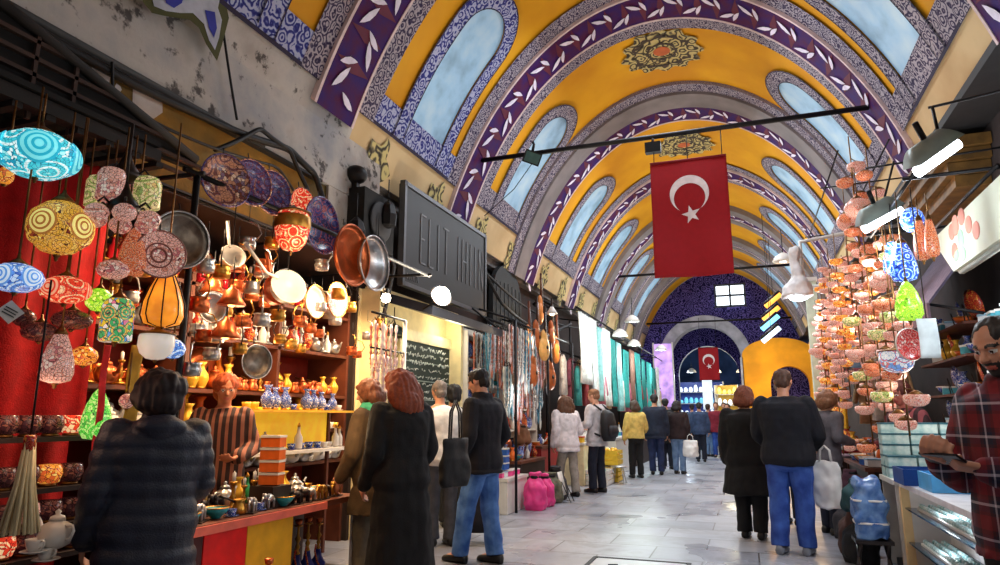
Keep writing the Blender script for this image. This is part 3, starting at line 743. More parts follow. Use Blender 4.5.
# --- the near customers at the lamp stall
person('woman seen from behind in a dark navy quilted puffer coat with pinned-up dark hair', -2.75, 2.6, 55, 1.5, dict(name='coat', mat=navy_puffer, w=.032, hem=.2, fl=.02, collar=True, hood=True, disp=quilt(.007, .075)), dict(mat=black_tr), ('fluffy', (34, 19, 20)),
       (((.155, .03, .63), (.135, .14, .56)), ((.155, -.02, .62), (.165, .05, .47))), head=(-10, 4), vox=.009, wide=1.16)
person('woman with long auburn hair in an ankle-length black coat, hands held low in front', -2.4, 4.5, 62, 1.64, dict(name='coat', mat=black_coat, w=.026, hem=.06, fl=.03, collar=True, disp=folds(.018, 5, 1.6, 2)), dict(mat=black_tr), ('long', (128, 56, 28)),
       (((.14, .0, .63), (.11, .1, .49)), ((.14, .0, .63), (.115, .12, .48))), head=(6, 12), vox=.009, wide=1.1, lean=3)
r_, H_, W_, T_ = person('woman in an olive brown jacket and green scarf standing behind the long black coat', -2.86, 4.88, 84, 1.6, dict(mat=cm('olive_brown', (76, 58, 36)), w=.024, hem=.33, fl=.015), dict(mat=cm('khaki_trousers', (90, 80, 66))), ('bob', (112, 62, 34)),
       (HANG, ((.14, .02, .62), (.13, .1, .5))), head=(12, 16), vox=.01, lean=3)
b = MB(); c0 = T_((0, .0, .83)); b.lathe([(.09, -.08), (.125, -.04), (.115, .02), (.085, .06)], 18, 0, Tm(c0)); b.ball(c0 + Vector((.03, .12, -.12)), (.075, .045, .12), 12); b.ball(c0 + Vector((-.05, .11, -.09)), (.06, .04, .09), 12)
b.build('scarf', cm('mint_scarf', (60, 160, 124)), r_)
person('man in a black jacket and blue jeans looking down with hands in his pockets', -2.3, 5.85, 74, 1.73, dict(mat=black_jacket, w=.02, hem=.45, collar=True), dict(mat=jeans_blue, w=.018), ('short', (24, 18, 18)),
       (((.152, -.03, .64), (.118, .05, .53)), ((.152, -.03, .64), (.118, .05, .53))), ((.055, -.03), (.05, .12)), head=(8, 18), skin=(206, 150, 124), vox=.008, wide=1.04)
person('grey-haired man in a white shirt bending towards the lit doorway stall', -3.0, 6.5, 40, 1.68, dict(name='shirt', mat=cm('white_shirt', (214, 210, 206)), w=.014, hem=.46), dict(mat=grey_tr), ('short', (108, 98, 92)), lean=14, vox=.011, wide=1.08)
person('dark-haired person in a black top beside the white-shirted man', -3.35, 7.55, 30, 1.66, dict(mat=cm('charcoal_top', (36, 34, 38)), hem=.45), dict(mat=black_tr), ('full', (22, 18, 20)), vox=.013)
person('seller in a brown and rust striped shirt with orange hair behind the goods counter', -3.74, at(226, 380, x=-3.74).y, -150, 1.6, dict(name='shirt', mat=stripes_mat('rust_stripes', (50, 28, 26), (150, 92, 70), .05), w=.02, hem=.45), dict(mat=black_tr), ('full', (170, 76, 36)),
       (UP, UP), head=(20, 10), skin=(206, 130, 92), vox=.01)
# --- walking up the aisle, left side
person('woman in a short white jacket and beige trousers leaning over the toy counter', -2.85, 11.1, 38, 1.64, dict(mat=cm('white_jacket', (226, 216, 216)), w=.028, hem=.43), dict(mat=beige_tr), ('long', (92, 58, 36)), (((.15, .04, .63), (.12, .15, .6)), HANG), ((.05, -.06), (.075, .1)), lean=9, vox=.013)
r1_, H1_, W1_, T1_ = person('fair-haired man in a pale grey pullover and dark trousers with a black backpack', -2.5, 11.75, 62, 1.76, dict(name='pullover', mat=cm('pale_grey', (196, 192, 194)), w=.022, hem=.44), dict(mat=navy_tr), ('short', (136, 96, 68)), (((.15, .02, .62), (.09, .14, .6)), UP), head=(8, 14), skin=(214, 160, 132), vox=.013)
person('woman in a cream and mustard cardigan and black trousers by the yellow crates', -2.3, 14.75, 30, 1.62, dict(name='cardigan', mat=cm('mustard', (206, 176, 96)), w=.024, hem=.5), dict(mat=black_tr), ('bob', (70, 50, 38)), (((.15, .02, .63), (.15, .1, .58)), HANG), vox=.016)
person('tall man in a dark navy jacket and dark jeans, back turned, near the mustard cardigan', -2.0, 15.7, 8, 1.78, dict(mat=cm('dark_navy', (28, 34, 52)), w=.024, hem=.44), dict(mat=jeans_dark), ('short', (36, 26, 26)), vox=.016, wide=1.08)
person('man in a black coat half hidden between the navy jacket and the brown jacket', -1.95, 17.4, 15, 1.72, dict(mat=black_coat, w=.026, hem=.36), dict(mat=navy_tr), ('short', (30, 24, 24)), vox=.018)
person('woman in a dark brown jacket and pale jeans carrying a white shopping bag', -1.55, 16.1, -12, 1.64, dict(mat=cm('dark_brown', (42, 26, 28)), w=.026, hem=.46), dict(mat=jeans_pale), ('bob', (30, 20, 22)), (HANG, HANG), vox=.016, wide=1.06)
person('person in a slate blue jacket walking away beyond the white shopping bag', -1.35, 20.5, 5, 1.68, dict(mat=cm('slate', (52, 66, 96)), w=.022, hem=.45), dict(mat=navy_tr), ('short', (40, 32, 30)), vox=.02)
person('person in a dark blue jacket and light blue jeans in the far group', -1.25, 23.2, -20, 1.68, dict(mat=cm('far_blue', (34, 42, 70)), w=.022, hem=.45), dict(mat=jeans_pale), ('short', (60, 40, 32)), vox=.02)
person('person in a maroon top and blue jeans in the far group', -.98, 22.9, 175, 1.72, dict(mat=cm('maroon', (124, 26, 44)), w=.022, hem=.45), dict(mat=jeans_mid), ('short', (90, 60, 40)), vox=.02)
person('person in a black jacket standing right at the edge of the far group', -.62, 22.6, 160, 1.68, dict(mat=cm('far_black', (24, 26, 30)), w=.022, hem=.44), dict(mat=navy_tr), ('short', (50, 36, 30)), vox=.02)
person('person in a camel coat behind the maroon top of the far group', -.78, 24.3, 170, 1.74, dict(name='coat', mat=cm('camel', (150, 112, 76)), w=.024, hem=.38), dict(mat=navy_tr), ('short', (60, 42, 32)), vox=.02)
person('person in a grey blue jacket under the far arch', -1.9, 25.2, 20, 1.7, dict(mat=cm('grey_blue', (70, 84, 110)), w=.022, hem=.45), dict(mat=navy_tr), ('short', (40, 32, 30)), vox=.02)
# --- right side
person('broad man from behind in a black sweater and blue jeans at the market table', .33, 7.25, -14, 1.75, dict(name='sweater', mat=cm('black_sweater', (17, 18, 28)), w=.024, hem=.47), dict(mat=jeans_mid, w=.02), ('short', (76, 50, 38)),
       (((.158, .03, .63), (.125, .13, .57)), ((.158, .03, .63), (.12, .13, .56))), ((.06, .02), (.068, -.02)), head=(0, 12), vox=.009, wide=1.2, shoes=(120, 122, 130))
person('woman with copper hair in a long black coat beside the black sweater man', -.04, 8.0, -8, 1.62, dict(name='coat', mat=black_coat, w=.034, hem=.28, fl=.03, disp=folds(.016, 5, 2, 5)), dict(mat=black_tr, w=.02), ('bob', (112, 56, 34)), vox=.011, wide=1.15)
person('balding man in a dark grey coat hidden behind the black sweater man', .40, 9.15, -20, 1.76, dict(mat=cm('dark_grey_coat', (40, 40, 46)), w=.026, hem=.36), dict(mat=navy_tr), ('bald', (120, 104, 96)), head=(0, 8), vox=.014)
person('woman with sandy hair in a grey top leaning over the market table', .78, 8.6, -50, 1.6, dict(name='sweater', mat=cm('grey_top', (92, 88, 94)), w=.02, hem=.45), dict(mat=navy_tr), ('bob', (126, 84, 56)), (UP, UP), lean=8, head=(0, 12), vox=.013)
person('seller in a dark red striped pullover behind the stacks of teal packets', 1.42, 7.52, 118, 1.62, dict(name='pullover', mat=stripes_mat('wine_stripes', (46, 18, 24), (124, 58, 64), .07), w=.02, hem=.46), dict(mat=black_tr), ('full', (84, 36, 32)), (UP, UP), head=(10, 16), skin=(168, 96, 84), vox=.011)
# --- the man in the plaid shirt
PA = ((((.15, .02, .62), (.045, .185, .665))), (((.15, .02, .62), (.05, .16, .65))))
pr, PH, PW, PT = person('bearded man in a red and navy plaid shirt looking down at his phone', .965, 3.12, 122, 1.68, dict(name='shirt', mat=plaid_mat(), w=.02, hem=.45, collar=True), dict(mat=cm('black_jeans', (20, 22, 24)), w=.016), ('receding', (46, 40, 38)),
       PA, head=(6, 20), skin=(190, 134, 108), vox=.0062, wide=1.14, curl=.75, beard=True, twist=(-.35, 0, .95))
ph = thing('phone', 'dark phone held in both hands by the man in the plaid shirt', 'phone', pr.location + Vector((0, 0, 0)), pr.rotation_euler.z)
c = (PW[0] + PW[1]) / 2 + Vector((0, .075, .022)); b = MB(); b.box((0, 0, 0), (.15, .075, .009)); o = b.build('case', pm('phone_black', (24, 22, 24), .3), ph); o.location = c; o.rotation_euler = (.5, 0, .1)
b = MB(); b.box((0, 0, .0055), (.138, .066, .002)); o2 = b.build('screen', pm('phone_screen', (40, 46, 56), .1), ph); o2.location = c; o2.rotation_euler = (.5, 0, .1)
for o in list(bpy.data.objects):
    if '_hand' in o.keys(): del o['_hand']
# --- what they carry
bpk = thing('backpack', 'black backpack worn by the man in the pale grey pullover', 'backpack', (-2.5, 11.75, 0), math.radians(62))
b = MB(); b.loft([(Vector((0, -.27, .86)), .13, .06), (Vector((0, -.275, .95)), .165, .1), (Vector((0, -.265, 1.15)), .165, .1), (Vector((0, -.245, 1.32)), .13, .085), (Vector((0, -.22, 1.38)), .06, .04)], 18); b.build('bag', cm('black_pack', (22, 22, 26), rough=.6), bpk)
b = MB(); b.loft([(Vector((0, -.365, .93)), .1, .03), (Vector((0, -.38, 1.02)), .12, .045), (Vector((0, -.37, 1.12)), .1, .03)], 14); b.build('pocket', cm('black_pack2', (34, 34, 40), rough=.6), bpk)
for s_ in (1, -1):
    b = MB(); b.tube([(s_ * .1, -.2, 1.38), (s_ * .11, -.06, 1.47), (s_ * .12, .1, 1.38), (s_ * .14, .13, 1.2), (s_ * .17, .0, 1.02), (s_ * .15, -.2, .95)], .018, 8); b.build('strap', cm('black_pack', (22, 22, 26)), bpk)
def bag(name, label, cat, c, w, hgt, d, mat, rz=0., hl=.14):
    t = thing(name, label, cat, c, rz); b = MB()
    b.loft([(Vector((0, 0, 0)), w * .46, d * .5), (Vector((0, 0, hgt * .12)), w * .52, d * .56), (Vector((0, 0, hgt * .6)), w * .5, d * .5), (Vector((0, 0, hgt)), w * .45, d * .12)], 20)
    m = remesh(b, .012, 1, folds(.02, 9, 7, c[0])); addmesh('bag_body', m, mat, t)
    for s_ in (1, -1):
        b = MB(); b.tube([(-w * .2, s_ * .012, hgt - .01), (-w * .16, s_ * .012, hgt + hl * .7), (0, s_ * .01, hgt + hl), (w * .16, s_ * .012, hgt + hl * .7), (w * .2, s_ * .012, hgt - .01)], .008, 6); b.build('handle', mat, t)
    return t
bag('shopping_bag', 'white plastic shopping bag carried by the woman in the brown jacket', 'bag', (-1.28, 16.0, .38), .34, .36, .16, pm('white_plastic', (226, 222, 220), .4))
bag('handbag', 'black shoulder bag hanging behind the long black coat', 'bag', (-2.2, 5.0, .74), .3, .36, .12, cm('black_leather', (20, 18, 20), rough=.6), 1.2, .3)
bag('shopping_bag', 'white carrier bag held at the side of the black sweater man', 'bag', (.66, 7.3, .42), .26, .44, .12, pm('white_plastic', (226, 222, 220), .4), -.4)
t = thing('luggage_cart', 'dark folding luggage cart with a black bundle behind the jeans man in the black jacket', 'cart', (-2.62, 6.6, 0), .5)
b = MB(); b.tube([(-.14, 0, .08), (-.14, -.04, .95), (.14, -.04, .95), (.14, 0, .08)], .012, 8); b.tube([(-.14, 0, .1), (-.14, .3, .1), (.14, .3, .1), (.14, 0, .1)], .012, 8); b.build('frame', pm('black_iron', (22, 20, 22), .5, .4), t)
b = MB(); b.loft([(Vector((0, .16, .12)), .16, .13), (Vector((0, .15, .3)), .19, .15), (Vector((0, .12, .55)), .17, .13), (Vector((0, .1, .62)), .1, .08)], 16); b.build('bundle', cm('black_bundle', (30, 28, 34)), t)
for s_ in (1, -1):
    b = MB(); b.lathe([(.02, -.015), (.065, -.018), (.07, 0), (.065, .018), (.02, .015)], 16, 0, Tm((s_ * .17, 0, .07), 0, PI / 2)); b.build('wheel', pm('rubber', (20, 20, 20), .8), t)
# ================================================================== GOODS: one of each kind, copied along the shelves
brass = pm('brass', (196, 142, 62), .32, .9, var=.25, scale=18); copper = pm('copper', (206, 108, 62), .34, .85, var=.25, scale=14)
silver = pm('silver_metal', (190, 188, 186), .3, .85, var=.2, scale=12); dkmetal = pm('dark_metal', (52, 44, 42), .4, .7, var=.3)
iron = rod_m; white_c = pm('white_ceramic', (226, 220, 212), .3, var=.05); blue_c = mosaic('blue_ceramic', [(40, 60, 150), (222, 226, 236), (70, 110, 190)], 60, 24, edge=(30, 40, 110))
red_c = mosaic('red_ceramic', [(190, 40, 30), (230, 150, 60), (150, 24, 30)], 60, 24, edge=(90, 20, 20)); wood = pm('red_brown_wood', (96, 48, 30), .55, var=.3, scale=4)
orange_c = pm('orange_glaze', (226, 104, 36), .35, var=.15); teal_c = pm('teal_glaze', (40, 150, 160), .35); gold_c = pm('gold_glaze', (232, 180, 60), .3, .3, var=.2); green_c = pm('green_glaze', (40, 140, 90), .3)
dark_wood = pm('dark_wood', (46, 28, 22), .6, var=.35, scale=3)
def made(name, label, cat, parts, group=None):
    """parts: (name, material, function filling a mesh)"""
    t = thing(name, label, cat)
    for n, m, fn in parts:
        b = MB(); fn(b); b.build(n, m, t)
    return Proto(t)
def handle(x, z0, z1, out, r=.004, T=None):
    return lambda b: b.tube([(x, 0, z1), (x + out * .8, 0, z1 + .002), (x + out, 0, (z0 + z1) / 2 + .01), (x + out * .7, 0, z0 + .004), (x * .8, 0, z0)], r, 6, 0, T)
def mk_cup(m): return made('tea_cup', 'cup', 'cup', [('cup_bowl', m, lambda b: b.lathe([(.012, 0), (.022, .002), (.03, .02), (.036, .05), (.034, .05), (.027, .02), (.0, .008)], 14)), ('handle', m, handle(.032, .015, .042, .02)), ('saucer', m, lambda b: b.lathe([(.02, -.006), (.052, .004), (.05, .006), (.0, -.002)], 16))])
def mk_pot(m, m2): return made('coffee_pot', 'pot', 'coffee pot', [('pot_body', m, lambda b: b.lathe([(.036, 0), (.045, .006), (.046, .03), (.032, .06), (.028, .07), (.04, .088), (.038, .088), (.026, .07), (.0, .06)], 16)), ('handle', m2, lambda b: b.tube([(.034, 0, .074), (.09, 0, .1), (.15, 0, .118)], [.006, .0055, .007], 8))])
def mk_teapot(m): return made('teapot', 'teapot', 'teapot', [('pot_body', m, lambda b: b.lathe([(.03, 0), (.055, .015), (.066, .05), (.055, .09), (.03, .105), (.028, .11)], 18)), ('lid', m, lambda b: b.lathe([(.031, .109), (.026, .125), (.008, .133), (.012, .145), (.0, .155)], 14)), ('spout', m, lambda b: b.tube([(-.05, 0, .05), (-.085, 0, .065), (-.1, 0, .1), (-.112, 0, .115)], [.016, .011, .008, .006], 8)), ('handle', m, handle(.05, .035, .09, .05, .006))])
def mk_vase(m): return made('vase', 'vase', 'vase', [('vase_body', m, lambda b: b.lathe([(.026, 0), (.03, .01), (.05, .06), (.046, .09), (.02, .125), (.018, .15), (.034, .172), (.03, .172), (.014, .15), (.0, .13)], 16)), ('foot_ring', brass, lambda b: b.lathe([(.028, -.002), (.033, 0), (.03, .012)], 14))])
def mk_bowl(m, m2): return made('bowl', 'bowl', 'bowl', [('bowl_body', m, lambda b: b.lathe([(.03, 0), (.032, .008), (.06, .03), (.078, .062), (.074, .062), (.055, .033), (.0, .014)], 20)), ('rim', m2, lambda b: b.lathe([(.078, .06), (.081, .063), (.077, .067), (.073, .063)], 20, cap=False))])
def mk_candle(m): return made('candlestick', 'candlestick', 'candlestick', [('stand', m, lambda b: b.lathe([(.045, 0), (.045, .008), (.016, .02), (.01, .05), (.022, .07), (.01, .09), (.009, .14), (.024, .155), (.022, .165), (.0, .16)], 14)), ('candle', white_c, lambda b: b.lathe([(.011, .158), (.011, .215), (.003, .22), (.0, .228)], 10))])
def mk_bottle(m): return made('bottle', 'bottle', 'bottle', [('bottle_body', m, lambda b: b.lathe([(.03, 0), (.034, .01), (.034, .09), (.014, .13), (.012, .17), (.016, .172), (.0, .172)], 14)), ('stopper', brass, lambda b: b.lathe([(.011, .17), (.014, .185), (.007, .2), (.0, .21)], 10))])
def mk_plate(m): return made('display_plate', 'plate', 'plate', [('dish', m, lambda b: b.lathe([(.05, 0), (.07, .004), (.11, .022), (.107, .024), (.068, .01), (.0, .008)], 24, 0, Tm((0, 0, .108), 0, 1.32))), ('rest', dkmetal, lambda b: b.tube([(.03, -.04, .0), (-.03, -.03, .0), (-.05, 0, .12), (-.03, .03, .0), (.03, .04, .0)], .004, 6))])
def mk_figure(m): 
    def f(b):
        b.ball((0, 0, .07), (.05, .028, .032), 14); b.ball((.055, 0, .085), (.024, .02, .024), 10); b.tube([(.072, 0, .085), (.088, 0, .06), (.092, 0, .03)], [.009, .007, .004], 8)
        for x in (-.03, .03):
            for y in (-.015, .015): b.cap((x, y, .06), (x, y, .011), .012, .011, 8)
        for s_ in (1, -1): b.ball((.045, s_ * .022, .09), (.014, .005, .018), 8)
    return made('elephant_figurine', 'figurine', 'figurine', [('figure', m, f), ('plinth', dark_wood, lambda b: b.box((.01, 0, -.004), (.13, .07, .012)))])
def mk_box(m, m2, d=(.13, .09, .06)): return made('gift_box', 'box', 'box', [('carton', m, lambda b: b.box((0, 0, d[2] / 2), d)), ('lid', m2, lambda b: b.box((0, 0, d[2] + .006), (d[0] + .006, d[1] + .006, .014)))])
def mk_hookah(m, m2): return made('hookah', 'hookah', 'hookah', [('vase', m, lambda b: b.lathe([(.05, 0), (.075, .01), (.085, .06), (.04, .13), (.028, .19), (.03, .2)], 16)), ('stem', m2, lambda b: b.lathe([(.014, .2), (.026, .21), (.012, .24), (.024, .27), (.01, .3), (.028, .34), (.011, .37), (.01, .44), (.04, .45), (.04, .456), (.012, .46)], 14)), ('tobacco_bowl', copper, lambda b: b.lathe([(.01, .46), (.03, .475), (.036, .51), (.03, .51), (.0, .48)], 12)), ('hose', red_c, lambda b: b.tube([(.02, 0, .22), (.1, .02, .26), (.14, .03, .2), (.12, .05, .1), (.1, .07, .05)], .009, 8))])
P = dict(
    bcup=(mk_cup(white_c), 'white china cup', 'tea cup', .1), ucup=(mk_cup(blue_c), 'blue-white cup', 'tea cup', .1), gcup=(mk_cup(gold_c), 'gilded coffee cup', 'tea cup', .1),
    cpot=(mk_pot(copper, brass), 'copper coffee pot', 'coffee pot', .11), bpot=(mk_pot(brass, dkmetal), 'brass coffee pot', 'coffee pot', .11),
    steap=(mk_teapot(silver), 'silver teapot', 'teapot', .16), cteap=(mk_teapot(copper), 'copper teapot', 'teapot', .16), wteap=(mk_teapot(white_c), 'white china teapot', 'teapot', .16),
    bvase=(mk_vase(blue_c), 'blue patterned vase', 'vase', .11), rvase=(mk_vase(red_c), 'red patterned vase', 'vase', .11), ovase=(mk_vase(orange_c), 'orange glazed vase', 'vase', .11), gvase=(mk_vase(gold_c), 'gilt vase', 'vase', .11),
    cbowl=(mk_bowl(copper, brass), 'copper bowl', 'bowl', .17), ubowl=(mk_bowl(blue_c, white_c), 'blue painted bowl', 'bowl', .17), obowl=(mk_bowl(orange_c, brass), 'orange glazed bowl', 'bowl', .17), tbowl=(mk_bowl(teal_c, brass), 'teal glazed bowl', 'bowl', .17),
    candle=(mk_candle(brass), 'brass candlestick', 'candlestick', .1), scand=(mk_candle(silver), 'silver candlestick', 'candlestick', .1),
    abot=(mk_bottle(pm('amber_glass', (206, 110, 30), .12)), 'amber bottle', 'bottle', .08), rbot=(mk_bottle(pm('ruby_glass', (160, 20, 34), .12)), 'ruby red bottle', 'bottle', .08), gbot=(mk_bottle(green_c), 'green bottle', 'bottle', .08), wbot=(mk_bottle(white_c), 'white bottle', 'bottle', .08),
    uplate=(mk_plate(blue_c), 'upright blue plate', 'plate', .2), rplate=(mk_plate(red_c), 'upright red plate', 'plate', .2), cplate=(mk_plate(copper), 'upright copper plate', 'plate', .2),
    sele=(mk_figure(silver), 'silver elephant figurine', 'figurine', .14), bele=(mk_figure(brass), 'brass elephant figurine', 'figurine', .14), dele=(mk_figure(dkmetal), 'dark elephant figurine', 'figurine', .14),
    obox=(mk_box(orange_c, white_c), 'orange gift box', 'box', .14), tbox=(mk_box(pm('teal_card', (70, 160, 176), .5), white_c), 'teal sweet box', 'box', .14), ybox=(mk_box(pm('yellow_card', (236, 190, 50), .5), pm('red_card', (190, 40, 36), .5)), 'yellow box', 'box', .14), ubox=(mk_box(pm('blue_card', (40, 90, 170), .5), white_c), 'blue box', 'box', .14), wbox=(mk_box(pm('white_card', (220, 222, 224), .5), pm('paleblue_card', (150, 190, 214), .5)), 'white box', 'box', .14), pbox=(mk_box(pm('pink_card', (226, 70, 140), .5), white_c), 'pink box', 'box', .14),
    hook=(mk_hookah(pm('blue_hookah', (40, 50, 130), .15), brass), 'blue glass hookah', 'hookah', .2), rhook=(mk_hookah(pm('ruby_glass', (160, 20, 34), .12), brass), 'ruby glass hookah', 'hookah', .2))
def fill(where, p0, p1, kinds, frm, gap=1., jit=.02, depth=0., face=0., smin=.9, smax=1.15, cnt=None):
    """stand goods one by one along the line p0 -> p1; labels count each kind from p0"""
    p0, p1 = Vector(p0), Vector(p1); L = (p1 - p0).length; d = (p1 - p0) / L; n = Vector((-d.y, d.x, 0)); s_ = 0.; cnt = {} if cnt is None else cnt
    while True:
        k = random.choice(kinds); pr, noun, cat, w = P[k]; sc = random.uniform(smin, smax); w = w * sc * gap
        if s_ + w > L: break
        p = p0 + d * (s_ + w / 2) + n * (random.uniform(-jit, jit) + depth)
        i = cnt.get(k, 0); cnt[k] = i + 1
        pr.put(p, face + random.uniform(-.5, .5), '%s %s from %s %s' % (nth(i), noun, frm, where), '%s goods %s' % (cat, where), sc)
        s_ += w
    return cnt

# ================================================================== THE LAMP STALL, NEAR LEFT
# dark slatted canopy roof with a sloping grille above its front edge
t = thing('stall_canopy', 'dark slatted timber canopy over the hanging lamps', 'canopy', (0, 0, 0)); zc = 2.74; blk = pm('dark_canopy_wood', (26, 19, 17), .8, var=.4, scale=4.)
b = MB()
for i in range(15): b.box((-4.1, .5 + i * .17, zc + .02), (1.75, .05, .03))
b.build('slats', blk, t)
for x in (-3.25, -3.6, -4.0, -4.5, -4.95): b = MB(); b.box((x, 1.5, zc + .07), (.07, 2.75, .07)); b.build('joist', blk, t)
b = MB(); b.box((-4.1, 1.45, zc + .13), (1.8, 2.8, .03)); b.build('roof_sheet', pm('black_sheet', (18, 15, 15), .9), t)
g0, g1 = at(56, 46, x=-3.3), at(196, 160, x=-3.3); yo = -1.2; zo = g0.z + (g0.z - g1.z) / (g1.y - g0.y) * .25
poly = [(yo, zc - .02), (g1.y, g1.z - .06), (g1.y, g1.z), (g0.y - .25, zo), (yo, zo)]; b = MB(); b.prism(poly, -.02, .02, 0, Matrix(((0, 0, 1, -3.34), (1, 0, 0, 0), (0, 1, 0, 0), (0, 0, 0, 1)))); b.build('grille_board', pm('black_sheet', (18, 15, 15), .9), t)
b = MB()
for k in range(9):
    z = zc + .06 + k * .09; ye = g1.y - (z - g1.z) / (g0.z - g1.z) * (g1.y - g0.y)
    if z < zo: b.box((-3.305, (yo + ye) / 2, z), (.03, ye - yo, .022))
for k in range(16): y = yo + .25 + k * .22; zt_ = min(zo, g1.z + (g1.y - y) / (g1.y - g0.y) * (g0.z - g1.z)); b.box((-3.3, y, (zc + zt_) / 2), (.02, .02, max(.02, zt_ - zc)))
b.build('lattice', pm('dark_lattice_brown', (58, 38, 30), .8), t)
b = MB(); b.tube([(-3.3, yo, zo), (-3.3, g0.y - .25, zo), (-3.3, g1.y, g1.z)], .03, 6); b.build('edge_rail', blk, t)
# wall rail and poles
t = thing('hanging_rail', 'dark iron rail frame the plates and pans hang from', 'rail')
b = MB(); b.tube([(-3.05, 2.9, 2.72), (-3.05, 6.2, 2.72)], .018, 8); b.build('rail', iron, t)
b = MB(); b.tube([(-3.5, 2.9, 2.75), (-3.5, 6.2, 2.75)], .014, 8); b.build('rail', iron, t)
for y in (3.0, 4.6, 6.15): b = MB(); b.tube([(-3.95, y, 2.75), (-3.0, y, 2.72)], .016, 8); b.build('bracket', iron, t)
b = MB(); b.tube([(-3.05, 3.0, 2.72), (-3.05, 3.0, .6)], .02, 8); b.build('post', iron, t)
b = MB(); b.box((-4.35, 4.55, 2.86), (1.2, 3.4, .05)); tag(b.build('stall_ceiling_board', dark_wood), 'dark boarded soffit above the goods shelves', 'board')
# red cloth
b = MB(); b.cloth((-3.62, .6, .1), (0, 2.3, 0), (0, 0, 2.85), 60, 6, lambda a, c: .02 * math.sin(a * 50) + .01 * math.sin(a * 17 + c * 3))
tag(b.build('backdrop_cloth', cm('red_velvet', (150, 10, 14), spec=.2)), 'deep red cloth hung behind the mosaic lamps', 'cloth')
# mosaic lamps
MZ = dict(
    turq=mosaic('mosaic_turquoise', [(60, 190, 205), (150, 232, 236), (30, 150, 180), (225, 248, 246)], 30, 6.5, .95, (20, 90, 110)),
    gold=mosaic('mosaic_gold', [(226, 170, 60), (150, 70, 40), (250, 220, 120), (110, 46, 36), (236, 190, 90)], 34, 9, .6, (70, 30, 20)),
    blue=mosaic('mosaic_blue', [(90, 140, 214), (190, 214, 244), (60, 100, 190), (200, 220, 246)], 32, 8, .75, (40, 60, 120)),
    red=mosaic('mosaic_red', [(226, 60, 36), (250, 130, 90), (200, 40, 30), (250, 200, 150)], 32, 9, .75, (110, 20, 20)),
    pink=mosaic('mosaic_pink', [(226, 170, 156), (240, 214, 200), (190, 110, 110), (210, 140, 120)], 36, 9, .35, (90, 50, 50)),
    green=mosaic('mosaic_green', [(90, 200, 70), (170, 236, 120), (60, 160, 60), (180, 236, 130)], 40, 9, .8, (30, 90, 30)),
    multi=mosaic('mosaic_multi', [(70, 170, 100), (226, 120, 150), (90, 150, 220), (240, 230, 220), (230, 200, 60)], 22, 14, .6, (60, 60, 60)),
    lime=mosaic('mosaic_lime', [(160, 214, 50), (210, 236, 110), (120, 190, 40)], 34, 9, 1.1, (70, 110, 20)),
    amber=mosaic('mosaic_amber', [(240, 150, 50), (250, 200, 110), (200, 90, 40)], 34, 9, .7, (90, 40, 20)),
    cream=mosaic('mosaic_cream', [(240, 220, 160), (200, 206, 120), (226, 190, 120), (150, 170, 90)], 30, 9, .4, (90, 70, 40)),
    dusk=mosaic('mosaic_dusk', [(120, 70, 66), (160, 100, 84), (80, 44, 50)], 34, 9, .06, (30, 20, 20)),  # faint glow put into the colour, though these lamps are unlit
    plate=mosaic('mosaic_plate', [(190, 130, 100), (120, 90, 110), (226, 190, 160), (110, 56, 50)], 26, 7, .14, (60, 40, 40)),  # glow put into the colour to brighten the hanging plates
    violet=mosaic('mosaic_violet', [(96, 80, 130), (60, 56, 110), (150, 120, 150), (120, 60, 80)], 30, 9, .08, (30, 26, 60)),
    cobalt=mosaic('mosaic_cobalt', [(40, 90, 210), (110, 170, 240), (30, 60, 170), (190, 220, 250)], 30, 10, 1.2, (20, 30, 90)),
    rust=mosaic('mosaic_rust', [(226, 110, 60), (240, 160, 110), (190, 70, 50), (226, 170, 140)], 60, 22, .32, (110, 50, 40)),
    rose=mosaic('mosaic_rose', [(236, 160, 140), (246, 206, 190), (222, 120, 104), (236, 196, 176)], 60, 22, .28, (140, 80, 70)))
capm = pm('lamp_brass', (120, 84, 44), .4, .8, var=.3)
SH = dict(
    oblate=[(.1, -.98), (.5, -.86), (.86, -.5), (1., 0), (.86, .5), (.5, .86), (.3, .95)],
    tulip=[(.3, -1.), (.8, -.9), (.96, -.6), (.9, -.1), (.66, .45), (.42, .85), (.34, 1.)],
    cone=[(.1, -1.), (.75, -.95), (1., -.7), (.97, -.2), (.75, .35), (.4, .8), (.14, 1.)],
    drum=[(.86, -1), (1, -.92), (1., .6), (.8, .9), (.5, 1.)],
    bowl=[(.12, -1.), (.5, -.9), (.85, -.5), (1., .1), (.98, .75), (.9, 1.)])
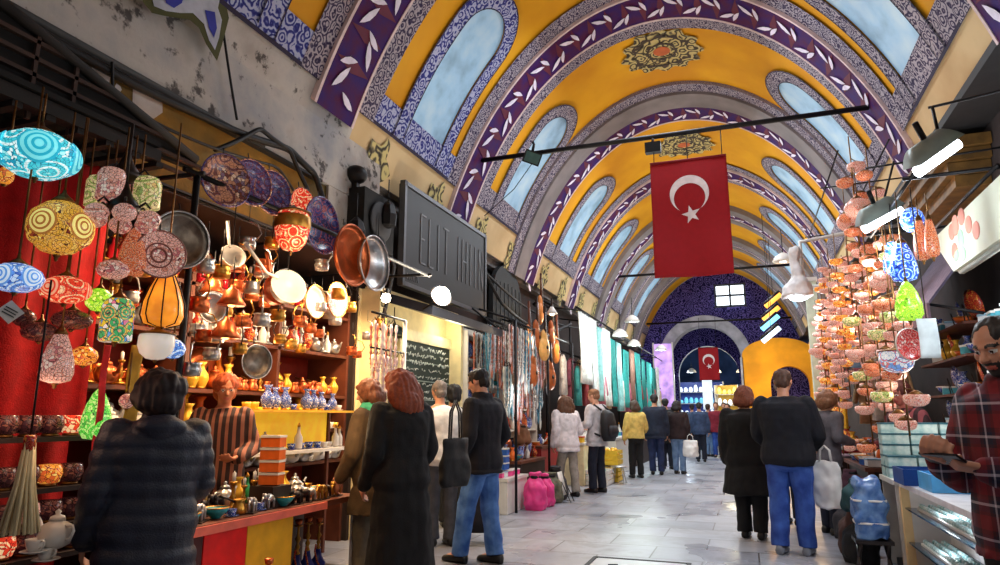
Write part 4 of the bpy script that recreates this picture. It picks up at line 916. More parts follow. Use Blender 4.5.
def mosaic_lamp(label, p, rx, rz, mat, shape='oblate', top=2.74, name='mosaic_lamp', group=None, finial=True, ros=None):
    p = Vector(p); t = thing(name, label, 'lamp', p, 0, group); b = MB()
    b.lathe([(r * rx, z * rz) for r, z in SH[shape]], 22); b.build('lamp_globe', mat, t)
    if ros:      # concentric rosette laid on the glass
        for ang in ros[1]:
            b = MB(); n = 22; R0 = [0, .1, .17, .25, .32, .41, .48]
            for i in range(6):
                vs = []
                for r in (R0[i], R0[i + 1]):
                    for k in range(n):
                        a = 2 * PI * k / n; u, v = ang + r * math.cos(a), r * math.sin(a) * min(1.6, rx / rz); vs.append((rx * 1.012 * math.cos(v) * math.cos(u), rx * 1.012 * math.cos(v) * math.sin(u), rz * 1.012 * math.sin(v)))
                b.add(vs, [(k, (k + 1) % n, n + (k + 1) % n, n + k) for k in range(n)], i % 2, True)
            b.build('rosette', ros[0], t)
    q = SH[shape][-1][0] * rx; b = MB(); b.lathe([(q * 1.12, rz * .93), (q * 1.2, rz * .99), (q * .8, rz * 1.12), (q * .25, rz * 1.2 + .01), (.006, rz * 1.2 + .03)], 16); b.build('cap', capm, t)
    if finial:
        b = MB(); b.lathe([(.012, -rz * .97), (.016, -rz * 1.04), (.007, -rz * 1.1), (.009, -rz * 1.16), (0, -rz * 1.24)], 10); b.build('finial', capm, t)
    if top > p.z + rz * 1.2 + .04: b = MB(); b.tube([(0, 0, rz * 1.2 + .02), (0, 0, top - p.z)], .005, 6); b.build('chain', capm, t)
    return t
def mlp(label, px, py, w, h, mk, shape='oblate', x=-3.0, **k):
    p = at(px, py, x=x); s_ = ppm(p); return mosaic_lamp(label, p, w / 2 / s_, h / 2 / s_, MZ[mk], shape, **k)
mlp('big turquoise mosaic lamp glowing at the top by the dark canopy', 38, 155, 76, 48, 'turq', x=-2.95, ros=([pm('rosette_light_turq', (120, 226, 234), .25, emit=.8), pm('rosette_deep_turq', (40, 170, 196), .25, emit=.8)], (-.6, .75, -2.0)))
mlp('gold and brown mosaic globe lamp under the big turquoise lamp', 60, 228, 60, 56, 'gold', ros=([pm('rosette_light_gold', (250, 226, 130), .25, emit=.6), pm('rosette_deep_gold', (170, 110, 50), .25, emit=.6)], (.1, 1.3, -1.2)))
mlp('pale blue oblong mosaic lamp at the height of the red one', 16, 278, 50, 30, 'blue', x=-2.9, ros=([pm('rosette_light_blue', (206, 226, 250), .25, emit=.7), pm('rosette_deep_blue', (96, 150, 220), .25, emit=.7)], (.05, -1.2)))
mlp('red and orange oblong mosaic lamp below the gold globe', 65, 290, 47, 28, 'red', ros=([pm('rosette_light_red', (250, 170, 130), .25, emit=.7), pm('rosette_deep_red', (220, 60, 40), .25, emit=.7)], (.7, -1.3)))
mlp('tall tulip-shaped white and pink glass lamp below the red one', 58, 358, 32, 50, 'pink', 'tulip')
mlp('lit green cone-shaped lamp hanging low beside the navy puffer coat', 97, 414, 28, 50, 'green', 'cone', x=-3.15)
mlp('small amber lamp beside the tulip-shaped glass lamp', 84, 356, 26, 20, 'amber', x=-3.2)
mlp('unlit dusky mosaic lamp right under the red lamp', 72, 320, 38, 20, 'dusk', x=-3.2)
mlp('second unlit dusky lamp lower down against the red cloth', 40, 332, 34, 20, 'dusk', x=-3.3)
mlp('small lit amber lamp half hidden behind the turquoise lamp', 5, 176, 16, 18, 'amber', x=-3.15)
mlp('many-coloured drum lamp with round green and pink chips', 117, 320, 30, 44, 'multi', 'drum', x=-2.95)
mlp('yellow-green mosaic lamp touching the many-coloured drum lamp', 99, 300, 26, 24, 'lime', x=-3.1)
mlp('unlit dusky lamp in the dark between the blue lamp and the tulip lamp', 24, 318, 22, 18, 'dusk', x=-3.4)
t = thing('price_tag', 'square white price tag hanging by its corner under the pale blue lamp', 'tag', at(10, 312, x=-2.9)); s_ = ppm(t.location)
b = MB(); r = 12 / s_; b.prism([(r, 0), (0, r), (-r, 0), (0, -r)], -.002, .002, 0, Tm((0, 0, 0), PI / 2, 0, .9)); b.build('card', white_c, t)
b = MB(); b.tube([(0, 0, r * .9), (.005, 0, r + 18 / s_)], .002, 5); b.build('string', iron, t)
b = MB()
for k in range(3): b.box((0, -.0035, .012 - k * .012), (.05, .002, .004))
b.build('print', iron, t).rotation_euler = (0, .5, .9)
# the chandelier of four shades by the canopy edge
def chandelier(label, p, mats, R, n, rr, rz, top, group=None, shape='drum'):
    p = Vector(p); t = thing('chandelier', label, 'chandelier', p, .4, group)
    b = MB(); b.lathe([(.01, .02), (.03, .03), (R * .55, .05), (R * .6, .08), (R * .3, .13), (.02, .17), (.012, .2)], 18); b.build('crown', dkmetal, t)
    b = MB(); b.tube([(0, 0, .19), (0, 0, top - p.z)], .007, 6); b.build('chain', dkmetal, t)
    for k in range(n):
        a = 2 * PI * k / n; c = Vector((R * math.cos(a), R * math.sin(a), 0))
        b = MB(); b.tube([(c.x * .4, c.y * .4, .06), (c.x * .8, c.y * .8, .1), (c.x, c.y, .07)], .006, 6); b.build('arm', dkmetal, t)
        b = MB(); b.lathe([(q * rr, z * rz - rz + .06) for q, z in SH[shape]], 16, 0, Tm(c)); b.build('lamp_shade', mats[k % len(mats)], t)
    return t
p = at(124, 188, x=-2.95)
chandelier('black chandelier with four cream and green mosaic shades at the canopy edge', p, [MZ['cream'], MZ['pink']], .12, 4, .065, .085, 2.74)
p = at(122, 222, x=-2.85); chandelier('pink chandelier cluster of small mosaic globes below the black chandelier', p, [MZ['pink']], .13, 6, .055, .045, 2.74, shape='oblate')
mlp('pink mosaic globe at the lower end of the chandelier cluster', 113, 270, 30, 20, 'pink', x=-2.9)
mlp('orange pink mosaic teardrop lamp beside the spiral disc', 133, 252, 26, 50, 'rust', 'cone', x=-2.9)
def disc(name, label, cat, p, r, mat, rim, rz=0., tilt=0., depth=.05, rings=None):
    """a dish hung facing the aisle"""
    t = thing(name, label, cat, p); T = Tm((0, 0, 0), 0, PI / 2 + tilt, rz)
    b = MB(); b.lathe([(0, 0), (r * .55, .004), (r * .82, depth * .5), (r * .97, depth), (r * .97, depth * 1.12), (r * .8, depth * .62), (r * .5, .014), (0, .01)], 32, 0, T); b.build('dish', mat, t)
    b = MB(); b.lathe([(r * .955, depth * 1.0), (r * 1.0, depth * .98), (r * 1.015, depth * 1.1), (r * .985, depth * 1.18), (r * .95, depth * 1.12)], 32, 0, T, cap=False); b.build('rim', rim, t)
    b = MB(); b.tube([(0, 0, r * .98), (-.01, 0, r + .06)], .004, 6); b.build('hook', iron, t)
    if rings:
        b = MB()
        for q, w in rings: b.lathe([(r * q, .017), (r * q, .021), (r * (q + w), .021), (r * (q + w), .017)], 28, 0, T, cap=False)
        b.build('ring_pattern', rim, t)
    return t
def dpx(name, label, cat, px, py, d, mat, rim, x=-3.0, **k):
    p = at(px, py, x=x); return disc(name, label, cat, p, d / 2 / ppm(p), mat, rim, **k)
dpx('mosaic_disc', 'pink mosaic disc with a spiral rosette in front of the round tray', 'disc', 158, 256, 48, MZ['pink'], pm('disc_rim', (150, 90, 80), .5), x=-2.85, rz=-.5, rings=[(.25, .08), (.48, .06)])
dpx('round_tray', 'round silver tray with a bright rim beside the spiral disc', 'tray', 177, 241, 58, pm('etched_silver', (120, 108, 96), .35, .7, var=.35, scale=20), silver, x=-3.05, rz=-.35)
dpx('wall_plate', 'large rosette plate at the dark corner of the plate row', 'plate', 222, 182, 54, MZ['plate'], MZ['violet'], x=-3.05, rz=-.3)  # plates in this row are no lamps; their glow is in the material
dpx('wall_plate', 'violet patterned plate next to the large rosette plate', 'plate', 247, 184, 48, MZ['violet'], MZ['plate'], x=-3.1, rz=-.2)
dpx('wall_plate', 'second violet patterned plate in the hanging row', 'plate', 268, 194, 46, MZ['violet'], MZ['plate'], x=-3.1, rz=-.2)
dpx('wall_plate', 'red and pink plate behind the red drum lamp', 'plate', 298, 206, 36, MZ['red'], MZ['plate'], x=-3.25, rz=-.1)
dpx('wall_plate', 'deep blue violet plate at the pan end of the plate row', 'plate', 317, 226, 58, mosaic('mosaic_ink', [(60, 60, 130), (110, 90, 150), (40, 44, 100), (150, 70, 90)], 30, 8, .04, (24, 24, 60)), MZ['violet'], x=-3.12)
p = at(292, 232, x=-3.0); s_ = ppm(p); t = mosaic_lamp('red glass drum lamp with a broad brass band', p, 17 / s_, 20 / s_, MZ['red'], 'bowl', top=2.72)
b = MB(); b.lathe([(17.5 / s_, .02), (18 / s_, .03), (18 / s_, .1), (17.5 / s_, .11)], 20, cap=False); b.build('brass_band', brass, t)
dpx('copper_pan', 'large hammered copper pan hung facing the aisle', 'pan', 343, 256, 62, copper, copper, x=-3.0, depth=.09)
dpx('silver_pan', 'large silver pan hung beside the copper pan', 'pan', 365, 264, 56, silver, silver, x=-3.0, depth=.09)
dpx('round_tray', 'small silver tray half hidden behind the copper lanterns', 'tray', 209, 308, 32, silver, silver, x=-3.3, rz=-.3)
dpx('round_tray', 'chased silver plate with dark centre hung by the goods shelf', 'tray', 253, 362, 34, pm('etched_silver', (120, 108, 96), .35, .7), silver, x=-3.5, rz=-.3)
dpx('oval_plate', 'tall pale oval plate hung left of the wooden shelf post', 'plate', 311, 302, 34, white_c, brass, x=-3.6); dpx('oval_plate', 'tall pale pink plate hung over the crowded top shelf', 'plate', 333, 300, 36, MZ['pink'], brass, x=-3.6)
# orange lantern, bowls and pans on chains
p = at(164, 300, x=-2.9); s_ = ppm(p); t = mosaic_lamp('large amber glass lantern with a dark metal cage', p, 20 / s_, 27 / s_, pm('amber_lantern', (240, 140, 40), .3, emit=.9, var=.3), 'tulip', top=2.9, name='lantern')
b = MB()
for k in range(8):
    a = k * PI / 4; b.tube([(r * 21 / s_ * math.cos(a), r * 21 / s_ * math.sin(a), z * 27 / s_) for r, z in SH['tulip']], .004, 5)
b.build('cage', dkmetal, t)
p = at(156, 347, x=-2.9); s_ = ppm(p); mosaic_lamp('small white glass bowl lamp under the amber lantern', p, 17 / s_, 13 / s_, pm('milk_glass', (236, 226, 214), .2, emit=.35), 'bowl', top=p.z + .1)
mlp('small blue mosaic lamp under the amber lantern', 173, 349, 24, 20, 'blue', x=-2.95, top=2.0)
mlp('little silver glass ball hanging beside the navy puffer coat', 127, 401, 15, 15, 'pink', x=-2.95, top=1.6)
def hang_pot(m, m2): 
    t = thing('hanging_pot', 'pot', 'pot', (0, 0, 0))
    b = MB(); b.lathe([(.03, -.08), (.06, -.075), (.066, -.03), (.055, .0), (.068, .015), (.064, .015), (.05, .0), (.0, -.02)], 18); b.build('pot_body', m, t)
    b = MB(); b.tube([(.06, 0, .0), (.1, 0, .06), (.06, 0, .14), (0, 0, .16)], .006, 6); b.build('handle', m2, t)
    b = MB(); b.tube([(0, 0, .155), (0, 0, .3)], .003, 5); b.build('wire', iron, t)
    return Proto(t)
def bell(m):
    t = thing('bell_lamp', 'lamp', 'lamp', (0, 0, 0)); b = MB(); b.lathe([(.085, -.06), (.09, -.055), (.06, -.01), (.05, .03), (.02, .05), (.012, .07)], 18); b.build('shade', m, t)
    b = MB(); b.ball((0, 0, -.045), .028, 10); b.build('bulb', glow('warm_bulb', (255, 190, 110), 5.), t)
    b = MB(); b.tube([(0, 0, .06), (0, 0, .26)], .004, 5); b.build('cord', iron, t)
    return Proto(t)
HP = [hang_pot(copper, brass), hang_pot(silver, silver), hang_pot(brass, dkmetal)]; BL = bell(copper)
hang = [(206, 262, 1, 'copper', 'top of the copper cluster by the pole'), (222, 268, 2, 'white metal', 'beside the pole under the plates'), (237, 262, 0, 'copper', 'under the violet plates'), (213, 285, 0, 'copper', 'next to the pole at mid height'), (232, 296, 0, 'copper', 'in the middle of the copper cluster'), (252, 284, 1, 'brass', 'above the long-handled pan'), (264, 262, 0, 'copper', 'right under the second violet plate'), (244, 318, 0, 'copper', 'low in the copper cluster'), (262, 316, 1, 'silver', 'low by the goods shelf'), (226, 328, 0, 'copper', 'above the striped seller'), (204, 332, 0, 'copper', 'low by the pole'), (212, 350, 1, 'silver', 'lowest by the pole'), (192, 365, 1, 'silver', 'behind the navy coat'), (240, 345, 2, 'brass', 'right above the striped seller'), (278, 312, 2, 'brass', 'beneath the long-handled pan'), (300, 318, 0, 'copper', 'by the crowded top shelf'), (200, 300, 0, 'copper', 'half hidden by the pole'), (272, 240, 2, 'brass', 'between the plates and the pans'), (322, 262, 1, 'silver', 'beside the large copper pan'), (248, 240, 1, 'silver', 'under the row of violet plates')]
for i, (px, py, k, w_, d_) in enumerate(hang):
    p = at(px, py, x=-3.05 - .12 * (i % 4)); pr = BL if i in (3, 4, 9) else HP[k]
    pr.put(p, random.uniform(-1, 1), '%s %s hanging %s' % (w_, 'bell lamp' if pr is BL else 'pot', d_), 'copper and silver pots hung over the stall', random.uniform(.75, .95) * (1.15 if pr is BL else 1))
cn = {}
for i in range(34):
    k = (i * 2 + i // 3) % 3; w_ = ('copper', 'silver', 'brass')[k]; j = cn.get(w_, 0); cn[w_] = j + 1
    HP[k].put((-3.5 - .16 * (i % 3), 3.12 + .088 * i, 2.42 - .17 * ((i * 5) % 4)), random.uniform(-2, 2), '%s small %s pot from the pole in the upper hanging row' % (nth(j), w_), 'small pots in the upper hanging row', random.uniform(.75, 1.05))
# long handled pans
def ladle_pan(label, px, py, d, mat, ang, L, x=-3.0):
    p = at(px, py, x=x); s_ = ppm(p); r = d / 2 / s_; t = thing('long_handled_pan', label, 'pan', p); T = Tm((0, 0, 0), 0, PI / 2 - .3, -.5)
    b = MB(); b.lathe([(0, -.05), (r * .8, -.05), (r, .03), (r * 1.03, .035), (r * .95, .03), (r * .75, -.04), (0, -.042)], 26, 0, T); b.build('pan_body', mat, t)
    b = MB(); e = Vector((.0, -math.cos(ang), math.sin(ang))) * L; b.tube([Vector((0, -math.cos(ang), math.sin(ang))) * r * .95, e * .5 + Vector((0, 0, -.04)), e], [.012, .009, .013], 8); b.build('handle', mat, t)
    b = MB(); b.tube([(0, 0, r), (0, 0, r + .3)], .004, 5); b.build('hook', iron, t); return t
ladle_pan('white enamel pan with a long sweeping handle', 287, 288, 36, white_c, .45, .5)
ladle_pan('copper pan tucked behind the white enamel pan', 276, 292, 30, copper, 1.1, .3, -3.15)
ladle_pan('small white pan hanging high beside the pole', 232, 258, 24, white_c, 1.3, .25, -3.2)
# goods rack behind the counter
zs = [at(345, y, x=-4.1).z for y in (458, 428, 396, 356, 318)]
rk = thing('display_rack', 'tall red-brown rack packed with brass and china', 'shelf', (-4.35, 4.7, 0))
for z in zs: b = MB(); b.box((0, 0, z - .015), (.5, 3.3, .03)); b.build('shelf_board', wood, rk)
b = MB(); b.box((-.27, 0, 1.3), (.03, 3.4, 2.6)); b.build('back_panel', pm('red_panel', (140, 40, 20), .6, var=.2), rk)
for y in (-1.66, -.6, .5, 1.66): b = MB(); b.box((.0, y, 1.3), (.5, .04, 2.6)); b.build('upright', wood, rk)
names = ['on goods rack lowest shelf', 'on goods rack second shelf', 'on goods rack third shelf', 'on goods rack fourth shelf', 'on goods rack top shelf']
kk = [['steap', 'bcup', 'wteap', 'candle', 'abot', 'wbot'], ['bcup', 'gcup', 'wteap', 'gvase', 'ovase', 'obowl', 'abot'], ['cteap', 'gvase', 'candle', 'cpot', 'obowl', 'cplate', 'abot'], ['scand', 'steap', 'wbot', 'rvase', 'candle', 'bele', 'rbot', 'wteap'], ['rvase', 'candle', 'rbot', 'cpot', 'cteap', 'rplate', 'bpot']]
for z, nm, k_ in zip(zs, names, kk):
    c = {}; cf = {}
    for ya, yb in ((3.08, 4.06), (4.14, 5.16), (5.24, 6.32)): fill(nm, (-4.38, ya, z + .006), (-4.38, yb, z + .006), k_, 'the lamp end', cnt=c, face=PI, smin=1.5, smax=1.95, gap=.85); fill(nm.replace('on ', 'at the front of '), (-4.13, ya, z + .006), (-4.13, yb, z + .006), k_[:4], 'the lamp end', cnt=cf, face=PI, smin=1., smax=1.3, gap=.85, jit=.01)
# yellow self-glowing ledge with white cups in front of the rack
t = thing('display_ledge', 'yellow-lined glass ledge with white cups before the goods rack', 'shelf', (-3.78, 5.05, 0))
z1 = at(290, 450, x=-3.75).z; z2 = at(290, 430, x=-3.75).z
b = MB(); b.box((0, 0, z1 - .012), (.34, 1.5, .024)); b.build('shelf_board', white_c, t); b = MB(); b.box((0, 0, z2 + .16), (.34, 1.5, .02)); b.build('shelf_board', pm('yellow_shelf', (236, 176, 50), .4), t)
b = MB(); b.box((-.16, 0, (z1 + z2) / 2 + .1), (.02, 1.5, .36)); b.build('back_panel', pm('yellow_glow_panel', (246, 196, 50), .5, emit=.35), t)  # back panel glows by itself, its light put into the colour
for y in (-.74, .74): b = MB(); b.box((-.14, y, (z1 + .2) / 2 + .1), (.03, .03, z1 + .4)); b.build('leg', wood, t)
fill('on the yellow-lined ledge', (-3.74, 4.33, z1 + .006), (-3.74, 5.77, z1 + .006), ['bcup', 'bcup', 'ucup', 'steap', 'wbot'], 'the lamp end', face=PI)
fill('on top of the yellow-lined ledge', (-3.74, 4.33, z2 + .175), (-3.74, 5.77, z2 + .175), ['ucup', 'gcup', 'bvase', 'bcup', 'bvase'], 'the lamp end', face=PI)
# the low counter with red and yellow front
zt = .66; ct = thing('stall_counter', 'low stall counter with red and yellow front panels', 'counter', (0, 0, 0))
b = MB(); b.box((-3.28, 3.95, zt - .02), (.56, 2.0, .04)); b.build('worktop', wood, ct)
def fpanel(y0, y1, mat, nm):
    b = MB(); b.box((-3.02, (y0 + y1) / 2, zt / 2 - .02), (.02, y1 - y0, zt - .06)); b.build(nm, mat, ct)
fpanel(3.26, 3.62, pm('bright_red_panel', (226, 20, 16), .45), 'front_panel'); fpanel(3.625, 4.08, pm('yellow_front', (226, 164, 24), .5, var=.1), 'front_panel')
fpanel(2.98, 3.25, pm('dark_maroon', (70, 22, 22), .6), 'front_panel')
b = MB(); b.box((-3.0, 3.7, zt - .03), (.03, 1.5, .05)); b.build('trim_strip', pm('rose_strip', (230, 110, 90), .4), ct)
for y in (2.98, 4.1, 4.92): b = MB(); b.box((-3.05, y, zt / 2 - .02), (.04, .03, zt - .04)); b.build('post', white_c if y > 4.8 else wood, ct)
b = MB(); b.box((-3.54, 3.95, zt / 2 - .02), (.02, 1.96, zt - .04)); b.build('back_panel', dark_wood, ct)
b = MB(); b.box((-3.28, 4.5, .1), (.5, .8, .03)); b.build('lower_shelf', dark_wood, ct)
fill('on the front edge of the low counter', (-3.1, 3.02, zt + .006), (-3.1, 4.9, zt + .006), ['sele', 'bele', 'dele', 'bpot', 'tbowl', 'dele', 'sele', 'cpot', 'ucup'], 'the red end', face=-PI / 2, smin=.85, smax=1.05, gap=.85)
fill('in the second row on the low counter', (-3.27, 3.02, zt + .006), (-3.27, 4.9, zt + .006), ['steap', 'bpot', 'dele', 'candle', 'tbowl', 'bpot'], 'the red end', face=-PI / 2)
fill('in the back row on the low counter', (-3.44, 3.02, zt + .006), (-3.44, 4.9, zt + .006), ['candle', 'steap', 'gbot', 'cteap', 'scand', 'gvase'], 'the red end', face=-PI / 2)
p = at(291, 505, x=-3.2)
for k in range(4): P['obox'][0].put((-3.19, 4.05, zt + .15 + .085 * k), .2, '%s orange gift box from the bottom of the small stack on the counter' % nth(k), 'stacked orange gift boxes', 1.1)
b = MB(); b.box((-3.19, 4.05, zt + .073), (.2, .2, .14)); tag(b.build('stack_riser', dark_wood), 'dark wooden riser under the stack of orange boxes', 'riser')
fill('under the open end of the counter', (-3.2, 4.16, .122), (-3.2, 4.86, .122), ['hook', 'rhook', 'hook'], 'the yellow panel', face=-1.2, smin=.72, smax=.8)
P['hook'][0].put((-2.86, 3.66, .004), -.5, 'blue glass hookah standing on the floor before the yellow panel', None, .8)
# brass pots in front of the counter, boxes with white labels
t = thing('lidded_pot', 'squat brass pot with a white lid on the floor before the red panel', 'pot', (-2.8, 3.42, 0)); b = MB(); b.lathe([(.07, 0), (.11, .03), (.13, .12), (.1, .2), (.08, .22)], 20); b.build('pot_body', brass, t); b = MB(); b.lathe([(.105, .215), (.11, .235), (.07, .27), (.02, .285), (.02, .3), (0, .31)], 20); b.build('lid', white_c, t)
t = thing('lidded_pot', 'small dark pot with a cream lid before the yellow panel', 'pot', (-2.82, 3.95, 0)); b = MB(); b.lathe([(.06, 0), (.09, .03), (.1, .1), (.08, .17)], 18); b.build('pot_body', dkmetal, t); b = MB(); b.lathe([(.088, .165), (.09, .185), (.05, .21), (.015, .22), (0, .24)], 18); b.build('lid', white_c, t)
for k, (z, h) in enumerate(((.0, .2), (.2, .07), (.27, .2))):
    t = thing('storage_box', ['white labelled box at the bottom beside the counter', 'flat black box between the two white boxes', 'white labelled box on top beside the counter'][k], 'box', (-2.86, 3.02, z)); b = MB(); b.box((0, 0, h / 2 + .001), (.2, .16, h - .004)); b.build('carton', white_c if k != 1 else pm('black_card', (24, 22, 26), .5), t)
    if k != 1: b = MB(); b.box((.101, 0, h * .6), (.002, .1, .05)); b.build('label', pm('blue_card', (40, 90, 170), .5), t); 
    b = MB(); b.box((0, -.081, h * .6), (.12, .002, h * .3)); b.build('tape', pm('dull_print', (120, 150, 160), .6), t)
# dark candle rack below the mosaic lamps
rk = thing('lamp_rack', 'dark stepped rack of small candle lamps below the red cloth', 'shelf', (0, 0, 0)); zz = [at(60, y, x=-3.35).z for y in (436, 484, 518, 545)]
for k, z in enumerate(zz): b = MB(); b.box((-3.4 + .03 * k, 2.05, z - .012), (.3, 1.5, .024)); b.build('shelf_board', dark_wood, rk)
for y in (1.32, 2.78): b = MB(); b.box((-3.4, y, .62), (.3, .03, 1.24)); b.build('upright', dark_wood, rk)
def candle_lamp(m):
    t = thing('candle_lamp', 'lamp', 'lamp'); b = MB(); b.lathe([(.02, .01), (.04, .015), (.052, .05), (.045, .085), (.04, .09)], 16); b.build('glass_cup', m, t); b = MB(); b.lathe([(.035, 0), (.035, .008), (.02, .014)], 14); b.build('foot', capm, t); return Proto(t)
CL = [(candle_lamp(MZ[k]), n) for k, n in (('red', 'red'), ('pink', 'pale pink'), ('amber', 'amber'), ('dusk', 'unlit dusky'), ('dusk', 'dark unlit'))]
for k, z in enumerate(zz):
    cn = {}
    for j in range(11):
        pr, n = CL[(j * 3 + k * 2) % 3] if (j + k) % 4 == 2 and j > 2 else CL[3 + j % 2]
        i = cn.get(n, 0); cn[n] = i + 1
        pr.put((-3.33 + .03 * k, 1.45 + j * .115, z + .002), random.random(), '%s %s candle lamp from the near end, %s step of dark rack' % (nth(i), n, ['top', 'second', 'third', 'lowest'][k]), 'candle lamps on the dark rack', 1.15)
t = thing('straw_broom', 'pale straw bundle hanging in the dark corner below the lamps', 'broom', at(24, 485, x=-2.95)); b = MB()
for k in range(26): a = k * 2.4; r = .012 * math.sqrt(k); b.tube([(r * .25 * math.cos(a), r * .25 * math.sin(a), .2), (r * .6 * math.cos(a), r * .6 * math.sin(a), 0), (r * 1.3 * math.cos(a), r * 1.3 * math.sin(a), -.2)], .007, 5)
b.build('straw', pm('straw', (226, 204, 156), .8), t); b = MB(); b.lathe([(.02, .14), (.024, .15), (.024, .2), (.018, .21)], 12); b.build('binding', red_c, t); b = MB(); b.tube([(0, 0, .2), (0, 0, .9)], .005, 6); b.build('cord', iron, t)
for k, (px, py) in enumerate(((34, 552), (54, 548), (46, 560))):
    p = at(px, py, x=-3.0); P['wteap' if k == 1 else 'bcup'][0].put((p.x, p.y, p.z), 0, '%s standing at the very bottom of the dark corner, %s' % ('white china teapot' if k == 1 else 'white china cup', ['behind', 'between two cups', 'in front'][k]), 'china in the dark corner', 1.1)
b = MB(); pz = at(46, 562, x=-3.0).z; b.box((-3.0, 1.95, pz / 2 - .01), (.3, .6, pz - .02)); tag(b.build('low_crate', dark_wood), 'dark crate under the white china in the dark corner', 'crate')
# narrow striped scarf strips hung between lamps and counter
for k, (px, w_, mt, lb) in enumerate(((104, .03, cm('red_strip', (190, 40, 44)), 'narrow red cloth strip hanging below the many-coloured drum lamp'), (131, .07, cm('ochre_strip', (176, 136, 40)), 'ochre yellow hanging strip below the many-coloured drum lamp'))):
    p0 = at(px, 345, x=-3.1); b = MB(); b.cloth((p0.x, p0.y, .9), (.01, w_, 0), (0, 0, p0.z - .9), 4, 12, lambda a, c: .01 * math.sin(c * 14)); tag(b.build('hanging_strip', mt), lb, 'cloth')
# cables over the ochre band
def cable(pts, r, label, mat=rod_m):
    n = []; 
    for i in range(len(pts) - 1):
        for k in range(6):
            f = k / 6; p = Vector(pts[i]).lerp(Vector(pts[i + 1]), f); p.z -= .05 * math.sin(PI * f) * (Vector(pts[i]) - Vector(pts[i + 1])).length / 2; n.append(p)
    n.append(Vector(pts[-1]))
    for _ in range(3): n = [n[0]] + [q for i in range(len(n) - 1) for q in (n[i].lerp(n[i + 1], .25), n[i].lerp(n[i + 1], .75))][1:-1] + [n[-1]] if len(n) < 120 else [n[0]] + [(n[i - 1] + n[i] * 2 + n[i + 1]) / 4 for i in range(1, len(n) - 1)] + [n[-1]]
    for _ in range(10): n = [n[0]] + [(n[i - 1] + n[i] * 2 + n[i + 1]) / 4 for i in range(1, len(n) - 1)] + [n[-1]]
    b = MB(); b.tube(n, r, 6); tag(b.build('cable', mat), label, 'cable')
cable([(-3.7, -1, 3.48), (-3.7, 2.2, 3.47), (-3.68, 3.6, 3.47), (-3.66, 4.6, 3.6), (-3.66, 5.0, 3.5), (-3.66, 5.35, 3.0), (-3.66, 5.6, 2.8)], .03, 'thick black cable bundle along the plaster ledge')
cable([(-3.66, 2.3, 3.4), (-3.6, 3.2, 3.2), (-3.6, 4.4, 3.35), (-3.6, 5.2, 2.9)], .012, 'thin black cable sagging over the ochre band')
cable([at(112, 62, x=-3.66), at(113, 100, x=-3.66), at(128, 125, x=-3.66)], .01, 'short black wire dropping over the ochre band')
cable([at(222, 22, x=-3.66), at(237, 120, x=-3.66)], .01, 'thin wire hanging down the peeling plaster')
cable([at(60, 52, x=-3.62), at(150, 130, x=-3.62), at(196, 162, x=-3.62)], .016, 'black cable slanting from the canopy to the plates')
cable([at(215, 150, x=-3.64), at(260, 128, x=-3.64), at(290, 150, x=-3.64), at(308, 190, x=-3.64)], .02, 'black cable arching over the plate row')
# ================================================================== SIGN, DOORWAY AND FURTHER STALLS, LEFT SIDE
# black housing and lanterns beside the sign
t = thing('air_conditioner', 'dark grimy air conditioner unit on brackets beside the black sign', 'air conditioner', (-3.72, 6.0, 3.0)); b = MB(); b.box((0, 0, .3), (.34, .62, .6)); b.build('housing', pm('grimy_black', (20, 20, 22), .9, var=.5), t)
b = MB(); b.lathe([(.02, 0), (.2, 0), (.22, .02), (.2, .03), (.05, .03)], 24, 0, Tm((.17, 0, .3), 0, PI / 2)); b.build('fan_grille', pm('grimy_grey', (40, 40, 44), .7), t)
for y in (-.25, .25): b = MB(); b.tube([(-.17, y, 0), (.15, y, 0), (-.17, y, -.3)], .015, 6); b.build('bracket', iron, t)
b = MB(); b.tube([(.1, .33, .1), (.14, .4, -.1), (.05, .42, -.5), (.0, .38, -.8)], .022, 8); b.build('hose', pm('grimy_grey', (40, 40, 44), .7), t)
t = thing('loudspeaker', 'small black round loudspeaker on top of the dark housing', 'loudspeaker', (-3.7, 5.75, 3.68)); b = MB(); b.ball((0, 0, .08), (.12, .12, .1), 14); b.build('housing', iron, t); b = MB(); b.box((0, 0, -.04), (.06, .06, .1)); b.build('mount', iron, t)
for k, (px, py) in enumerate(((356, 232), (378, 250), (388, 215))):
    p = at(px, py, x=-3.5); t = thing('lantern', ['unlit black lantern hanging below the dark housing', 'second unlit black lantern close to the sign edge', 'unlit black lantern nearest the sign corner'][k], 'lantern', p)
    b = MB(); b.lathe([(.04, -.14), (.09, -.12), (.1, .0), (.07, .1), (.02, .15)], 8, 0, None, False); b.build('cage', iron, t); b = MB(); b.lathe([(.05, -.11), (.07, 0), (.05, .08)], 10); b.build('glass', pm('smoked_glass', (70, 52, 40), .2), t); b = MB(); b.tube([(0, 0, .14), (0, 0, .4)], .006, 5); b.build('hook', iron, t)
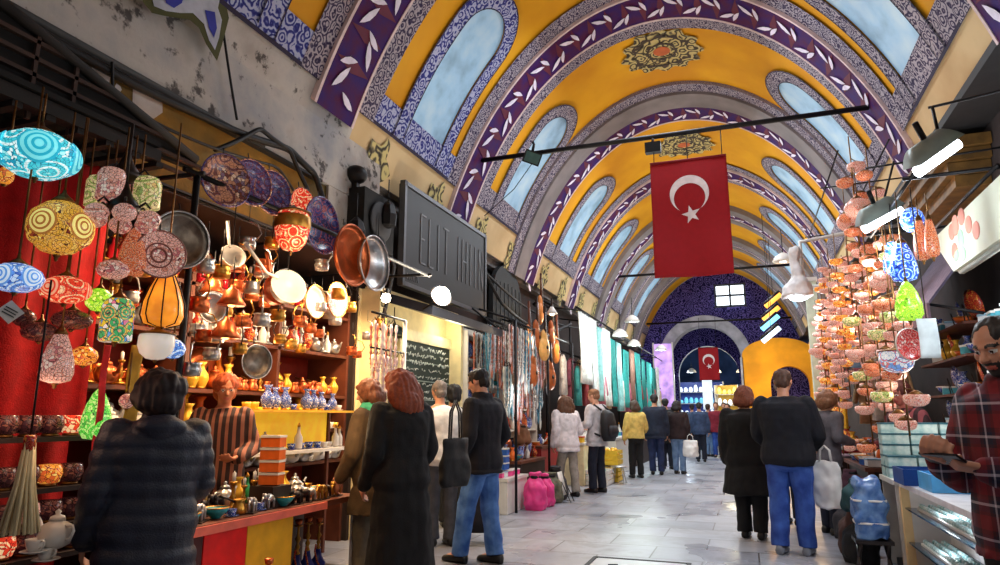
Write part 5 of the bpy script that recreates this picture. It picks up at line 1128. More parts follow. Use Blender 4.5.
# the sign board
S0, S1 = at(404, 183, x=-3.6), at(484, 240, x=-3.6); S2 = at(404, 284, x=-3.6)
sg = thing('shop_sign', 'large black shop sign with tall thin grey letters above the lit doorway', 'sign', (-3.62, (S0.y + S1.y) / 2, (S0.z + S2.z) / 2)); L, Hh = S1.y - S0.y, S0.z - S2.z
b = MB(); b.box((0, 0, 0), (.08, L, Hh)); b.build('board', pm('sign_black', (20, 18, 21), .5, var=.2), sg)
b = MB()
for y in (-L / 2, L / 2): b.box((.02, y, 0), (.07, .05, Hh + .06))
for z in (-Hh / 2, Hh / 2): b.box((.02, 0, z), (.07, L, .05))
b.build('frame', pm('sign_frame', (84, 84, 88), .4, .5), sg)
b = MB()
def stroke(y0, z0, y1, z1, w=.022):
    d = Vector((0, y1 - y0, z1 - z0)); n = Vector((0, -d.z, d.y)).normalized() * w / 2; A = Vector((.048, y0, z0)); Bq = Vector((.048, y1, z1))
    q = [A + n, Bq + n, Bq - n, A - n]; b.add(q + [p + Vector((-.012, 0, 0)) for p in q], [(0, 1, 2, 3), (0, 4, 5, 1), (1, 5, 6, 2), (2, 6, 7, 3), (3, 7, 4, 0)])
z0, z1 = -.27, .33; y = -L / 2 + .42
def letter(c, y, w):
    G = dict(E=[(0, 0, 0, 1), (0, 0, 1, 0), (0, .5, .8, .5), (0, 1, 1, 1)], L=[(0, 0, 0, 1), (0, 0, 1, 0)], I=[(.5, 0, .5, 1)], T=[(.5, 0, .5, 1), (0, 1, 1, 1)], H=[(0, 0, 0, 1), (1, 0, 1, 1), (0, .5, 1, .5)], M=[(0, 0, 0, 1), (1, 0, 1, 1), (0, 1, .5, .4), (.5, .4, 1, 1)], N=[(0, 0, 0, 1), (1, 0, 1, 1), (0, 1, 1, 0)])
    for a, c_, d, e in G[c]: stroke(y + a * w, z0 + c_ * (z1 - z0), y + d * w, z0 + e * (z1 - z0))
for c, w, g in (('E', .13, .1), ('L', .12, .12), ('I', .04, .14), ('T', .16, .3), ('I', .04, .12), ('H', .15, .12), ('I', .04, .13), ('I', .04, .13), ('N', .15, .1)): letter(c, y, w); y += w + g
b.build('lettering', pm('letter_grey', (104, 104, 106), .5), sg); b = MB()
for k in range(7): stroke(-L / 2 + .1 + k * .045, -.53, -L / 2 + .1 + k * .045 + (.02 if k % 2 else 0), -.46, .012)
b.build('small_lettering', pm('letter_grey', (104, 104, 106), .5), sg)
# canopy and flood lamp
t = thing('shop_awning', 'dark metal awning slab over the lit doorway', 'awning', (0, 0, 0)); b = MB(); zc = at(400, 296, x=-3.2).z
b.add([(-3.8, 6.5, zc + .2), (-3.8, 8.75, zc + .2), (-3.15, 6.5, zc), (-3.15, 8.75, zc), (-3.8, 6.5, zc + .1), (-3.8, 8.75, zc + .1), (-3.15, 6.5, zc - .1), (-3.15, 8.75, zc - .1)], [(0, 1, 3, 2), (4, 6, 7, 5), (0, 2, 6, 4), (1, 5, 7, 3), (2, 3, 7, 6), (0, 4, 5, 1)]); b.build('roof_sheet', pm('awning_dark', (44, 52, 66), .4, .4), t)
for y in (8.65,): b = MB(); b.tube([(-3.8, y, zc + .5), (-3.2, y, zc + .02)], .015, 6); b.build('stay', iron, t)
LP = at(440, 297, x=-3.05); t = thing('flood_lamp', 'blazing flood lamp on the awning in front of the black sign', 'lamp', LP)
b = MB(); b.lathe([(.03, -.06), (.07, -.05), (.12, .02), (.125, .03), (.11, .03)], 18, 0, Tm((0, 0, 0), -.2, 1.2, -.9)); b.build('reflector', silver, t); b = MB(); b.ball((.02, -.02, .01), .1, 14); b.build('bulb', glow('flood_bulb', (255, 240, 214), 40.), t); b = MB(); b.tube([(-.05, 0, -.05), (-.2, 0, -.12)], .014, 6); b.build('arm', iron, t)
p = at(386, 298, x=-3.1); t = thing('bulb_lamp', 'small bright bulb at the near corner of the awning', 'lamp', p); b = MB(); b.ball((0, 0, 0), .045, 10); b.build('bulb', glow('flood_bulb', (255, 240, 214), 40.), t); b = MB(); b.lathe([(.02, .03), (.025, .09)], 10); b.build('socket', iron, t)
# lit doorway recess
creamw = pm('cream_shop', (232, 214, 164), .7, var=.08)
b = MB(); b.box((-4.12, 7.7, 1.35), (.16, 2.5, 2.7)); b.box((-3.95, 6.54, 1.35), (.3, .08, 2.7)); b.box((-3.95, 8.84, 1.35), (.3, .08, 2.7)); struct(b.build('wall_shop', creamw))
b = MB(); b.box((-3.95, 7.7, 2.7), (.16, 2.3, .06)); struct(b.build('ceiling_shop', creamw))
dr = thing('chalkboard_door', 'dark panelled door covered with rows of white writing in a cream frame', 'door panel', (-4.0, (at(397, 370, x=-4.05).y + at(447, 370, x=-4.05).y) / 2, 0)); Dy, Dz0, Dz1 = (at(447, 370, x=-4.05).y - at(397, 370, x=-4.05).y) / 2, .9, at(400, 340, x=-4.05).z
b = MB(); b.box((0, 0, (Dz0 + Dz1) / 2), (.04, Dy * 2, Dz1 - Dz0)); b.build('board', pm('slate_green', (40, 54, 52), .7), dr)
b = MB()
for y in (-Dy - .06, Dy + .06): b.box((.01, y, 1.15), (.08, .12, 2.3))
b.box((.01, 0, Dz1 + .07), (.08, 2 * Dy + .24, .14)); b.box((.01, 0, Dz0 - .05), (.08, 2 * Dy, .1)); b.build('frame', pm('cream_frame', (236, 220, 170), .5), dr)
b = MB(); b.box((0, 0, .42), (.06, 2 * Dy, .84)); b.build('lower_panel', creamw, dr)
b = MB(); R2 = random.Random(3)
for r in range(13):
    z = Dz1 - .07 - r * .092; y = -Dy + .05
    while y < Dy - .12:
        w = R2.uniform(.02, .1); hh = .045 if r > 2 else .06
        if R2.random() < .85:
            n = max(2, int(w / .018)); pts = [(.024, y + w * i / n, z + hh * (R2.random() - .5)) for i in range(n + 1)]; b.tube(pts, .0055 if r > 2 else .009, 4)
        y += w + R2.uniform(.008, .04)
b.build('chalk_writing', pm('chalk_white', (214, 220, 214), .8), dr)
for k in range(5): b = MB(); b.box((.022, 0, Dz1 - .25 - k * .24), (.012, 2 * Dy, .012)); b.build('ruled_line', pm('chalk_grey', (150, 166, 160), .8), dr)
p = at(394, 330, x=-3.9); t = thing('pendant_shade', 'dark green half-round lamp shade hanging in the lit doorway', 'lamp', p); b = MB(); b.lathe([(.13, -.06), (.14, -.05), (.11, .02), (.05, .06), (.015, .08)], 18); b.build('shade', pm('bottle_green', (26, 50, 44), .4), t); b = MB(); b.tube([(0, 0, .08), (0, 0, zc - p.z + .1)], .006, 6); b.build('cord', iron, t)
# pink and white necklaces hanging at the doorway's near post
def strand(c):
    t = thing('bead_necklace', 'n', 'necklace'); b = MB(); pts, rs = [], []; n = 57
    for i in range(n):
        f = i / (n - 1); a = PI * (f - .5); pts.append((0, .038 * math.sin(a), -.42 * math.cos(a) ** .8 - .02)); rs.append(.015 if i % 3 == 1 else .007)
    b.tube(pts, rs, 6); b.build('beads', c, t); b = MB(); b.tube([(0, -.038, -.02), (0, 0, .03), (0, .038, -.02)], .004, 5); b.build('cord', iron, t)
    b = MB(); b.lathe([(.004, -.42), (.02, -.45), (.014, -.5), (0, -.53)], 8); b.build('tassel', c, t); return Proto(t)
NK = [(strand(pm('bead_%d' % i, c, .3)), n) for i, (c, n) in enumerate((((226, 196, 196), 'pale pink'), ((230, 226, 214), 'ivory'), ((190, 110, 90), 'coral'), ((70, 130, 150), 'teal blue'), ((120, 96, 80), 'brown'), ((170, 194, 204), 'pale blue'), ((160, 164, 170), 'grey')))]
cn = {}
for i in range(10):
    pr, n = NK[i % 3]; k = cn.get(n, 0); cn[n] = k + 1; pr.put((-3.1 - .05 * (i % 3), 5.3 + .045 * i, 2.15 - .3 * (i % 2)), random.uniform(-.4, .4), '%s %s bead necklace from the goods rack on the doorway post' % (nth(k), n), 'necklaces on the doorway post', 1.1)
t = thing('necklace_rail', 'thin rail of necklaces at the near post of the lit doorway', 'rail'); b = MB(); b.tube([(-3.12, 5.2, 2.2), (-3.12, 5.85, 2.2)], .012, 6); b.build('rail', iron, t); b = MB(); b.tube([(-3.12, 5.83, 2.2), (-3.12, 5.83, 0)], .02, 8); b.build('post', white_c, t); b = MB(); b.tube([(-3.12, 5.2, 1.88), (-3.12, 5.85, 1.88)], .01, 6); b.build('rail', iron, t)
# black round-headed shop board past the sign
t = thing('arched_panel', 'black round-headed panel on the wall past the big sign', 'panel', (-3.86, 10.9, 2.75)); b = MB(); b.prism([(-.75, 0), (.75, 0), (.75, .5)] + [(.75 * math.cos(PI * i / 16), .5 + .62 * math.sin(PI * i / 16)) for i in range(1, 16)] + [(-.75, .5)], -.04, .04, 0, Matrix(((0, 0, 1, 0), (1, 0, 0, 0), (0, 1, 0, 0), (0, 0, 0, 1)))); b.build('board', pm('charcoal_board', (30, 32, 34), .7), t)
b = MB()
for k in range(7): b.box((.045, -.6 + k * .2, .4), (.012, .015, .8 - abs(k - 3) * .03))
b.build('slats', pm('charcoal_slat', (50, 52, 54), .7), t)
# --- instrument and bead stall, Y 8.9 - 12
rl = thing('hanging_rail', 'black iron rail carrying the necklaces and lutes past the doorway', 'rail')
for x, z in ((-3.1, 2.62), (-3.45, 2.66)): b = MB(); b.tube([(x, 8.9, z), (x, 12.3, z)], .02, 8); b.build('rail', iron, rl)
for y in (8.95, 10.6, 12.25): b = MB(); b.tube([(-4.0, y, 2.95), (-3.05, y, 2.62)], .018, 6); b.build('bracket', iron, rl); b = MB(); b.tube([(-3.03, y, 2.62), (-3.03, y, .0)], .02, 8); b.build('post', iron, rl)
cn = {}
for row, (x, z) in enumerate(((-3.1, 2.58), (-3.45, 2.6), (-3.2, 2.0), (-3.68, 2.5))):
    for i in range(32):
        y = 8.94 + i * .055 + row * .02 + (i // 16) * .12
        pr, n = NK[(i * 2 + row * 3 + i // 4) % 7]; key = (row, n); k = cn.get(key, 0); cn[key] = k + 1
        pr.put((x, y, z), random.uniform(-.5, .5), '%s %s necklace from the doorway in the %s row of the bead stall' % (nth(k), n, ['front', 'back', 'lower', 'wall'][row]), 'necklaces on the bead stall rail', (1, 1.3, random.uniform(1.1, 1.9)))
def lute(m, m2):
    t = thing('lute', 'lute', 'lute')
    b = MB(); b.ball((0, 0, -.62), (.07, .15, .21), 16); b.ball((0, 0, -.45), (.05, .09, .16), 14); b.build('soundbox', m, t)
    b = MB(); b.lathe([(.0, 0), (.035, .001), (.035, .004), (0, .005)], 16, 0, Tm((.068, 0, -.6), 0, PI / 2)); b.build('sound_hole', iron, t)
    b = MB(); b.tube([(.02, 0, -.4), (.02, 0, -.02)], [.022, .016], 8); b.build('neck', m2, t)
    b = MB(); b.box((.02, 0, .04), (.03, .05, .12))
    for s_ in (1, -1):
        for k in range(3): b.tube([(.02, 0, .01 + k * .035), (.02, s_ * .05, .01 + k * .035)], .005, 5)
    b.build('peg_head', m2, t); b = MB()
    for k in range(4): b.tube([(.075, -.012 + k * .008, -.72), (.042, -.009 + k * .006, 0)], .0012, 4)
    b.build('strings', silver, t); return Proto(t)
LU = [lute(pm('spruce', (236, 176, 96), .4, var=.15), dark_wood), lute(pm('walnut', (176, 90, 40), .4, var=.2), dark_wood), lute(pm('maple', (214, 130, 60), .4, var=.15), wood)]
ws = ['pale wooden', 'walnut brown', 'orange maple']; lutes = [(528, 335, 2), (536, 330, 1), (544, 340, 0), (551, 330, 1), (556, 345, 2), (533, 365, 1), (550, 370, 1), (540, 305, 2)]
lab = ['on the bead stall side of the group', 'next to the outermost lute', 'in the middle of the lit group, fullest in view', 'behind the pale wooden one', 'on the far side of the lit group', 'low in the group', 'lowest of the far pair', 'topmost of the group']
for (px, py, k), l in zip(lutes, lab):
    p = at(px, py, x=-3.0 - .1 * (k % 3)); LU[k].put((p.x, p.y, p.z + .45), random.uniform(-.5, .2), '%s lute hanging %s' % (ws[k], l), 'lutes hung over the bead stall', .95)
p = at(552, 311, x=-3.0); t = thing('spot_lamp', 'small white spot lamp above the hanging lutes', 'lamp', p); b = MB(); b.lathe([(.09, -.05), (.095, -.04), (.05, .03), (.03, .07)], 16); b.build('shade', white_c, t); b = MB(); b.ball((0, 0, -.03), .05, 10); b.build('bulb', glow('warm_bulb2', (255, 214, 150), 12.), t); b = MB(); b.tube([(0, 0, .06), (-.3, 0, .2)], .01, 6); b.build('arm', iron, t)
# counters along the left with goods
def counter(name, label, y0, y1, x0, x1, h, mat, top, cat='counter'):
    t = thing(name, label, cat, ((x0 + x1) / 2, (y0 + y1) / 2, 0)); d = x1 - x0; L = y1 - y0
    b = MB(); b.box((0, 0, h - .02), (d, L, .04)); b.build('worktop', top, t); b = MB(); b.box((d / 2 - .03, 0, h / 2 - .02), (.03, L - .04, h - .05)); b.build('front_panel', mat, t)
    for y in (-L / 2 + .03, L / 2 - .03): b = MB(); b.box((-.015, y, h / 2 - .02), (d - .06, .03, h - .05)); b.build('side_panel', mat, t)
    b = MB(); b.box((0.02, 0, .03), (d - .08, L - .1, .06)); b.build('plinth', iron, t); return t
counter('market_counter', 'white counter with pink and blue goods in front of the necklaces', 8.7, 9.6, -3.7, -3.06, .46, white_c, white_c)
counter('market_counter', 'dark counter stacked with wares between the pink boxes and the white jacket', 9.7, 11.0, -3.8, -3.2, .62, dark_wood, wood)
counter('market_counter', 'red fronted toy counter beside the woman in the white jacket', 11.1, 12.4, -3.9, -3.3, .78, pm('dull_red_front', (150, 24, 30), .5), wood)
fill('on the white counter', (-3.2, 8.72, .466), (-3.2, 9.58, .466), ['pbox', 'ubox', 'pbox', 'wbox'], 'the doorway', face=PI / 2); fill('at the back of the white counter', (-3.45, 8.72, .466), (-3.45, 9.58, .466), ['ubox', 'tbox', 'wbox'], 'the doorway', face=PI / 2, smin=1.2, smax=1.5)
for k in range(3): P['ubox'][0].put((-3.22, 8.95 + .02 * k, .56 + .095 * k), 1.5 + .1 * k, '%s blue box up in the stack on the white counter' % nth(k + 1), 'blue boxes stacked on the white counter', 1.3)
fill('on the dark ware counter', (-3.35, 9.72, .626), (-3.35, 10.98, .626), ['rvase', 'ovase', 'tbowl', 'cteap', 'uplate', 'wbot', 'bvase'], 'the pink boxes', face=PI); fill('at the back of the dark ware counter', (-3.6, 9.72, .626), (-3.6, 10.98, .626), ['uplate', 'rplate', 'cplate', 'candle', 'bvase'], 'the pink boxes', face=PI, smin=1.2, smax=1.6)
fill('on the toy counter', (-3.45, 11.12, .786), (-3.45, 12.38, .786), ['obox', 'rvase', 'wteap', 'bvase', 'obowl', 'ybox'], 'the white jacket', face=PI)
br_ = thing('display_rack', 'pale rack of plates and bottles on the wall behind the necklaces', 'shelf', (-3.88, 10.6, 0))
for z in (1.05, 1.4, 1.75, 2.1, 2.45): b = MB(); b.box((0, 0, z - .012), (.28, 3.4, .024)); b.build('shelf_board', white_c, br_)
b = MB(); b.box((-.13, 0, 1.75), (.02, 3.4, 1.7)); b.build('back_panel', pm('rack_cream', (206, 200, 186), .7, var=.1), br_)
for y in (-1.68, 0, 1.68): b = MB(); b.box((.0, y, 1.25), (.28, .03, 2.5)); b.build('upright', white_c, br_)
for z, n in ((1.05, 'lowest'), (1.4, 'second'), (1.75, 'third'), (2.1, 'top')):
    c = {}
    for ya, yb in ((8.95, 10.57), (10.63, 12.25)): fill('on the %s board of the pale rack' % n, (-3.88, ya, z + .004), (-3.88, yb, z + .004), ['uplate', 'wbot', 'tbowl', 'rplate', 'bvase', 'wteap', 'ovase'], 'the doorway', cnt=c, face=0, smin=1.2, smax=1.45, jit=.005)
def softbag(label, c, w, h, d, mat, rz=0., name='bundle', cat='bag'):
    t = thing(name, label, cat, c, rz); b = MB(); b.loft([(Vector((0, 0, 0)), w * .42, d * .42), (Vector((0, 0, h * .15)), w * .52, d * .54), (Vector((0, 0, h * .6)), w * .46, d * .46), (Vector((0, 0, h * .88)), w * .2, d * .18), (Vector((0, 0, h)), w * .26, d * .2)], 18)
    addmesh('sack', remesh(b, .016, 1, folds(.03, 8, 7, c[1])), mat, t); b = MB(); b.lathe([(w * .22, h * .84), (w * .24, h * .88), (w * .21, h * .92)], 14, 0, Tm((0, 0, 0), 0, 0, 0, (1, d / w, 1)), cap=False); b.build('tie', rod_m, t); return t
pinkb = pm('pink_plastic', (226, 60, 136), .4); softbag('bright pink plastic sack on the floor before the white counter', (-2.88, 9.35, 0), .34, .5, .3, pinkb); softbag('second bright pink sack close to the camouflage bundle', (-2.86, 9.75, 0), .3, .46, .28, pinkb)
camo = pm('camouflage', (58, 64, 48), .8, scale=9, rgb2=(120, 116, 96)); softbag('camouflage patterned bundle on the floor before the dark counter', (-2.92, 10.2, 0), .42, .44, .36, camo); softbag('dark grey sack behind the camouflage bundle', (-2.94, 10.62, 0), .4, .5, .36, cm('sack_grey', (60, 58, 62)))
softbag('brown sack on top of the dark ware counter', (-3.38, 10.3, .85), .26, .3, .24, cm('sack_brown', (120, 80, 56)))
# small stand with a folding notice
t = thing('notice_board', 'small white folding notice leaning on the camouflage bundle', 'notice', (-2.72, 10.35, 0)); 
b = MB(); b.cloth((0, -.13, .1), (0, .26, 0), (-.08, 0, .34), 2, 2); b.build('card', white_c, t); b = MB(); b.tube([(-.02, -.1, .3), (.12, -.1, 0), (.0, -.12, 0)], .008, 5); b.tube([(-.02, .1, .3), (.12, .1, 0), (.0, .12, 0)], .008, 5); b.build('leg_frame', iron, t)
# --- cloth stall Y 12.5 - 18: long white and teal lengths, garments on hangers
rl = thing('hanging_rail', 'iron rail of garments and cloth along the middle stalls', 'rail')
for x, z in ((-3.0, 3.35), (-3.3, 2.5), (-3.1, 2.3)): b = MB(); b.tube([(x, 12.5, z), (x, 26.4, z)], .02, 8); b.build('rail', iron, rl)
for y in range(13, 27, 2): b = MB(); b.tube([(-4.0, y, 3.5), (-3.0, y, 3.35)], .016, 6); b.build('bracket', iron, rl); b = MB(); b.tube([(-3.75, y, 3.46), (-3.75, y, 0)], .022, 6); b.build('post', iron, rl)
def drape(y, w, z0, z1, x, mat, label, ph=0.): 
    b = MB(); b.cloth((x, y, z0), (0, w, 0), (0, 0, z1 - z0), 24, 10, lambda a, c: .035 * math.sin(a * 16 + ph) * (1.2 - c) + .02 * math.sin(a * 31 + c * 4 + ph)); return tag(b.build('hanging_cloth', mat), label, 'cloth', 'cloth lengths hung over the middle stalls')
wc, tc_, pc = cm('white_cloth', (226, 232, 228)), cm('teal_cloth', (60, 170, 164)), cm('pale_teal', (150, 206, 204))
D = [(12.75, 1.0, 1.9, 3.3, wc, 'long white cloth hung nearest the lutes'), (13.8, .55, 1.7, 3.3, wc, 'second long white cloth beside the first'), (14.4, .5, 1.6, 3.2, pc, 'pale teal cloth between the white cloths'), (15.0, .8, 1.5, 3.25, wc, 'long white cloth past the pale teal one'), (15.9, .6, 1.5, 3.1, tc_, 'teal cloth hung past the white lengths'), (16.7, .7, 1.4, 3.1, pc, 'pale teal cloth beyond the teal one'), (17.6, .8, 1.5, 3.0, tc_, 'second teal cloth further down the rail'), (18.7, .7, 1.6, 3.1, cm('brown_rug', (120, 84, 70)), 'brown cloth hung among the teal ones'), (19.7, .9, 1.4, 3.1, tc_, 'third teal cloth deep in the aisle'), (20.9, .8, 1.4, 3.0, cm('deep_green', (20, 96, 92)), 'deep green cloth past the teal ones'), (22.0, .9, 1.5, 3.0, tc_, 'teal cloth nearest the far end'), (23.2, .9, 1.3, 2.9, cm('deep_green', (20, 96, 92)), 'second deep green cloth near the far arch'), (24.4, .8, 1.2, 3.0, wc, 'white cloth beside the far arch')]
for i, (y, w, z0, z1, m, l) in enumerate(D): drape(y, w, z0, z1, -3.0 + .0 * i, m, l, i * 1.7)
def garment(m, hat=False):
    t = thing('hanging_garment', 'garment', 'garment'); b = MB(); b.loft([(Vector((0, 0, -.85)), .09, .24), (Vector((0, 0, -.5)), .08, .21), (Vector((0, 0, -.16)), .075, .22), (Vector((0, 0, -.06)), .05, .14), (Vector((0, 0, -.02)), .03, .05)], 18); b.cap((0, .18, -.12), (0, .27, -.5), .05, .04); b.cap((0, -.18, -.12), (0, -.27, -.5), .05, .04); b.build('garment_body', m, t)
    b = MB(); b.tube([(0, -.17, -.07), (0, 0, 0), (0, .17, -.07)], .007, 5); b.tube([(0, 0, 0), (0, 0, .06), (0, .025, .08)], .004, 5); b.build('hanger', iron, t); return Proto(t)
GM = [(garment(cm(n.replace(' ', '_') + '_g', c)), n) for c, n in (((222, 218, 210), 'white'), ((150, 60, 60), 'dusty red'), ((40, 60, 100), 'navy'), ((60, 150, 150), 'teal'), ((200, 170, 130), 'beige'), ((36, 34, 40), 'black'), ((196, 110, 130), 'rose'), ((110, 150, 190), 'light blue'))]
cn = {}
for i in range(40):
    y = 12.6 + i * .34; pr, n = GM[(i * 3 + i // 5) % 8]; k = cn.get(n, 0); cn[n] = k + 1
    pr.put((-3.3 + .2 * (i % 2), y, 2.46 - .2 * (i % 2)), random.uniform(-.6, .6), '%s %s garment counted from the lutes along the middle rail' % (nth(k), n), 'garments on the middle rail', random.uniform(.85, 1.1))
counter('market_counter', 'cream glass-topped counter behind the mustard cardigan', 12.7, 14.6, -3.6, -2.95, .78, pm('cream_counter', (226, 214, 170), .5), white_c); counter('market_counter', 'pale counter with stacked goods behind the navy jacket', 15.2, 17.4, -3.5, -2.8, .8, white_c, white_c); counter('market_counter', 'dark counter further down the left side', 18.0, 20.6, -3.5, -2.8, .8, dark_wood, wood); counter('market_counter', 'blue counter near the far arch', 21.2, 24.6, -3.5, -2.8, .8, pm('blue_counter', (60, 90, 150), .5), white_c)
for nm, y0, y1, kd, fr in (('on the cream counter', 12.72, 14.58, ['wbox', 'ybox', 'wbot', 'tbox', 'wteap'], 'the lutes'), ('on the pale counter', 15.22, 17.38, ['tbox', 'wbox', 'ubowl', 'wbot', 'ubox'], 'the cream counter'), ('on the far dark counter', 18.02, 20.58, ['tbox', 'uplate', 'wbox', 'gbot'], 'the pale counter'), ('on the blue counter', 21.22, 24.58, ['wbox', 'tbox', 'ubox', 'uplate'], 'the dark counter')):
    h = .786 if 'cream' in nm else .806; fill(nm, (-3.1, y0, h), (-3.1, y1, h), kd, fr, face=PI, smin=1.3, smax=1.9)
def crate(label, c, d, m, m2):
    t = thing('crate', label, 'crate', c); x, y, z = d
    for k in range(3): 
        b = MB(); zz_ = z * (.18 + .32 * k); b.box((0, -y / 2, zz_), (x, .02, z * .24)); b.box((0, y / 2, zz_), (x, .02, z * .24)); b.box((-x / 2, 0, zz_), (.02, y, z * .24)); b.box((x / 2, 0, zz_), (.02, y, z * .24)); b.build('slat_ring', m, t)
    b = MB(); b.box((0, 0, .02), (x, y, .03)); b.build('base', m, t); b = MB()
    for k in range(14): b.ball((random.uniform(-.38, .38) * x, random.uniform(-.38, .38) * y, z * .84 + random.uniform(0, .04)), .05, 8)
    b.build('contents', m2, t); t_ = t.children[-1]; t_['kind'] = 'stuff'; return t
ycr = pm('yellow_plastic', (226, 190, 60), .4)
crate('yellow crate of wares upper one beside the mustard cardigan', (-2.7, 13.9, .32), (.4, .6, .3), ycr, gold_c); crate('yellow crate on the floor under the upper crate', (-2.7, 13.9, 0), (.4, .6, .3), ycr, white_c); crate('pale crate on the floor by the backpack wearer', (-2.75, 13.1, 0), (.4, .6, .3), white_c, teal_c)
t = thing('metal_stool', 'low metal stool beside the yellow crates', 'stool', (-2.45, 13.45, 0)); b = MB(); b.lathe([(.15, .3), (.16, .31), (.15, .33), (0, .335)], 18); b.build('seat', silver, t)
for k in range(4): a = PI / 4 + k * PI / 2; b = MB(); b.tube([(.1 * math.cos(a), .1 * math.sin(a), .31), (.17 * math.cos(a), .17 * math.sin(a), 0)], .01, 6); b.build('leg', silver, t)
# lamps over the middle stalls
def dome(m=None):
    t = thing('dome_lamp', 'lamp', 'lamp'); b = MB(); b.lathe([(.2, -.08), (.205, -.07), (.16, .02), (.07, .09), (.03, .11)], 20); b.build('shade', white_c, t); b = MB(); b.ball((0, 0, -.04), (.12, .12, .05), 12); b.build('bulb', glow('cool_bulb', (226, 244, 255), 9.), t); b = MB(); b.tube([(0, 0, .1), (0, 0, .6)], .01, 6); b.build('cord', iron, t); return Proto(t)
DL = dome()
for i, (px, py, y) in enumerate(((632, 319, 16.5), (620, 333, 15.5), (634, 343, 17.8), (661, 348, 21))):
    p = at(px, py, y=y); DL.put(p, 0, '%s white dome lamp along the left stalls counted from the lutes' % nth(i), 'dome lamps over the left stalls', .9)
# pale violet board by the far arch
t = thing('neon_panel', 'pale violet lit panel on the left pier of the far arch', 'panel', (at(664, 375, y=26.6).x, 26.6, at(664, 375, y=26.6).z)); b = MB(); b.box((0, 0, 0), (.7, .06, 2.4)); b.build('panel_face', pm('violet_glow', (190, 150, 226), .5, emit=.9, var=.4, scale=3.), t); b = MB()
for x in (-.36, .36): b.box((x, 0, 0), (.06, .1, 2.5))
b.build('frame', white_c, t)
# cables along the left wall
cable([(-3.7, 9.3, 3.5), (-3.7, 12.6, 3.2), (-3.6, 16, 3.4), (-3.6, 21, 3.2), (-3.6, 26, 3.5)], .02, 'black cable drooping along the left cornice')
cable([(-3.75, 8.9, 3.9), (-3.7, 10.2, 3.1), (-3.7, 12.6, 2.9), (-3.6, 14.5, 3.3)], .03, 'thick black cable above the lutes')
t = thing('gas_bracket', 'black scrolled iron bracket on the wall between panel and rib', 'bracket', (-3.8, 12.3, 3.1)); b = MB(); b.tube([(0, 0, .3), (.15, 0, .4), (.35, .0, .3), (.4, 0, .1), (.3, 0, 0), (.2, 0, .08)], .03, 8); b.build('scroll', iron, t); b = MB(); b.lathe([(.06, -.1), (.16, .0), (.14, .12), (.04, .2)], 12, 0, Tm((.35, 0, -.05))); b.build('basket', iron, t)
# ================================================================== RIGHT SIDE
blue_lit = MZ['cobalt']
# tiered chandeliers of small glass bowls, hung in columns
def tiered(mat, mat2, n, sc=1.):
    t = thing('tiered_lamp', 'lamp', 'lamp'); H_ = .2 * n
    b = MB(); b.tube([(0, 0, .25), (0, 0, -H_)], .008, 6); b.build('stem', capm, t)
    for k in range(n):
        a = k * 2.3; c = Vector((.085 * math.cos(a), .085 * math.sin(a), -.12 - .2 * k)); s_ = random.uniform(.9, 1.2)
        b = MB(); b.lathe([(r * .085 * s_, z * .042 * s_) for r, z in SH['bowl']], 16, 0, Tm(c)); g = b.build('lamp_bowl', mat if k % 3 else mat2, t)
        b = MB(); b.lathe([(.055, .04), (.06, .05), (.03, .075), (.01, .085)], 12, 0, Tm(c)); b.tube([c + Vector((0, 0, .08)), (0, 0, c.z + .1)], .006, 5); b.build('cap', capm, g)
    return Proto(t)
TL = [(tiered(MZ['rose'], MZ['rust'], 6), 'pale rose'), (tiered(MZ['rust'], MZ['rose'], 6), 'rust orange'), (tiered(MZ['rose'], MZ['cream'], 5), 'cream and rose'), (tiered(MZ['amber'], MZ['rose'], 7), 'amber')]
cols = [(840, 330, 9.6), (826, 380, 10.2), (858, 235, 8.0), (850, 280, 8.6), (870, 300, 7.6), (884, 262, 7.0), (862, 360, 7.8), (845, 340, 9.0), (878, 350, 7.0), (893, 300, 6.6), (855, 200, 7.9), (873, 215, 7.4), (832, 300, 10.0), (900, 350, 6.3), (890, 380, 6.6), (838, 395, 9.4), (868, 395, 7.4)]
where = ['far', 'farthest', 'topmost far', 'middle', 'nearer middle', 'near', 'lower middle', 'lower far', 'lower near', 'nearest', 'highest', 'second highest', 'slim far', 'low near', 'low', 'lowest far', 'lowest middle']
dsc = ['beside the yellow arch wall', 'right above the sandy-haired woman', 'under the bracket rail', 'behind the bracket lamp', 'in the middle of the bunch', 'below the tilted strip lamp', 'over the table of folded cloth', 'above the black sweater man', 'above the blue trays', 'beside the lime green lamp', 'at the top by the vault', 'next to the tilted strip lamp', 'nearest the white bracket', 'beside the white paper sheet', 'over the teal packets', 'just over the shoulder of the black sweater man', 'low over the market table']
for i, (px, py, y) in enumerate(cols):
    p = at(px, py, y=y); pr, n = TL[(0, 3, 1, 0, 0, 1, 2, 3, 0, 2, 1, 0, 3, 0, 2, 3, 1)[i]]; pr.put((p.x, p.y, p.z + .5), random.uniform(0, 6), '%s tiered bowl lamp hanging %s' % (n, dsc[i]), 'tiered bowl lamps over the right stall', random.uniform(.85, 1.0))
rl = thing('hanging_rail', 'black iron rails the tiered bowl lamps hang from', 'rail')
for x, z in ((1.0, 3.85), (1.45, 3.9), (1.9, 3.9)): b = MB(); b.tube([(x, 7.0, z), (x, 10.6, z)], .009, 6); b.build('rail', iron, rl)
for x in (1.2, 1.7): b = MB(); b.tube([(x, 5.2, 2.95), (x, 7.0, 2.95)], .014, 6); b.build('rail', iron, rl)
for y in (8.2, 10.5): b = MB(); b.tube([(2.34, y, 3.9), (.95, y, 3.86)], .009, 6); b.build('bracket', iron, rl)
for y in (5.3, 6.9): b = MB(); b.tube([(2.34, y, 2.98), (1.15, y, 2.95)], .014, 6); b.build('bracket', iron, rl)
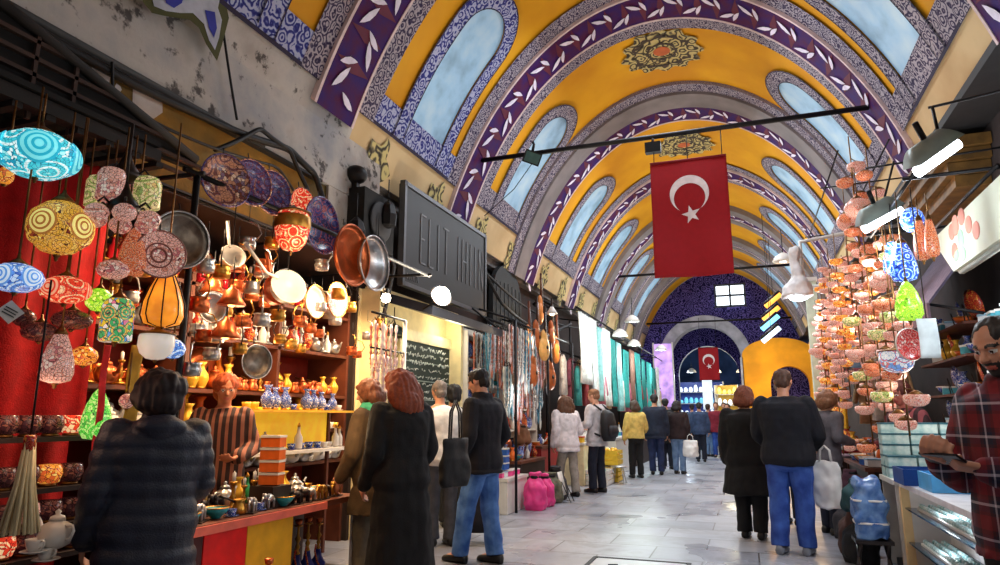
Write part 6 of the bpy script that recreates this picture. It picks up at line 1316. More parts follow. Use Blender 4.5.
def rmp(label, px, py, w, h, mk, shape, y, top=None):
    top = top or (2.95 if y < 7 else 3.86)
    p = at(px, py, y=y); s_ = ppm(p); return mosaic_lamp(label, p, w / 2 / s_, h / 2 / s_, MZ[mk], shape, top=top)
rmp('lit lime green mosaic lamp above the white paper sheet', 908, 301, 25, 40, 'lime', 'cone', 5.6)
rmp('cobalt blue mosaic lamp glowing under the tilted strip lamp', 903, 262, 26, 40, 'cobalt', 'tulip', 5.9); rmp('second cobalt blue lamp close behind the first', 893, 258, 20, 34, 'cobalt', 'tulip', 6.3); rmp('small cobalt blue lamp up beside the strip lamp', 912, 220, 22, 26, 'cobalt', 'oblate', 6.0)
rmp('orange red glass lamp beside the cobalt lamps', 921, 240, 16, 42, 'rust', 'tulip', 5.8); rmp('second orange red glass lamp by the dark awning', 931, 238, 14, 40, 'rust', 'tulip', 5.7)
rmp('pink mosaic ball at the top of the lamp columns', 858, 208, 26, 20, 'rose', 'oblate', 7.6); rmp('pink mosaic ball next to the top one', 846, 222, 18, 18, 'rose', 'oblate', 8.2)
# more small bowls in strings
def bowl_string(mat, n):
    t = thing('bowl_string', 's', 'lamp'); b = MB(); b.tube([(0, 0, .3), (0, 0, -.16 * n)], .005, 5); b.build('cord', capm, t)
    for k in range(n): b = MB(); b.lathe([(r * .075, z * .032 - .05 - .16 * k) for r, z in SH['bowl']], 14); b.build('lamp_bowl', mat, t)
    return Proto(t)
BS = [(bowl_string(MZ['rose'], 8), 'rose'), (bowl_string(MZ['amber'], 7), 'amber'), (bowl_string(MZ['pink'], 8), 'dusty pink')]
cn = {}
for i in range(22):
    y = 8.1 + .15 * i; x = 1.5 - .22 * (i % 3); pr, n = BS[(i * 2 + i // 4) % 3]; k = cn.get(n, 0); cn[n] = k + 1
    pr.put((x, y, 2.7 + .55 * ((i * 5) % 4) / 3), random.random() * 6, '%s string of %s glass bowls counted from the lime green lamp' % (nth(k), n), 'strings of glass bowls over the right stall', random.uniform(.9, 1.1))
# strip lamps with reflector hoods
def strip_lamp(label, px, py, y, w, ang):
    p = at(px, py, y=y); t = thing('strip_lamp', label, 'lamp', p); s_ = w / ppm(p)
    U = CM @ Vector((math.cos(ang), -math.sin(ang), 0)); Vv = CM @ Vector((-math.sin(ang), -math.cos(ang), 0)); Wd = U.cross(Vv)
    T = Matrix(((U.x, Wd.x, Vv.x, 0), (U.y, Wd.y, Vv.y, 0), (U.z, Wd.z, Vv.z, 0), (0, 0, 0, 1)))
    b = MB(); n = 12; vs, fs = [], []
    for k in range(n + 1):
        a = PI * k / n; 
        for e in (-1, 1): vs.append((s_ * .5 * math.cos(a) if False else e * s_ * .5 * (1 - .35 * math.sin(a)), -.09 * math.cos(a), .1 + .2 * s_ * 1.6 * math.sin(a)))
    for k in range(n): fs.append((2 * k, 2 * k + 1, 2 * k + 3, 2 * k + 2))
    vs2 = len(vs); fs.append(tuple(range(0, vs2, 2))); fs.append(tuple(range(vs2 - 1, 0, -2))); b.add(vs, fs, 0, True, T); b.build('hood', pm('hood_grey_green', (150, 164, 158), .4, .2), t)
    b = MB(); b.tube([(-s_ * .48, 0, .06), (s_ * .48, 0, .06)], .035, 10, 0, T); b.build('tube', glow('strip_tube', (240, 248, 255), 9.), t)
    b = MB(); b.tube([(0, 0, .1 + .3 * s_), (0, .02, .1 + .3 * s_ + .12)], .018, 6, 0, T); b.build('mount', iron, t); return p
P1 = strip_lamp('tilted strip lamp with a grey green hood by the timber corbel', 943, 166, 4.5, 52, .62); P2 = strip_lamp('tilted strip lamp with a hood above the cobalt lamps', 886, 226, 6.1, 44, .5)
t = thing('lamp_rail', 'thin grey rail carrying the strip lamps', 'rail'); b = MB(); b.tube([(2.35, 4.3, 3.2), (1.2, 4.65, 3.2)], .009, 6); b.build('rail', iron, t); b = MB(); b.tube([(2.35, 6.1, 3.4), (1.1, 6.3, 3.4)], .009, 6); b.build('rail', iron, t); b = MB(); b.tube([(1.22, 4.64, 3.2), P1 + Vector((0, 0, .2))], .01, 6); b.build('drop', iron, t); b = MB(); b.tube([(1.3, 6.2, 3.4), P2 + Vector((0, 0, .2))], .01, 6); b.build('drop', iron, t)
# white bracket frame with hanging white plastic and lamp
q = at(800, 242, y=10.5); q2 = at(852, 232, y=10.5); t = thing('bracket_frame', 'white painted bracket frame jutting out above the aisle', 'bracket', (0, 0, 0)); b = MB(); b.tube([q2 + Vector((.7, 0, .05)), q2, q, q + Vector((0, 0, -.55))], .03, 8); b.build('arm', white_c, t); q3 = at(803, 288, y=10.5); q4 = at(850, 283, y=10.5); b = MB(); b.tube([q3, q4, q4 + Vector((.7, 0, .02))], .03, 8); b.build('arm', white_c, t)
t = thing('plastic_lamp', 'white plastic-wrapped lamp hanging from the bracket frame', 'lamp', at(797, 280, y=10.4)); b = MB(); b.loft([(Vector((0, 0, -.25)), .24, .2), (Vector((0, 0, -.12)), .18, .15), (Vector((0, 0, .1)), .09, .08), (Vector((0, 0, .5)), .07, .06)], 14); addmesh('shade', remesh(b, .03, 1, folds(.05, 6, 6, 2)), pm('white_plastic', (226, 222, 220), .4), t); b = MB(); b.ball((0, 0, -.26), (.13, .13, .05), 10); b.build('bulb', glow('cool_bulb', (226, 244, 255), 9.), t)
DL.put(at(783, 258, y=13), 0, 'dark-backed dome lamp by the second tie rod above the bracket frame', None, .9)
for i, (px, py, y) in enumerate(((773, 299, 19), (771, 312, 18.5), (770, 321, 17.5), (771, 333, 17))):
    p = at(px, py, y=y); t = thing('tube_lamp', ['amber tube lamp highest of the aisle row', 'amber tube lamp under the highest one', 'bright cool tube lamp in the aisle row', 'lowest tube lamp of the aisle row', 'tube lamp close behind the plastic-wrapped lamp', 'tube lamp nearest the tiered bowl lamps'][i], 'lamp', p); b = MB(); b.tube([(-.2, 0, -.2), (.2, 0, .12)], .06, 10); b.build('tube', glow('amber_tube', (255, 176, 70), 1.6) if i < 2 else glow('cyan_tube', (120, 206, 250), 1.8) if i == 2 else glow('cool_tube', (200, 226, 250), 2.), t); b = MB(); b.tube([(-.22, .03, -.14), (.18, .03, .19)], .06, 8); b.build('housing', dkmetal, t); b = MB(); b.tube([(0, .03, .02), (0, .03, ZC + AZ * math.sqrt(1 - ((p.x - XC) / AX) ** 2) * .97 - p.z)], .008, 5); b.build('cord', iron, t)
# dark awning, brick pillar, light box sign, white shop front
t = thing('awning', 'dark violet grey fabric awning behind the lime green lamp', 'awning', (0, 0, 0)); A_, B_, C_, D_ = at(915, 262, x=1.9), at(962, 272, x=1.9), at(958, 290, x=2.3), at(905, 332, x=2.3)
b = MB(); b.add([(1.6, 9.3, 2.3), (1.6, 6.95, 2.3), (2.33, 6.95, 3.25), (2.33, 9.3, 3.25), (1.6, 9.3, 2.27), (1.6, 6.95, 2.27), (2.33, 6.95, 3.22), (2.33, 9.3, 3.22)], [(0, 1, 2, 3), (4, 7, 6, 5), (0, 4, 5, 1), (1, 5, 6, 2), (2, 6, 7, 3), (3, 7, 4, 0)]); b.build('sheet', cm('awning_violet', (84, 76, 96)), t); b = MB(); b.box((1.59, 8.12, 2.2), (.02, 2.35, .16)); b.build('valance', cm('valance_violet', (96, 76, 88)), t)
for y in (7.0, 9.25): b = MB(); b.tube([(2.33, y, 2.1), (1.6, y, 2.28)], .015, 6); b.build('stay', iron, t)
brickm, nt, bb = nodes('brick'); tcn = N(nt, 'ShaderNodeTexCoord'); mp = N(nt, 'ShaderNodeMapping'); mp.inputs['Rotation'].default_value = (PI / 2, 0, 0); bt_ = N(nt, 'ShaderNodeTexBrick', Scale=1.); bt_.inputs['Brick Width'].default_value = .2; bt_.inputs['Row Height'].default_value = .07; bt_.inputs['Mortar Size'].default_value = .006; bt_.inputs['Color1'].default_value = (*lin((196, 96, 60)), 1); bt_.inputs['Color2'].default_value = (*lin((150, 70, 50)), 1); bt_.inputs['Mortar'].default_value = (*lin((150, 140, 130)), 1); nt.links.new(tcn.outputs['Object'], mp.inputs[0]); nt.links.new(mp.outputs[0], bt_.inputs[0]); nt.links.new(bt_.outputs[0], bb.inputs['Base Color'])
b = MB(); b.box((2.2, 6.05, 1.35), (.34, .34, 2.7)); o = struct(b.build('wall_pier', brickm), 'orange brick pier between the awning and the white shop front')
t = thing('glazed_shopfront', 'white framed shop front with dark green glass behind the plaid shirt man', 'shop front', (2.2, 4.9, 0)); b = MB()
for y in (-.9, 0, .9): b.box((0, y, 1.3), (.1, .09, 2.6))
for z in (.05, 1.0, 2.6): b.box((0, 0, z), (.1, 1.9, .1))
b.build('frame', white_c, t); b = MB(); b.box((.03, 0, 1.3), (.02, 1.8, 2.5)); b.build('pane', pm('dark_green_glass', (20, 36, 34), .1), t)
b = MB(); b.box((-.02, 0, 2.72), (.16, 1.95, .14)); b.build('fascia', pm('grey_fascia', (150, 156, 150), .5), t)
BX = 1.75; c0, c1, c2, c3 = at(945, 240, x=BX), at(1004, 180, x=BX), at(963, 272, x=BX), at(1004, 248, x=BX)
t = thing('lightbox_sign', 'pale lit box sign with faint red and green picture jutting in at the edge', 'sign', (BX, 0, 0)); y0, y1 = 3.6, c0.y; zt_, zb_ = c1.z, at(975, 262, x=BX).z
b = MB(); poly = [(y0, zb_), (y1 - .35, zb_), (y1, zb_ + .28), (y1, zt_), (y0, zt_)]; b.prism(poly, -.06, .06, 0, Matrix(((0, 0, 1, 0), (1, 0, 0, 0), (0, 1, 0, 0), (0, 0, 0, 1)))); b.build('box_face', pm('lightbox_face', (190, 194, 172), .5, emit=.05, var=.08, scale=2.), t)
b = MB(); pq = [(.0, y, z) for y, z in poly]; b.tube(pq + [pq[0]], .03, 6); b.build('edge_frame', pm('grey_fascia', (150, 156, 150), .5), t)
b = MB(); R3 = random.Random(5)
for k in range(7): a = R3.random() * 6; b.ball((-.062, y1 - .75 + R3.uniform(-.3, .35), zt_ - .16 + R3.uniform(-.12, .14)), (.004, .09, .07), 10)
b.build('red_print', pm('print_red', (206, 130, 110), .6), t); b = MB()
for k in range(4): b.ball((-.062, y1 - .6 + R3.uniform(-.1, .15), zb_ + .16 + R3.uniform(-.08, .1)), (.004, .08, .06), 10)
b.build('green_print', pm('print_green', (150, 196, 150), .6), t)
for y in (4.1, 5.6): b = MB(); b.tube([(BX + .06, y, zt_ - .1), (2.35, y, zt_ - .1)], .02, 6); b.build('bracket', iron, t)
p = at(929, 338, y=5.5); s_ = ppm(p); t = thing('paper_sheet', 'blank white paper sheet hung under the lime green lamp', 'paper', p); b = MB(); b.cloth((-9 / s_, 0, -20 / s_), (18 / s_, .02, 0), (0, 0, 40 / s_), 4, 8, lambda a, c: .01 * math.sin(c * 4)); b.build('sheet', pm('paper_white', (228, 236, 236), .7), t); b = MB(); b.tube([(0, 0.01, 20 / s_), (0, .01, 2.95 - p.z)], .004, 5); b.build('string', iron, t)
p = at(906, 345, y=5.9); s_ = ppm(p); t = thing('hanging_plate', 'red and white swirled plate hung beside the white paper sheet', 'plate', p); T = Tm((0, 0, 0), PI / 2, 0, .5); r = 16 / s_
b = MB(); b.lathe([(0, 0), (r * .5, .004), (r * .8, .02), (r, .04), (r * .98, .046), (r * .78, .027), (r * .45, .012), (0, .008)], 26, 0, T); b.build('dish', mosaic('mosaic_swirl', [(214, 60, 60), (240, 210, 206), (226, 110, 110)], 30, 11, .12, (120, 40, 40)), t)  # dish is no lamp; a slight glow is put into its colour
b = MB(); b.lathe([(r * .97, .038), (r * 1.03, .04), (r * .98, .05)], 26, 0, T, cap=False); b.build('rim', white_c, t); b = MB(); b.tube([(0, 0, r), (0, 0, 2.95 - p.z)], .004, 5); b.build('string', iron, t)
p = at(897, 362, y=6.2); s_ = ppm(p); mosaic_lamp('white and blue glass bowl lamp under the red and white swirled plate', p, 16 / s_, 11 / s_, mosaic('mosaic_ice', [(230, 236, 240), (120, 160, 220), (214, 120, 120)], 20, 7, .5, (90, 110, 140)), 'bowl', top=2.95)
# the long market table and its goods
tb = thing('market_table', 'long market table of goods beside the aisle under the bowl lamps', 'table', (0, 0, 0)); zt = .76
b = MB(); b.box((1.36, 8.8, zt - .02), (.56, 1.7, .04)); b.build('tabletop', wood, tb)
for x in (1.14, 1.58):
    for y in (8.02, 9.58): b = MB(); b.box((x, y, zt / 2 - .02), (.06, .06, zt - .04)); b.build('leg', wood, tb)
b = MB(); b.box((1.14, 8.8, zt - .1), (.03, 1.6, .12)); b.build('apron', dark_wood, tb)
fill('on the aisle edge of the market table', (1.18, 7.98, zt + .006), (1.18, 9.62, zt + .006), ['ubowl', 'wbox', 'obowl', 'tbowl', 'cbowl', 'ubox'], 'the seller', face=0, smin=.95, smax=1.2)
fill('in the middle of the market table', (1.36, 7.98, zt + .006), (1.36, 9.62, zt + .006), ['obowl', 'rvase', 'wteap', 'bvase', 'ovase', 'uplate'], 'the seller', smin=1.2, smax=1.5); fill('in the back row of the market table', (1.54, 7.98, zt + .006), (1.54, 9.62, zt + .006), ['bvase', 'gvase', 'rvase', 'uplate', 'rplate', 'ovase'], 'the seller', smin=1.4, smax=2.)
# tall stepped shelf behind the table with bowls
sr = thing('stepped_shelf', 'stepped wooden shelf of bright wares behind the market table', 'shelf', (2.1, 8.2, 0))
for z in (1.15, 1.5, 1.85, 2.15): b = MB(); b.box((0, 0, z - .012), (.34, 1.8, .024)); b.build('shelf_board', wood, sr)
for y in (-.9, 0, .9): b = MB(); b.box((.15, y, 1.1), (.04, .05, 2.2)); b.build('upright', wood, sr)
for z, n in ((1.15, 'lowest'), (1.5, 'second'), (1.85, 'third'), (2.15, 'top')): 
    c = {}
    fill('on the %s board of the stepped shelf' % n, (2.08, 7.35, z + .006), (2.08, 9.05, z + .006), ['ubowl', 'uplate', 'wbox', 'bvase', 'gvase', 'tbox', 'rplate', 'obowl'], 'the brick pier', cnt=c, smin=1.1, smax=1.5)
# folded cloth heaps at the far end of the table
for k, (c, n) in enumerate((((190, 170, 190), 'pale violet'), ((150, 40, 50), 'dark red'), ((206, 200, 196), 'off-white'), ((110, 120, 150), 'slate blue'), ((214, 150, 90), 'apricot'))):
    t = thing('folded_cloth', '%s folded cloth in the flat pile at the far table end' % n, 'cloth', (1.3, 10.0, zt + .003 + .045 * k), random.uniform(-.2, .2), 'folded cloths on the far table end'); b = MB(); b.loft([(Vector((0, 0, 0)), .22, .16), (Vector((0, 0, .02)), .235, .175), (Vector((0, 0, .042)), .22, .16)], 20, 0, None, 5); b.build('folded_body', cm('folded_%d' % k, c), t); b = MB(); b.loft([(Vector((0.02, 0, .012)), .23, .178), (Vector((0.02, 0, .018)), .23, .178)], 20, 0, None, 5); b.build('fold_edge', cm('foldededge_%d' % k, tuple(int(v * .8) for v in c)), t)
b = MB(); b.box((1.3, 10.0, zt / 2), (.7, .55, zt - .01)); tag(b.build('cloth_chest', dark_wood), 'dark chest at the far table end under the folded cloths', 'chest')
rl = thing('hanging_rail', 'iron rail of garments behind the sandy-haired woman', 'rail'); b = MB(); b.tube([(1.8, 9.7, 2.05), (1.8, 12.6, 2.05)], .016, 6); b.build('rail', iron, rl); b = MB(); b.tube([(1.55, 9.7, 2.75), (1.55, 12.6, 2.75)], .016, 6); b.build('rail', iron, rl)
for y in (9.75, 12.55): b = MB(); b.tube([(2.34, y, 2.85), (1.55, y, 2.75)], .014, 6); b.tube([(1.8, y, 2.77), (1.8, y, 2.05)], .014, 6); b.build('bracket', iron, rl)
cn = {}
for i in range(18):
    pr, n = GM[(4, 0, 1, 7, 4, 6, 0, 3)[i % 8]]; k = cn.get(n, 0); cn[n] = k + 1
    pr.put((1.8 - .25 * (i % 2), 9.85 + i * .15, 1.97 + .7 * (i % 2)), random.uniform(-.5, .5) + (PI / 2 if i % 3 == 0 else 0), '%s %s garment counted from the market table on the right rail' % (nth(k), n), 'garments on the right rail', random.uniform(.75, .95))
# bags and boxes on the floor by the table
for i, (lb, c, w, h, d, m) in enumerate((('black sack on the floor at the feet of the market table', (.86, 7.0, 0), .3, .42, .28, cm('sack_black', (24, 24, 28))), ('brown leather sack beside the black one', (.88, 7.42, 0), .32, .46, .3, cm('leather_brown', (84, 52, 44))), ('grey sack under the far half of the table', (.92, 8.3, 0), .3, .4, .3, cm('sack_grey', (60, 58, 62))), ('plum coloured sack piled on the brown one', (.88, 7.42, .48), .26, .3, .24, cm('plum', (70, 36, 50))), ('dark teal sack piled on the black one', (.86, 7.0, .45), .26, .28, .24, cm('dark_teal', (40, 74, 80))))): softbag(lb, c, w, h, d, m)
t = thing('plastic_bundle', 'clear blue plastic wrapped bundle at the near corner of the market table', 'bundle', (.9, 6.62, .28)); b = MB(); b.loft([(Vector((0, 0, 0)), .11, .12), (Vector((0, 0, .1)), .125, .13), (Vector((0, 0, .42)), .12, .12), (Vector((0, 0, .48)), .08, .08)], 16, 0, None, 4); addmesh('wrapping', remesh(b, .014, 1, folds(.04, 9, 9, 4)), pm('blue_plastic', (110, 144, 190), .2, scale=12, rgb2=(60, 96, 156)), t); b = MB()
for z in (.12, .3): b.loft([(Vector((0, 0, z)), .132, .138), (Vector((0, 0, z + .015)), .132, .138)], 16, 0, None, 4)
b.build('strap', white_c, t)
t = thing('folding_stand', 'dark folding stand under the blue plastic bundle', 'stand', (.9, 6.62, 0)); b = MB(); b.box((0, 0, .262), (.28, .28, .03)); b.build('board', dkmetal, t)
for s_ in (1, -1): b = MB(); b.tube([(s_ * .12, -.12, 0), (s_ * .1, .12, .25)], .014, 6); b.build('leg', dkmetal, t); b = MB(); b.tube([(s_ * .12, .12, 0), (s_ * .1, -.12, .25)], .014, 6); b.build('leg', dkmetal, t)
# white glass-fronted display cabinet with two lit shelves
cb = thing('display_cabinet', 'white display cabinet with glass shelves and a pale wooden corner post', 'cabinet', (0, 0, 0)); pinew = pm('pine', (222, 186, 130), .6, var=.12, scale=4.)
b = MB(); b.box((1.6, 5.2, .74), (.98, 2.46, .04)); b.build('top', pm('white_marble', (226, 220, 220), .3), cb); b = MB(); b.box((1.74, 5.2, .37), (.66, 2.36, .7)); b.build('cabinet_body', pm('cabinet_white', (222, 216, 216), .5), cb)
for y in (6.38, 3.98): b = MB(); b.box((1.13, y, .36), (.06, .06, .72)); b.build('corner_post', pinew, cb)
sz = [at(930, 500, x=1.25).z, at(920, 545, x=1.25).z]; sz = [.56, .3]
for z in sz: b = MB(); b.box((1.27, 5.2, z), (.3, 2.3, .012)); b.build('glass_shelf', pm('glass_edge', (30, 60, 80), .1), cb)
white_mi = pm('shell_white', (214, 224, 222), .5, scale=30, rgb2=(120, 170, 170)); 
def jewel():
    t = thing('jewelry_tray', 'tray', 'tray'); b = MB(); b.box((0, 0, .008), (.22, .16, .016)); b.build('tray', white_c, t); b = MB()
    for k in range(12): b.ball((-.085 + .057 * (k % 4), -.055 + .055 * (k // 4), .028), .017, 8)
    b.build('trinkets', white_mi, t); t.children[-1]['kind'] = 'stuff'; return Proto(t)
JW = jewel()
for z, n in zip(sz, ('upper', 'lower')):
    for k in range(9): JW.put((1.26, 4.2 + k * .235, z + .008), PI / 2, '%s trinket tray from the plaid shirt man on the %s glass shelf' % (nth(k), n), 'trinket trays on the glass shelves', 1.1)
# blue trays and teal packets on the cabinet
for k, (x, y, m, lb) in enumerate(((1.22, 6.2, pm('deep_blue', (16, 60, 130), .4), 'deep blue open tray on the cabinet corner'), (1.3, 5.72, pm('sky_blue', (80, 160, 216), .4), 'sky blue open tray on the cabinet next to the deep blue one'))):
    t = thing('open_tray', lb, 'tray', (x, y, .762)); b = MB(); b.box((0, 0, .005), (.3, .4, .01)); b.build('base', m, t); b = MB()
    for s_ in (1, -1): b.box((s_ * .145, 0, .06), (.012, .4, .12)); b.box((0, s_ * .195, .06), (.3, .012, .12))
    b.build('wall_frame', m, t); b = MB()
    for j in range(20): b.ball((random.uniform(-.1, .1), random.uniform(-.15, .15), .05), .035, 8)
    b.build('contents', pm('pale_blue_goods', (170, 214, 230), .5), t); t.children[-1]['kind'] = 'stuff'
pk = mk_box(pm('teal_packet', (130, 180, 184), .4, scale=16, rgb2=(200, 220, 216)), pm('dark_teal_lid', (50, 96, 110), .4), (.2, .16, .075))
i = 0
for col, (x, y) in enumerate(((1.2, 6.98), (1.43, 7.0), (1.66, 6.99), (1.2, 6.78), (1.43, 6.8), (1.66, 6.78))):
    for k in range(5 if col < 3 else 2):
        pk.put((x, y, .763 + .092 * k), 0, '%s teal packet up in the %s stack of the packet counter from the aisle' % (nth(k), ['first rear', 'second rear', 'third rear', 'first front', 'second front', 'third front'][col]), 'stacked teal packets on the packet counter', 1.05)
counter('market_counter', 'white packet counter under the stacks of teal packets', 6.5, 7.14, 1.08, 1.86, .76, white_c, white_c)
pk.done()
fill('along the back edge of the cabinet', (1.96, 4.1, .766), (1.96, 6.3, .766), ['wbox', 'tbox', 'wbox', 'wbot'], 'the near end', smin=1.3, smax=1.8)
wsh = thing('wall_shelf', 'white wall shelf of pale packets between the brick pier and the stepped shelf', 'shelf', (2.15, 6.8, 0))
for z in (1.05, 1.3, 1.55, 1.8, 2.05): b = MB(); b.box((0, 0, z), (.28, .95, .02)); b.build('shelf_board', white_c, wsh)
for y in (-.46, .46): b = MB(); b.box((.1, y, 1.55), (.03, .03, 1.1)); b.build('bracket', white_c, wsh)
for z, n in ((1.062, 'lowest'), (1.312, 'second'), (1.562, 'third'), (1.812, 'fourth'), (2.062, 'top')): fill('on the %s white wall shelf' % n, (2.1, 6.34, z + .002), (2.1, 7.26, z + .002), ['wbox', 'tbox', 'wbox', 'tbox', 'ubox'], 'the pier', smin=1.25, smax=1.6, jit=.005)
# ================================================================== FLAGS, ROD FITTINGS, MANHOLE
flag_red = cm('flag_red', (150, 6, 20), rough=.8, bump=0., var=.05); fw = pm('flag_white', (226, 214, 216), .8)
def flag(label, x0, x1, z0, z1, y, seed, sc=1., cc=None):
    t = thing('flag', label, 'flag', ((x0 + x1) / 2, y, z1)); W_, Hf = x1 - x0, z1 - z0
    def wv(u, v): return .03 * sc * math.sin(u * 7 + v * 3 + seed) * (1.1 - v) + .012 * sc * math.sin(v * 9 + seed)
    b = MB(); b.cloth((-W_ / 2, 0, -Hf), (W_, 0, 0), (0, 0, Hf), 30, 30, wv); b.build('cloth', flag_red, t)
    def on(u, v): return Vector((-W_ / 2 + u * W_, -wv(u, v) * 1 - .009 * sc, -Hf + v * Hf))
    # u,v of features measured on the flag: u across, v up
    cu, cv, R = cc
    def polar(pts): 
        b = MB(); return b
    b = MB(); vs, fs = [], []; n = 40; r2 = R * .8; off = R * .245
    for k in range(n + 1):
        a = PI * (-.5) + (PI * 2) * k / n; 
    # crescent opening downwards: outer circle minus an inner circle shifted down
    a0 = math.acos(max(-1, min(1, (R * R + off * off - r2 * r2) / (2 * R * off))))
    for k in range(n + 1):
        f = k / n; ao = -PI / 2 + a0 + (2 * PI - 2 * a0) * f
        X, Z = R * math.cos(ao), R * math.sin(ao)
        e = math.atan2(Z + off, X); ai0 = math.atan2(-R * math.cos(a0) + off, R * math.sin(a0)); ai = ai0 + (PI - 2 * ai0) * f
        xi, zi = r2 * math.cos(ai), -off + r2 * math.sin(ai)
        vs += [on(cu + X / W_, cv + Z / Hf), on(cu + xi / W_, cv + zi / Hf)]
    fs = [(2 * k, 2 * k + 2, 2 * k + 3, 2 * k + 1) for k in range(n)]; b.add(vs, fs); b.build('crescent', fw, t)
    b = MB(); sv = cv - (R * 1.12) / Hf; rs = R * .5; pts = []
    for k in range(10): a = PI / 2 + .2 + k * PI / 5; q = rs if k % 2 == 0 else rs * .4; pts.append(on(cu + .01 + q * math.cos(a) / W_, sv + q * math.sin(a) / Hf))
    b.add([on(cu + .01, sv)] + pts, [(0, 1 + k, 1 + (k + 1) % 10) for k in range(10)]); b.build('star', fw, t)
    b = MB(); b.tube([(-W_ / 2, 0, .0), (W_ / 2, 0, .0)], .016 * sc, 8); b.build('hem_rod', pm('flag_hem', (120, 8, 20), .7), t); return t
ty = 8.4; a, c = at(650, 166, y=ty), at(731, 276, y=ty); d_ = at(726, 153, y=ty); z1_ = (a.z + d_.z) / 2; x0_, x1_ = a.x, d_.x
f = flag('large red flag with white crescent and star hanging from the near tie rod', x0_, x1_, (c.z + at(656, 277, y=ty).z) / 2, z1_, ty, .8, 1., (.5, .70, .255 * (x1_ - x0_)))
b = MB()
for x in (-.42, .0, .42): b.tube([(x, .02, .0), (x, .08, ROD_Z - z1_)], .006, 5)
b.build('cord', iron, f)
p = at(653, 148, y=8.45); t = thing('junction_box', 'small black box on the tie rod above the flag corner', 'box', p); b = MB(); b.box((0, 0, 0), (.2, .1, .14)); b.build('housing', iron, t); b = MB(); b.tube([(0, 0, .06), (0, .03, ROD_Z - p.z)], .02, 6); b.build('clamp', dkmetal, t)
p = at(532, 157, y=8.44); t = thing('flood_light', 'black flood light fixed on the tie rod left of the flag', 'lamp', p); b = MB(); T = Tm((0, 0, 0), .5, .3, .5); b.add([Vector(v) for v in ((-.12, -.1, -.09), (.12, -.1, -.09), (.12, -.1, .09), (-.12, -.1, .09), (-.06, .12, -.05), (.06, .12, -.05), (.06, .12, .05), (-.06, .12, .05))], [(0, 1, 2, 3), (4, 7, 6, 5), (0, 4, 5, 1), (1, 5, 6, 2), (2, 6, 7, 3), (3, 7, 4, 0)], 0, False, T); b.build('housing', iron, t); b = MB(); b.box((0, -.103, 0), (.2, .006, .14), 0, T); b.build('lens', pm('lens_green', (70, 96, 92), .15), t); b = MB(); b.tube([(0, .02, .08), (0.02, .04, .2), (0, .04, .24)], .02, 6); b.build('clamp', iron, t); b = MB(); b.tube([(0, .02, -.08), (-.3, .1, -.4), (-.75, .1, -.75)], .006, 5); b.build('cord', iron, t)
fy = 26.4; a, c = at(698, 348, y=fy), at(720, 380, y=fy); f2 = flag('small red flag with white crescent hanging in the far arch', a.x, c.x, c.z, a.z, fy, 2., 1., (.5, .62, .3 * (c.x - a.x)))
b = MB()
for s_ in (-1, 1): b.tube([(s_ * .3, 0, 0), (s_ * .3, .35, 1.2)], .008, 5)
b.build('cord', iron, f2)
t = thing('manhole_cover', 'square steel manhole cover let into the marble floor', 'manhole cover', (-1.0, 6.05, 0)); b = MB()
for s_ in (1, -1): b.box((s_ * .42, 0, .004), (.035, .86, .008)); b.box((0, s_ * .42, .004), (.86, .035, .008))
b.build('frame', pm('black_joint', (36, 36, 40), .6), t); b = MB(); b.box((0, 0, .002), (.78, .78, .006)); b.build('plate', pm('worn_slab', (186, 188, 194), .35, var=.12, scale=3.), t); b = MB()
for x, y in ((-.2, .1), (.2, .1)): b.tube([(x - .04, y, .007), (x + .04, y + .03, .007)], .01, 6)
b.build('lift_slot', pm('black_joint', (36, 36, 40), .6), t)
# ================================================================== BEYOND THE FAR ARCH
def far_rack(label, x, y, w, h, mat, goods, rz=0.):
    t = thing('goods_rack', label, 'shelf', (x, y, 0), rz); b = MB(); b.box((0, .2, h / 2), (w, .04, h)); b.build('back_panel', mat, t)
    for k in range(5): b = MB(); b.box((0, 0, .3 + k * h / 5.5), (w, .4, .03)); b.build('shelf_board', white_c, t)
    for s_ in (1, -1): b = MB(); b.box((s_ * w / 2, 0, h / 2), (.04, .4, h)); b.build('upright', white_c, t)
    for k in range(5):
        b = MB(); 
        for j in range(int(w / .22)): hh = random.uniform(.15, .32); b.lathe([(.05, .0), (.09, .05), (.08, hh * .7), (.04, hh)], 8, 0, Tm((-w / 2 + .15 + j * .22, -.02, .32 + k * h / 5.5)))
        o = b.build('ware_row', goods[k % len(goods)], t); o['kind'] = 'stuff'
    return t
gl1 = pm('far_white_glow', (226, 236, 244), .4, emit=1.); gl2 = pm('far_cyan_glow', (110, 196, 220), .4, emit=.8); gl3 = pm('far_yellow_glow', (240, 226, 120), .4, emit=.9); gl4 = pm('far_navy_glow', (40, 60, 140), .4, emit=.1)  # wares and panels glow by themselves; the hall's light is in their colour
far_rack('rack of self-glowing pale blue wares straight behind the far arch', -2.0, 32, 2.0, 2.8, gl4, [gl1, gl2]); far_rack('rack of self-glowing white and blue wares deeper in the far hall', -3.6, 30.6, 1.6, 2.4, pm('far_blue_panel', (60, 110, 190), .5, emit=.2), [gl2, gl1, gl4], .4); far_rack('rack of self-glowing yellow wares behind the maroon top', -.8, 31, 1.0, 2.6, pm('far_ochre_panel', (190, 150, 60), .5, emit=.3), [gl3, gl1], -.3); far_rack('self-glowing blue rack along the side of the far hall', .6, 32.5, 1.6, 2.4, gl4, [gl2, gl1], -.5)
for i, x in enumerate((-3.2, -2.2, -1.2, -.2)):
    DL.put((x, 29.9 + .3 * i, 3.2), 0, '%s dome lamp behind the far arch counted from the violet panel' % nth(i), 'dome lamps in the far hall', 1.)
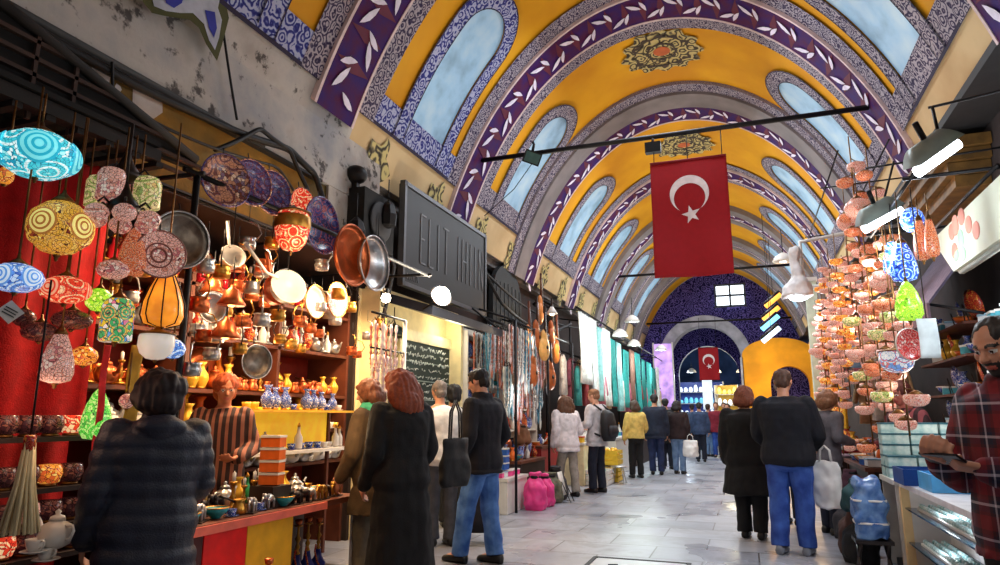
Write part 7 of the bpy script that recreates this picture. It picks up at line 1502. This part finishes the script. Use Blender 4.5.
t = thing('white_banner', 'tall white banner hanging below the small far flag', 'banner', (at(708, 395, y=30).x, 29.8, at(708, 395, y=30).z)); b = MB(); b.cloth((-.2, 0, -.6), (.4, 0, 0), (0, 0, 1.5), 6, 10, lambda a, c: .02 * math.sin(a * 6)); b.build('cloth', pm('far_white_glow', (226, 236, 244), .4), t); b = MB(); b.tube([(-.24, 0, .9), (.24, 0, .9)], .015, 6); b.build('rod', iron, t); b = MB(); b.tube([(0, 0, .9), (0, 0, 3.1)], .008, 5); b.build('cord', iron, t)  # banner cloth reuses the self-glowing white of the wares
# right side stalls further down
counter('market_counter', 'dark counter along the right wall past the lamp stall', 10.6, 14.0, 1.2, 1.9, .8, dark_wood, wood); fill('on the right dark counter', (1.4, 10.62, .806), (1.4, 13.98, .806), ['rvase', 'ovase', 'obowl', 'gvase', 'wbox', 'cteap'], 'the lamp stall', smin=1.4, smax=2.)
counter('market_counter', 'wooden counter on the right near the yellow arch wall', 15.0, 21.0, 1.3, 1.95, .8, wood, wood); fill('on the right wooden counter', (1.5, 15.02, .806), (1.5, 20.98, .806), ['gvase', 'ybox', 'wbox', 'obowl', 'abot'], 'the dark counter', smin=1.6, smax=2.3)
t = thing('white_post', 'pale square post with cables at the edge of the right stall', 'post', (1.06, 11.6, 0)); b = MB(); b.box((0, 0, 1.7), (.16, .16, 3.4)); b.build('shaft', pm('pale_post', (206, 214, 190), .6), t); b = MB(); b.box((0, 0, .08), (.22, .22, .16)); b.build('foot', dkmetal, t); b = MB(); b.box((0, 0, 3.42), (.2, .2, .06)); b.build('cap', white_c, t)
for k, (y, c, n) in enumerate(((10.9, (236, 176, 40), 'yellow'), (11.9, (220, 130, 40), 'orange'), (12.9, (190, 80, 50), 'rust'), (13.9, (236, 200, 90), 'pale gold'), (15.2, (230, 160, 50), 'amber yellow'))):
    b = MB(); b.cloth((1.3, y, 1.1), (.05, .7, 0), (0, 0, 1.7), 20, 8, lambda a, c_: .03 * math.sin(a * 18)); tag(b.build('hanging_cloth', cm('gold_cloth_%d' % k, c)), '%s cloth length hanging past the bowl lamps on the right' % n, 'cloth', 'golden cloths on the right')
rl = thing('hanging_rail', 'iron rail with the golden cloths past the bowl lamps', 'rail'); b = MB(); b.tube([(1.32, 10.7, 2.83), (1.36, 16.2, 2.83)], .018, 6); b.build('rail', iron, rl)
for y in (10.8, 13.4, 16.1): b = MB(); b.tube([(1.33, y, 2.83), (2.36, y, 2.95)], .016, 6); b.build('bracket', iron, rl)
for v in P.values(): v[0].done()
for v in (HP + [BL] + [c[0] for c in CL] + [n[0] for n in NK] + LU + [g[0] for g in GM] + [x[0] for x in TL] + [x[0] for x in BS] + [JW]): v.done()
# ================================================================== LIGHT
W = bpy.data.worlds.new('world'); SC.world = W; W.use_nodes = True
bg = W.node_tree.nodes['Background']; bg.inputs[0].default_value = (.75, .85, 1., 1); bg.inputs[1].default_value = .2
def lamp(kind, loc, e, col=(1, 1, 1), size=.3, to=None, name='lamp_or_fill', spot=None):  # any light, for real fixtures and added unseen fills alike
    l = bpy.data.lights.new(name, kind); l.energy = e; l.color = col
    if kind == 'AREA': l.size = size
    else: l.shadow_soft_size = size
    if spot: l.spot_size = math.radians(spot); l.spot_blend = .6
    o = bpy.data.objects.new(name, l); COL.objects.link(o); o.location = loc
    if to is not None: o.rotation_euler = (Vector(to) - Vector(loc)).to_track_quat('-Z', 'Y').to_euler()
    return o
WARM, NEUT, COOL = (1, .68, .38), (1, .88, .74), (.8, .9, 1)
for y, e in ((6.6, .45), (9.8, .8), (13.4, 1), (16.8, 1), (20.2, 1), (23.4, 1)):   # unseen spots added along the cornices, aimed up at the vault
    lamp('SPOT', (-3.3, y, 3.9), 90 * e, NEUT, .2, (-.2, y + .4, 6.8), spot=120)
    lamp('SPOT', (1.7, y, 4.1), 62 * e, NEUT, .2, (-1.6, y + .4, 6.8), spot=120)
for y in (8.4, 12, 15.5, 19, 22.5):                     # added overhead areas, standing in for daylight from the vault windows
    lamp('AREA', (-.9, y, 6.3), 125, COOL, 1.6, (-.9, y, 0))
# light in the near left stall, part of it added without fixtures
for p, e in (((-3.3, 3.3, 2.6), 30), ((-3.3, 4.3, 2.6), 34), ((-3.3, 5.3, 2.6), 34), ((-3.6, 6.0, 2.5), 16)): lamp('SPOT', p, e * 4, WARM, .12, (p[0] - .6, p[1], .9), spot=140)
lamp('POINT', (-3.75, 4.4, 1.75), 10, WARM, .1); lamp('POINT', (-3.0, 2.2, 1.4), 4, (1, .6, .4), .2); lamp('POINT', (-3.3, 4.3, 3.0), 5, (1, .75, .45), .1)  # last point is added, unseen, as warm bounce on the ochre band
lamp('POINT', (-2.7, 3.7, 2.2), 15, WARM, .1); lamp('POINT', (-2.75, 4.4, 1.2), 5, WARM, .1); lamp('POINT', (-3.3, 7.5, 2.2), 14, (1, .88, .66), .1); lamp('POINT', (.1, .9, 2.9), 18, (1, .93, .84), .3); lamp('POINT', (.4, 2.1, 2.5), 20, (1, .93, .84), .2)  # added unseen points: stall front, doorway, fill for the plaid shirt man
# doorway and flood lamp
lamp('POINT', tuple(LP + Vector((.12, -.1, -.05))), 60, (1, .86, .66), .08); lamp('POINT', (-3.75, 8.4, 2.4), 10, (1, .88, .62), .15)
# bead, lute and cloth stalls, with added points that have no fixture
lamp('POINT', (-3.15, 10.0, 2.45), 26, (1, .9, .76), .1); lamp('POINT', (-2.75, 11.6, 2.75), 40, WARM, .1)
for y in (13.4, 15, 17, 19, 21, 23): lamp('POINT', (-2.6, y, 2.75), 42, (.86, 1, .98), .12)
for y in (9.3, 11.2): lamp('POINT', (-3.0, y, 1.6), 8, (1, .9, .8), .1)
# right stall
for p, e, c in ((tuple(P1 + Vector((-.1, -.05, -.2))), 34, COOL), (tuple(P2 + Vector((-.1, -.1, -.2))), 40, COOL), ((1.2, 7.3, 2.7), 30, (1, .85, .75)), ((1.3, 8.9, 2.4), 30, (1, .8, .65)), ((1.95, 5.7, 2.5), 30, COOL), ((1.5, 4.6, 2.2), 16, COOL), ((1.0, 10.6, 2.6), 24, COOL), ((1.4, 6.6, 1.5), 8, NEUT)): lamp('POINT', p, e, c, .12)
lamp('POINT', (1.22, 5.5, .67), 2.5, COOL, .05); lamp('POINT', (1.22, 4.7, .67), 2.5, COOL, .05); lamp('POINT', (1.2, 5.6, .42), 2, COOL, .05)  # added unseen points that brighten the cabinet shelves
for y in (13, 17, 20.5): lamp('POINT', (1.2, y, 2.6), 40, WARM, .12)
lamp('POINT', (.9, 24.6, 2.4), 50, (1, .72, .36), .15)
# far hall
for x, y, e, c in ((-2.6, 30.2, 70, (.7, .85, 1)), (-.8, 30.2, 50, (1, .9, .6)), (-1.6, 33, 60, (.6, .8, 1))): lamp('POINT', (x, y, 3.0), e, c, .15)
SC.view_settings.view_transform = 'Standard'; SC.view_settings.look = 'None'; SC.view_settings.gamma = 1; SC.view_settings.use_curve_mapping = False
SC.view_settings.exposure = 0.0
SC.cycles.use_denoising = True
SC.cycles.max_bounces = 6; SC.cycles.sample_clamp_indirect = 4.
SC.cycles.use_light_tree = True
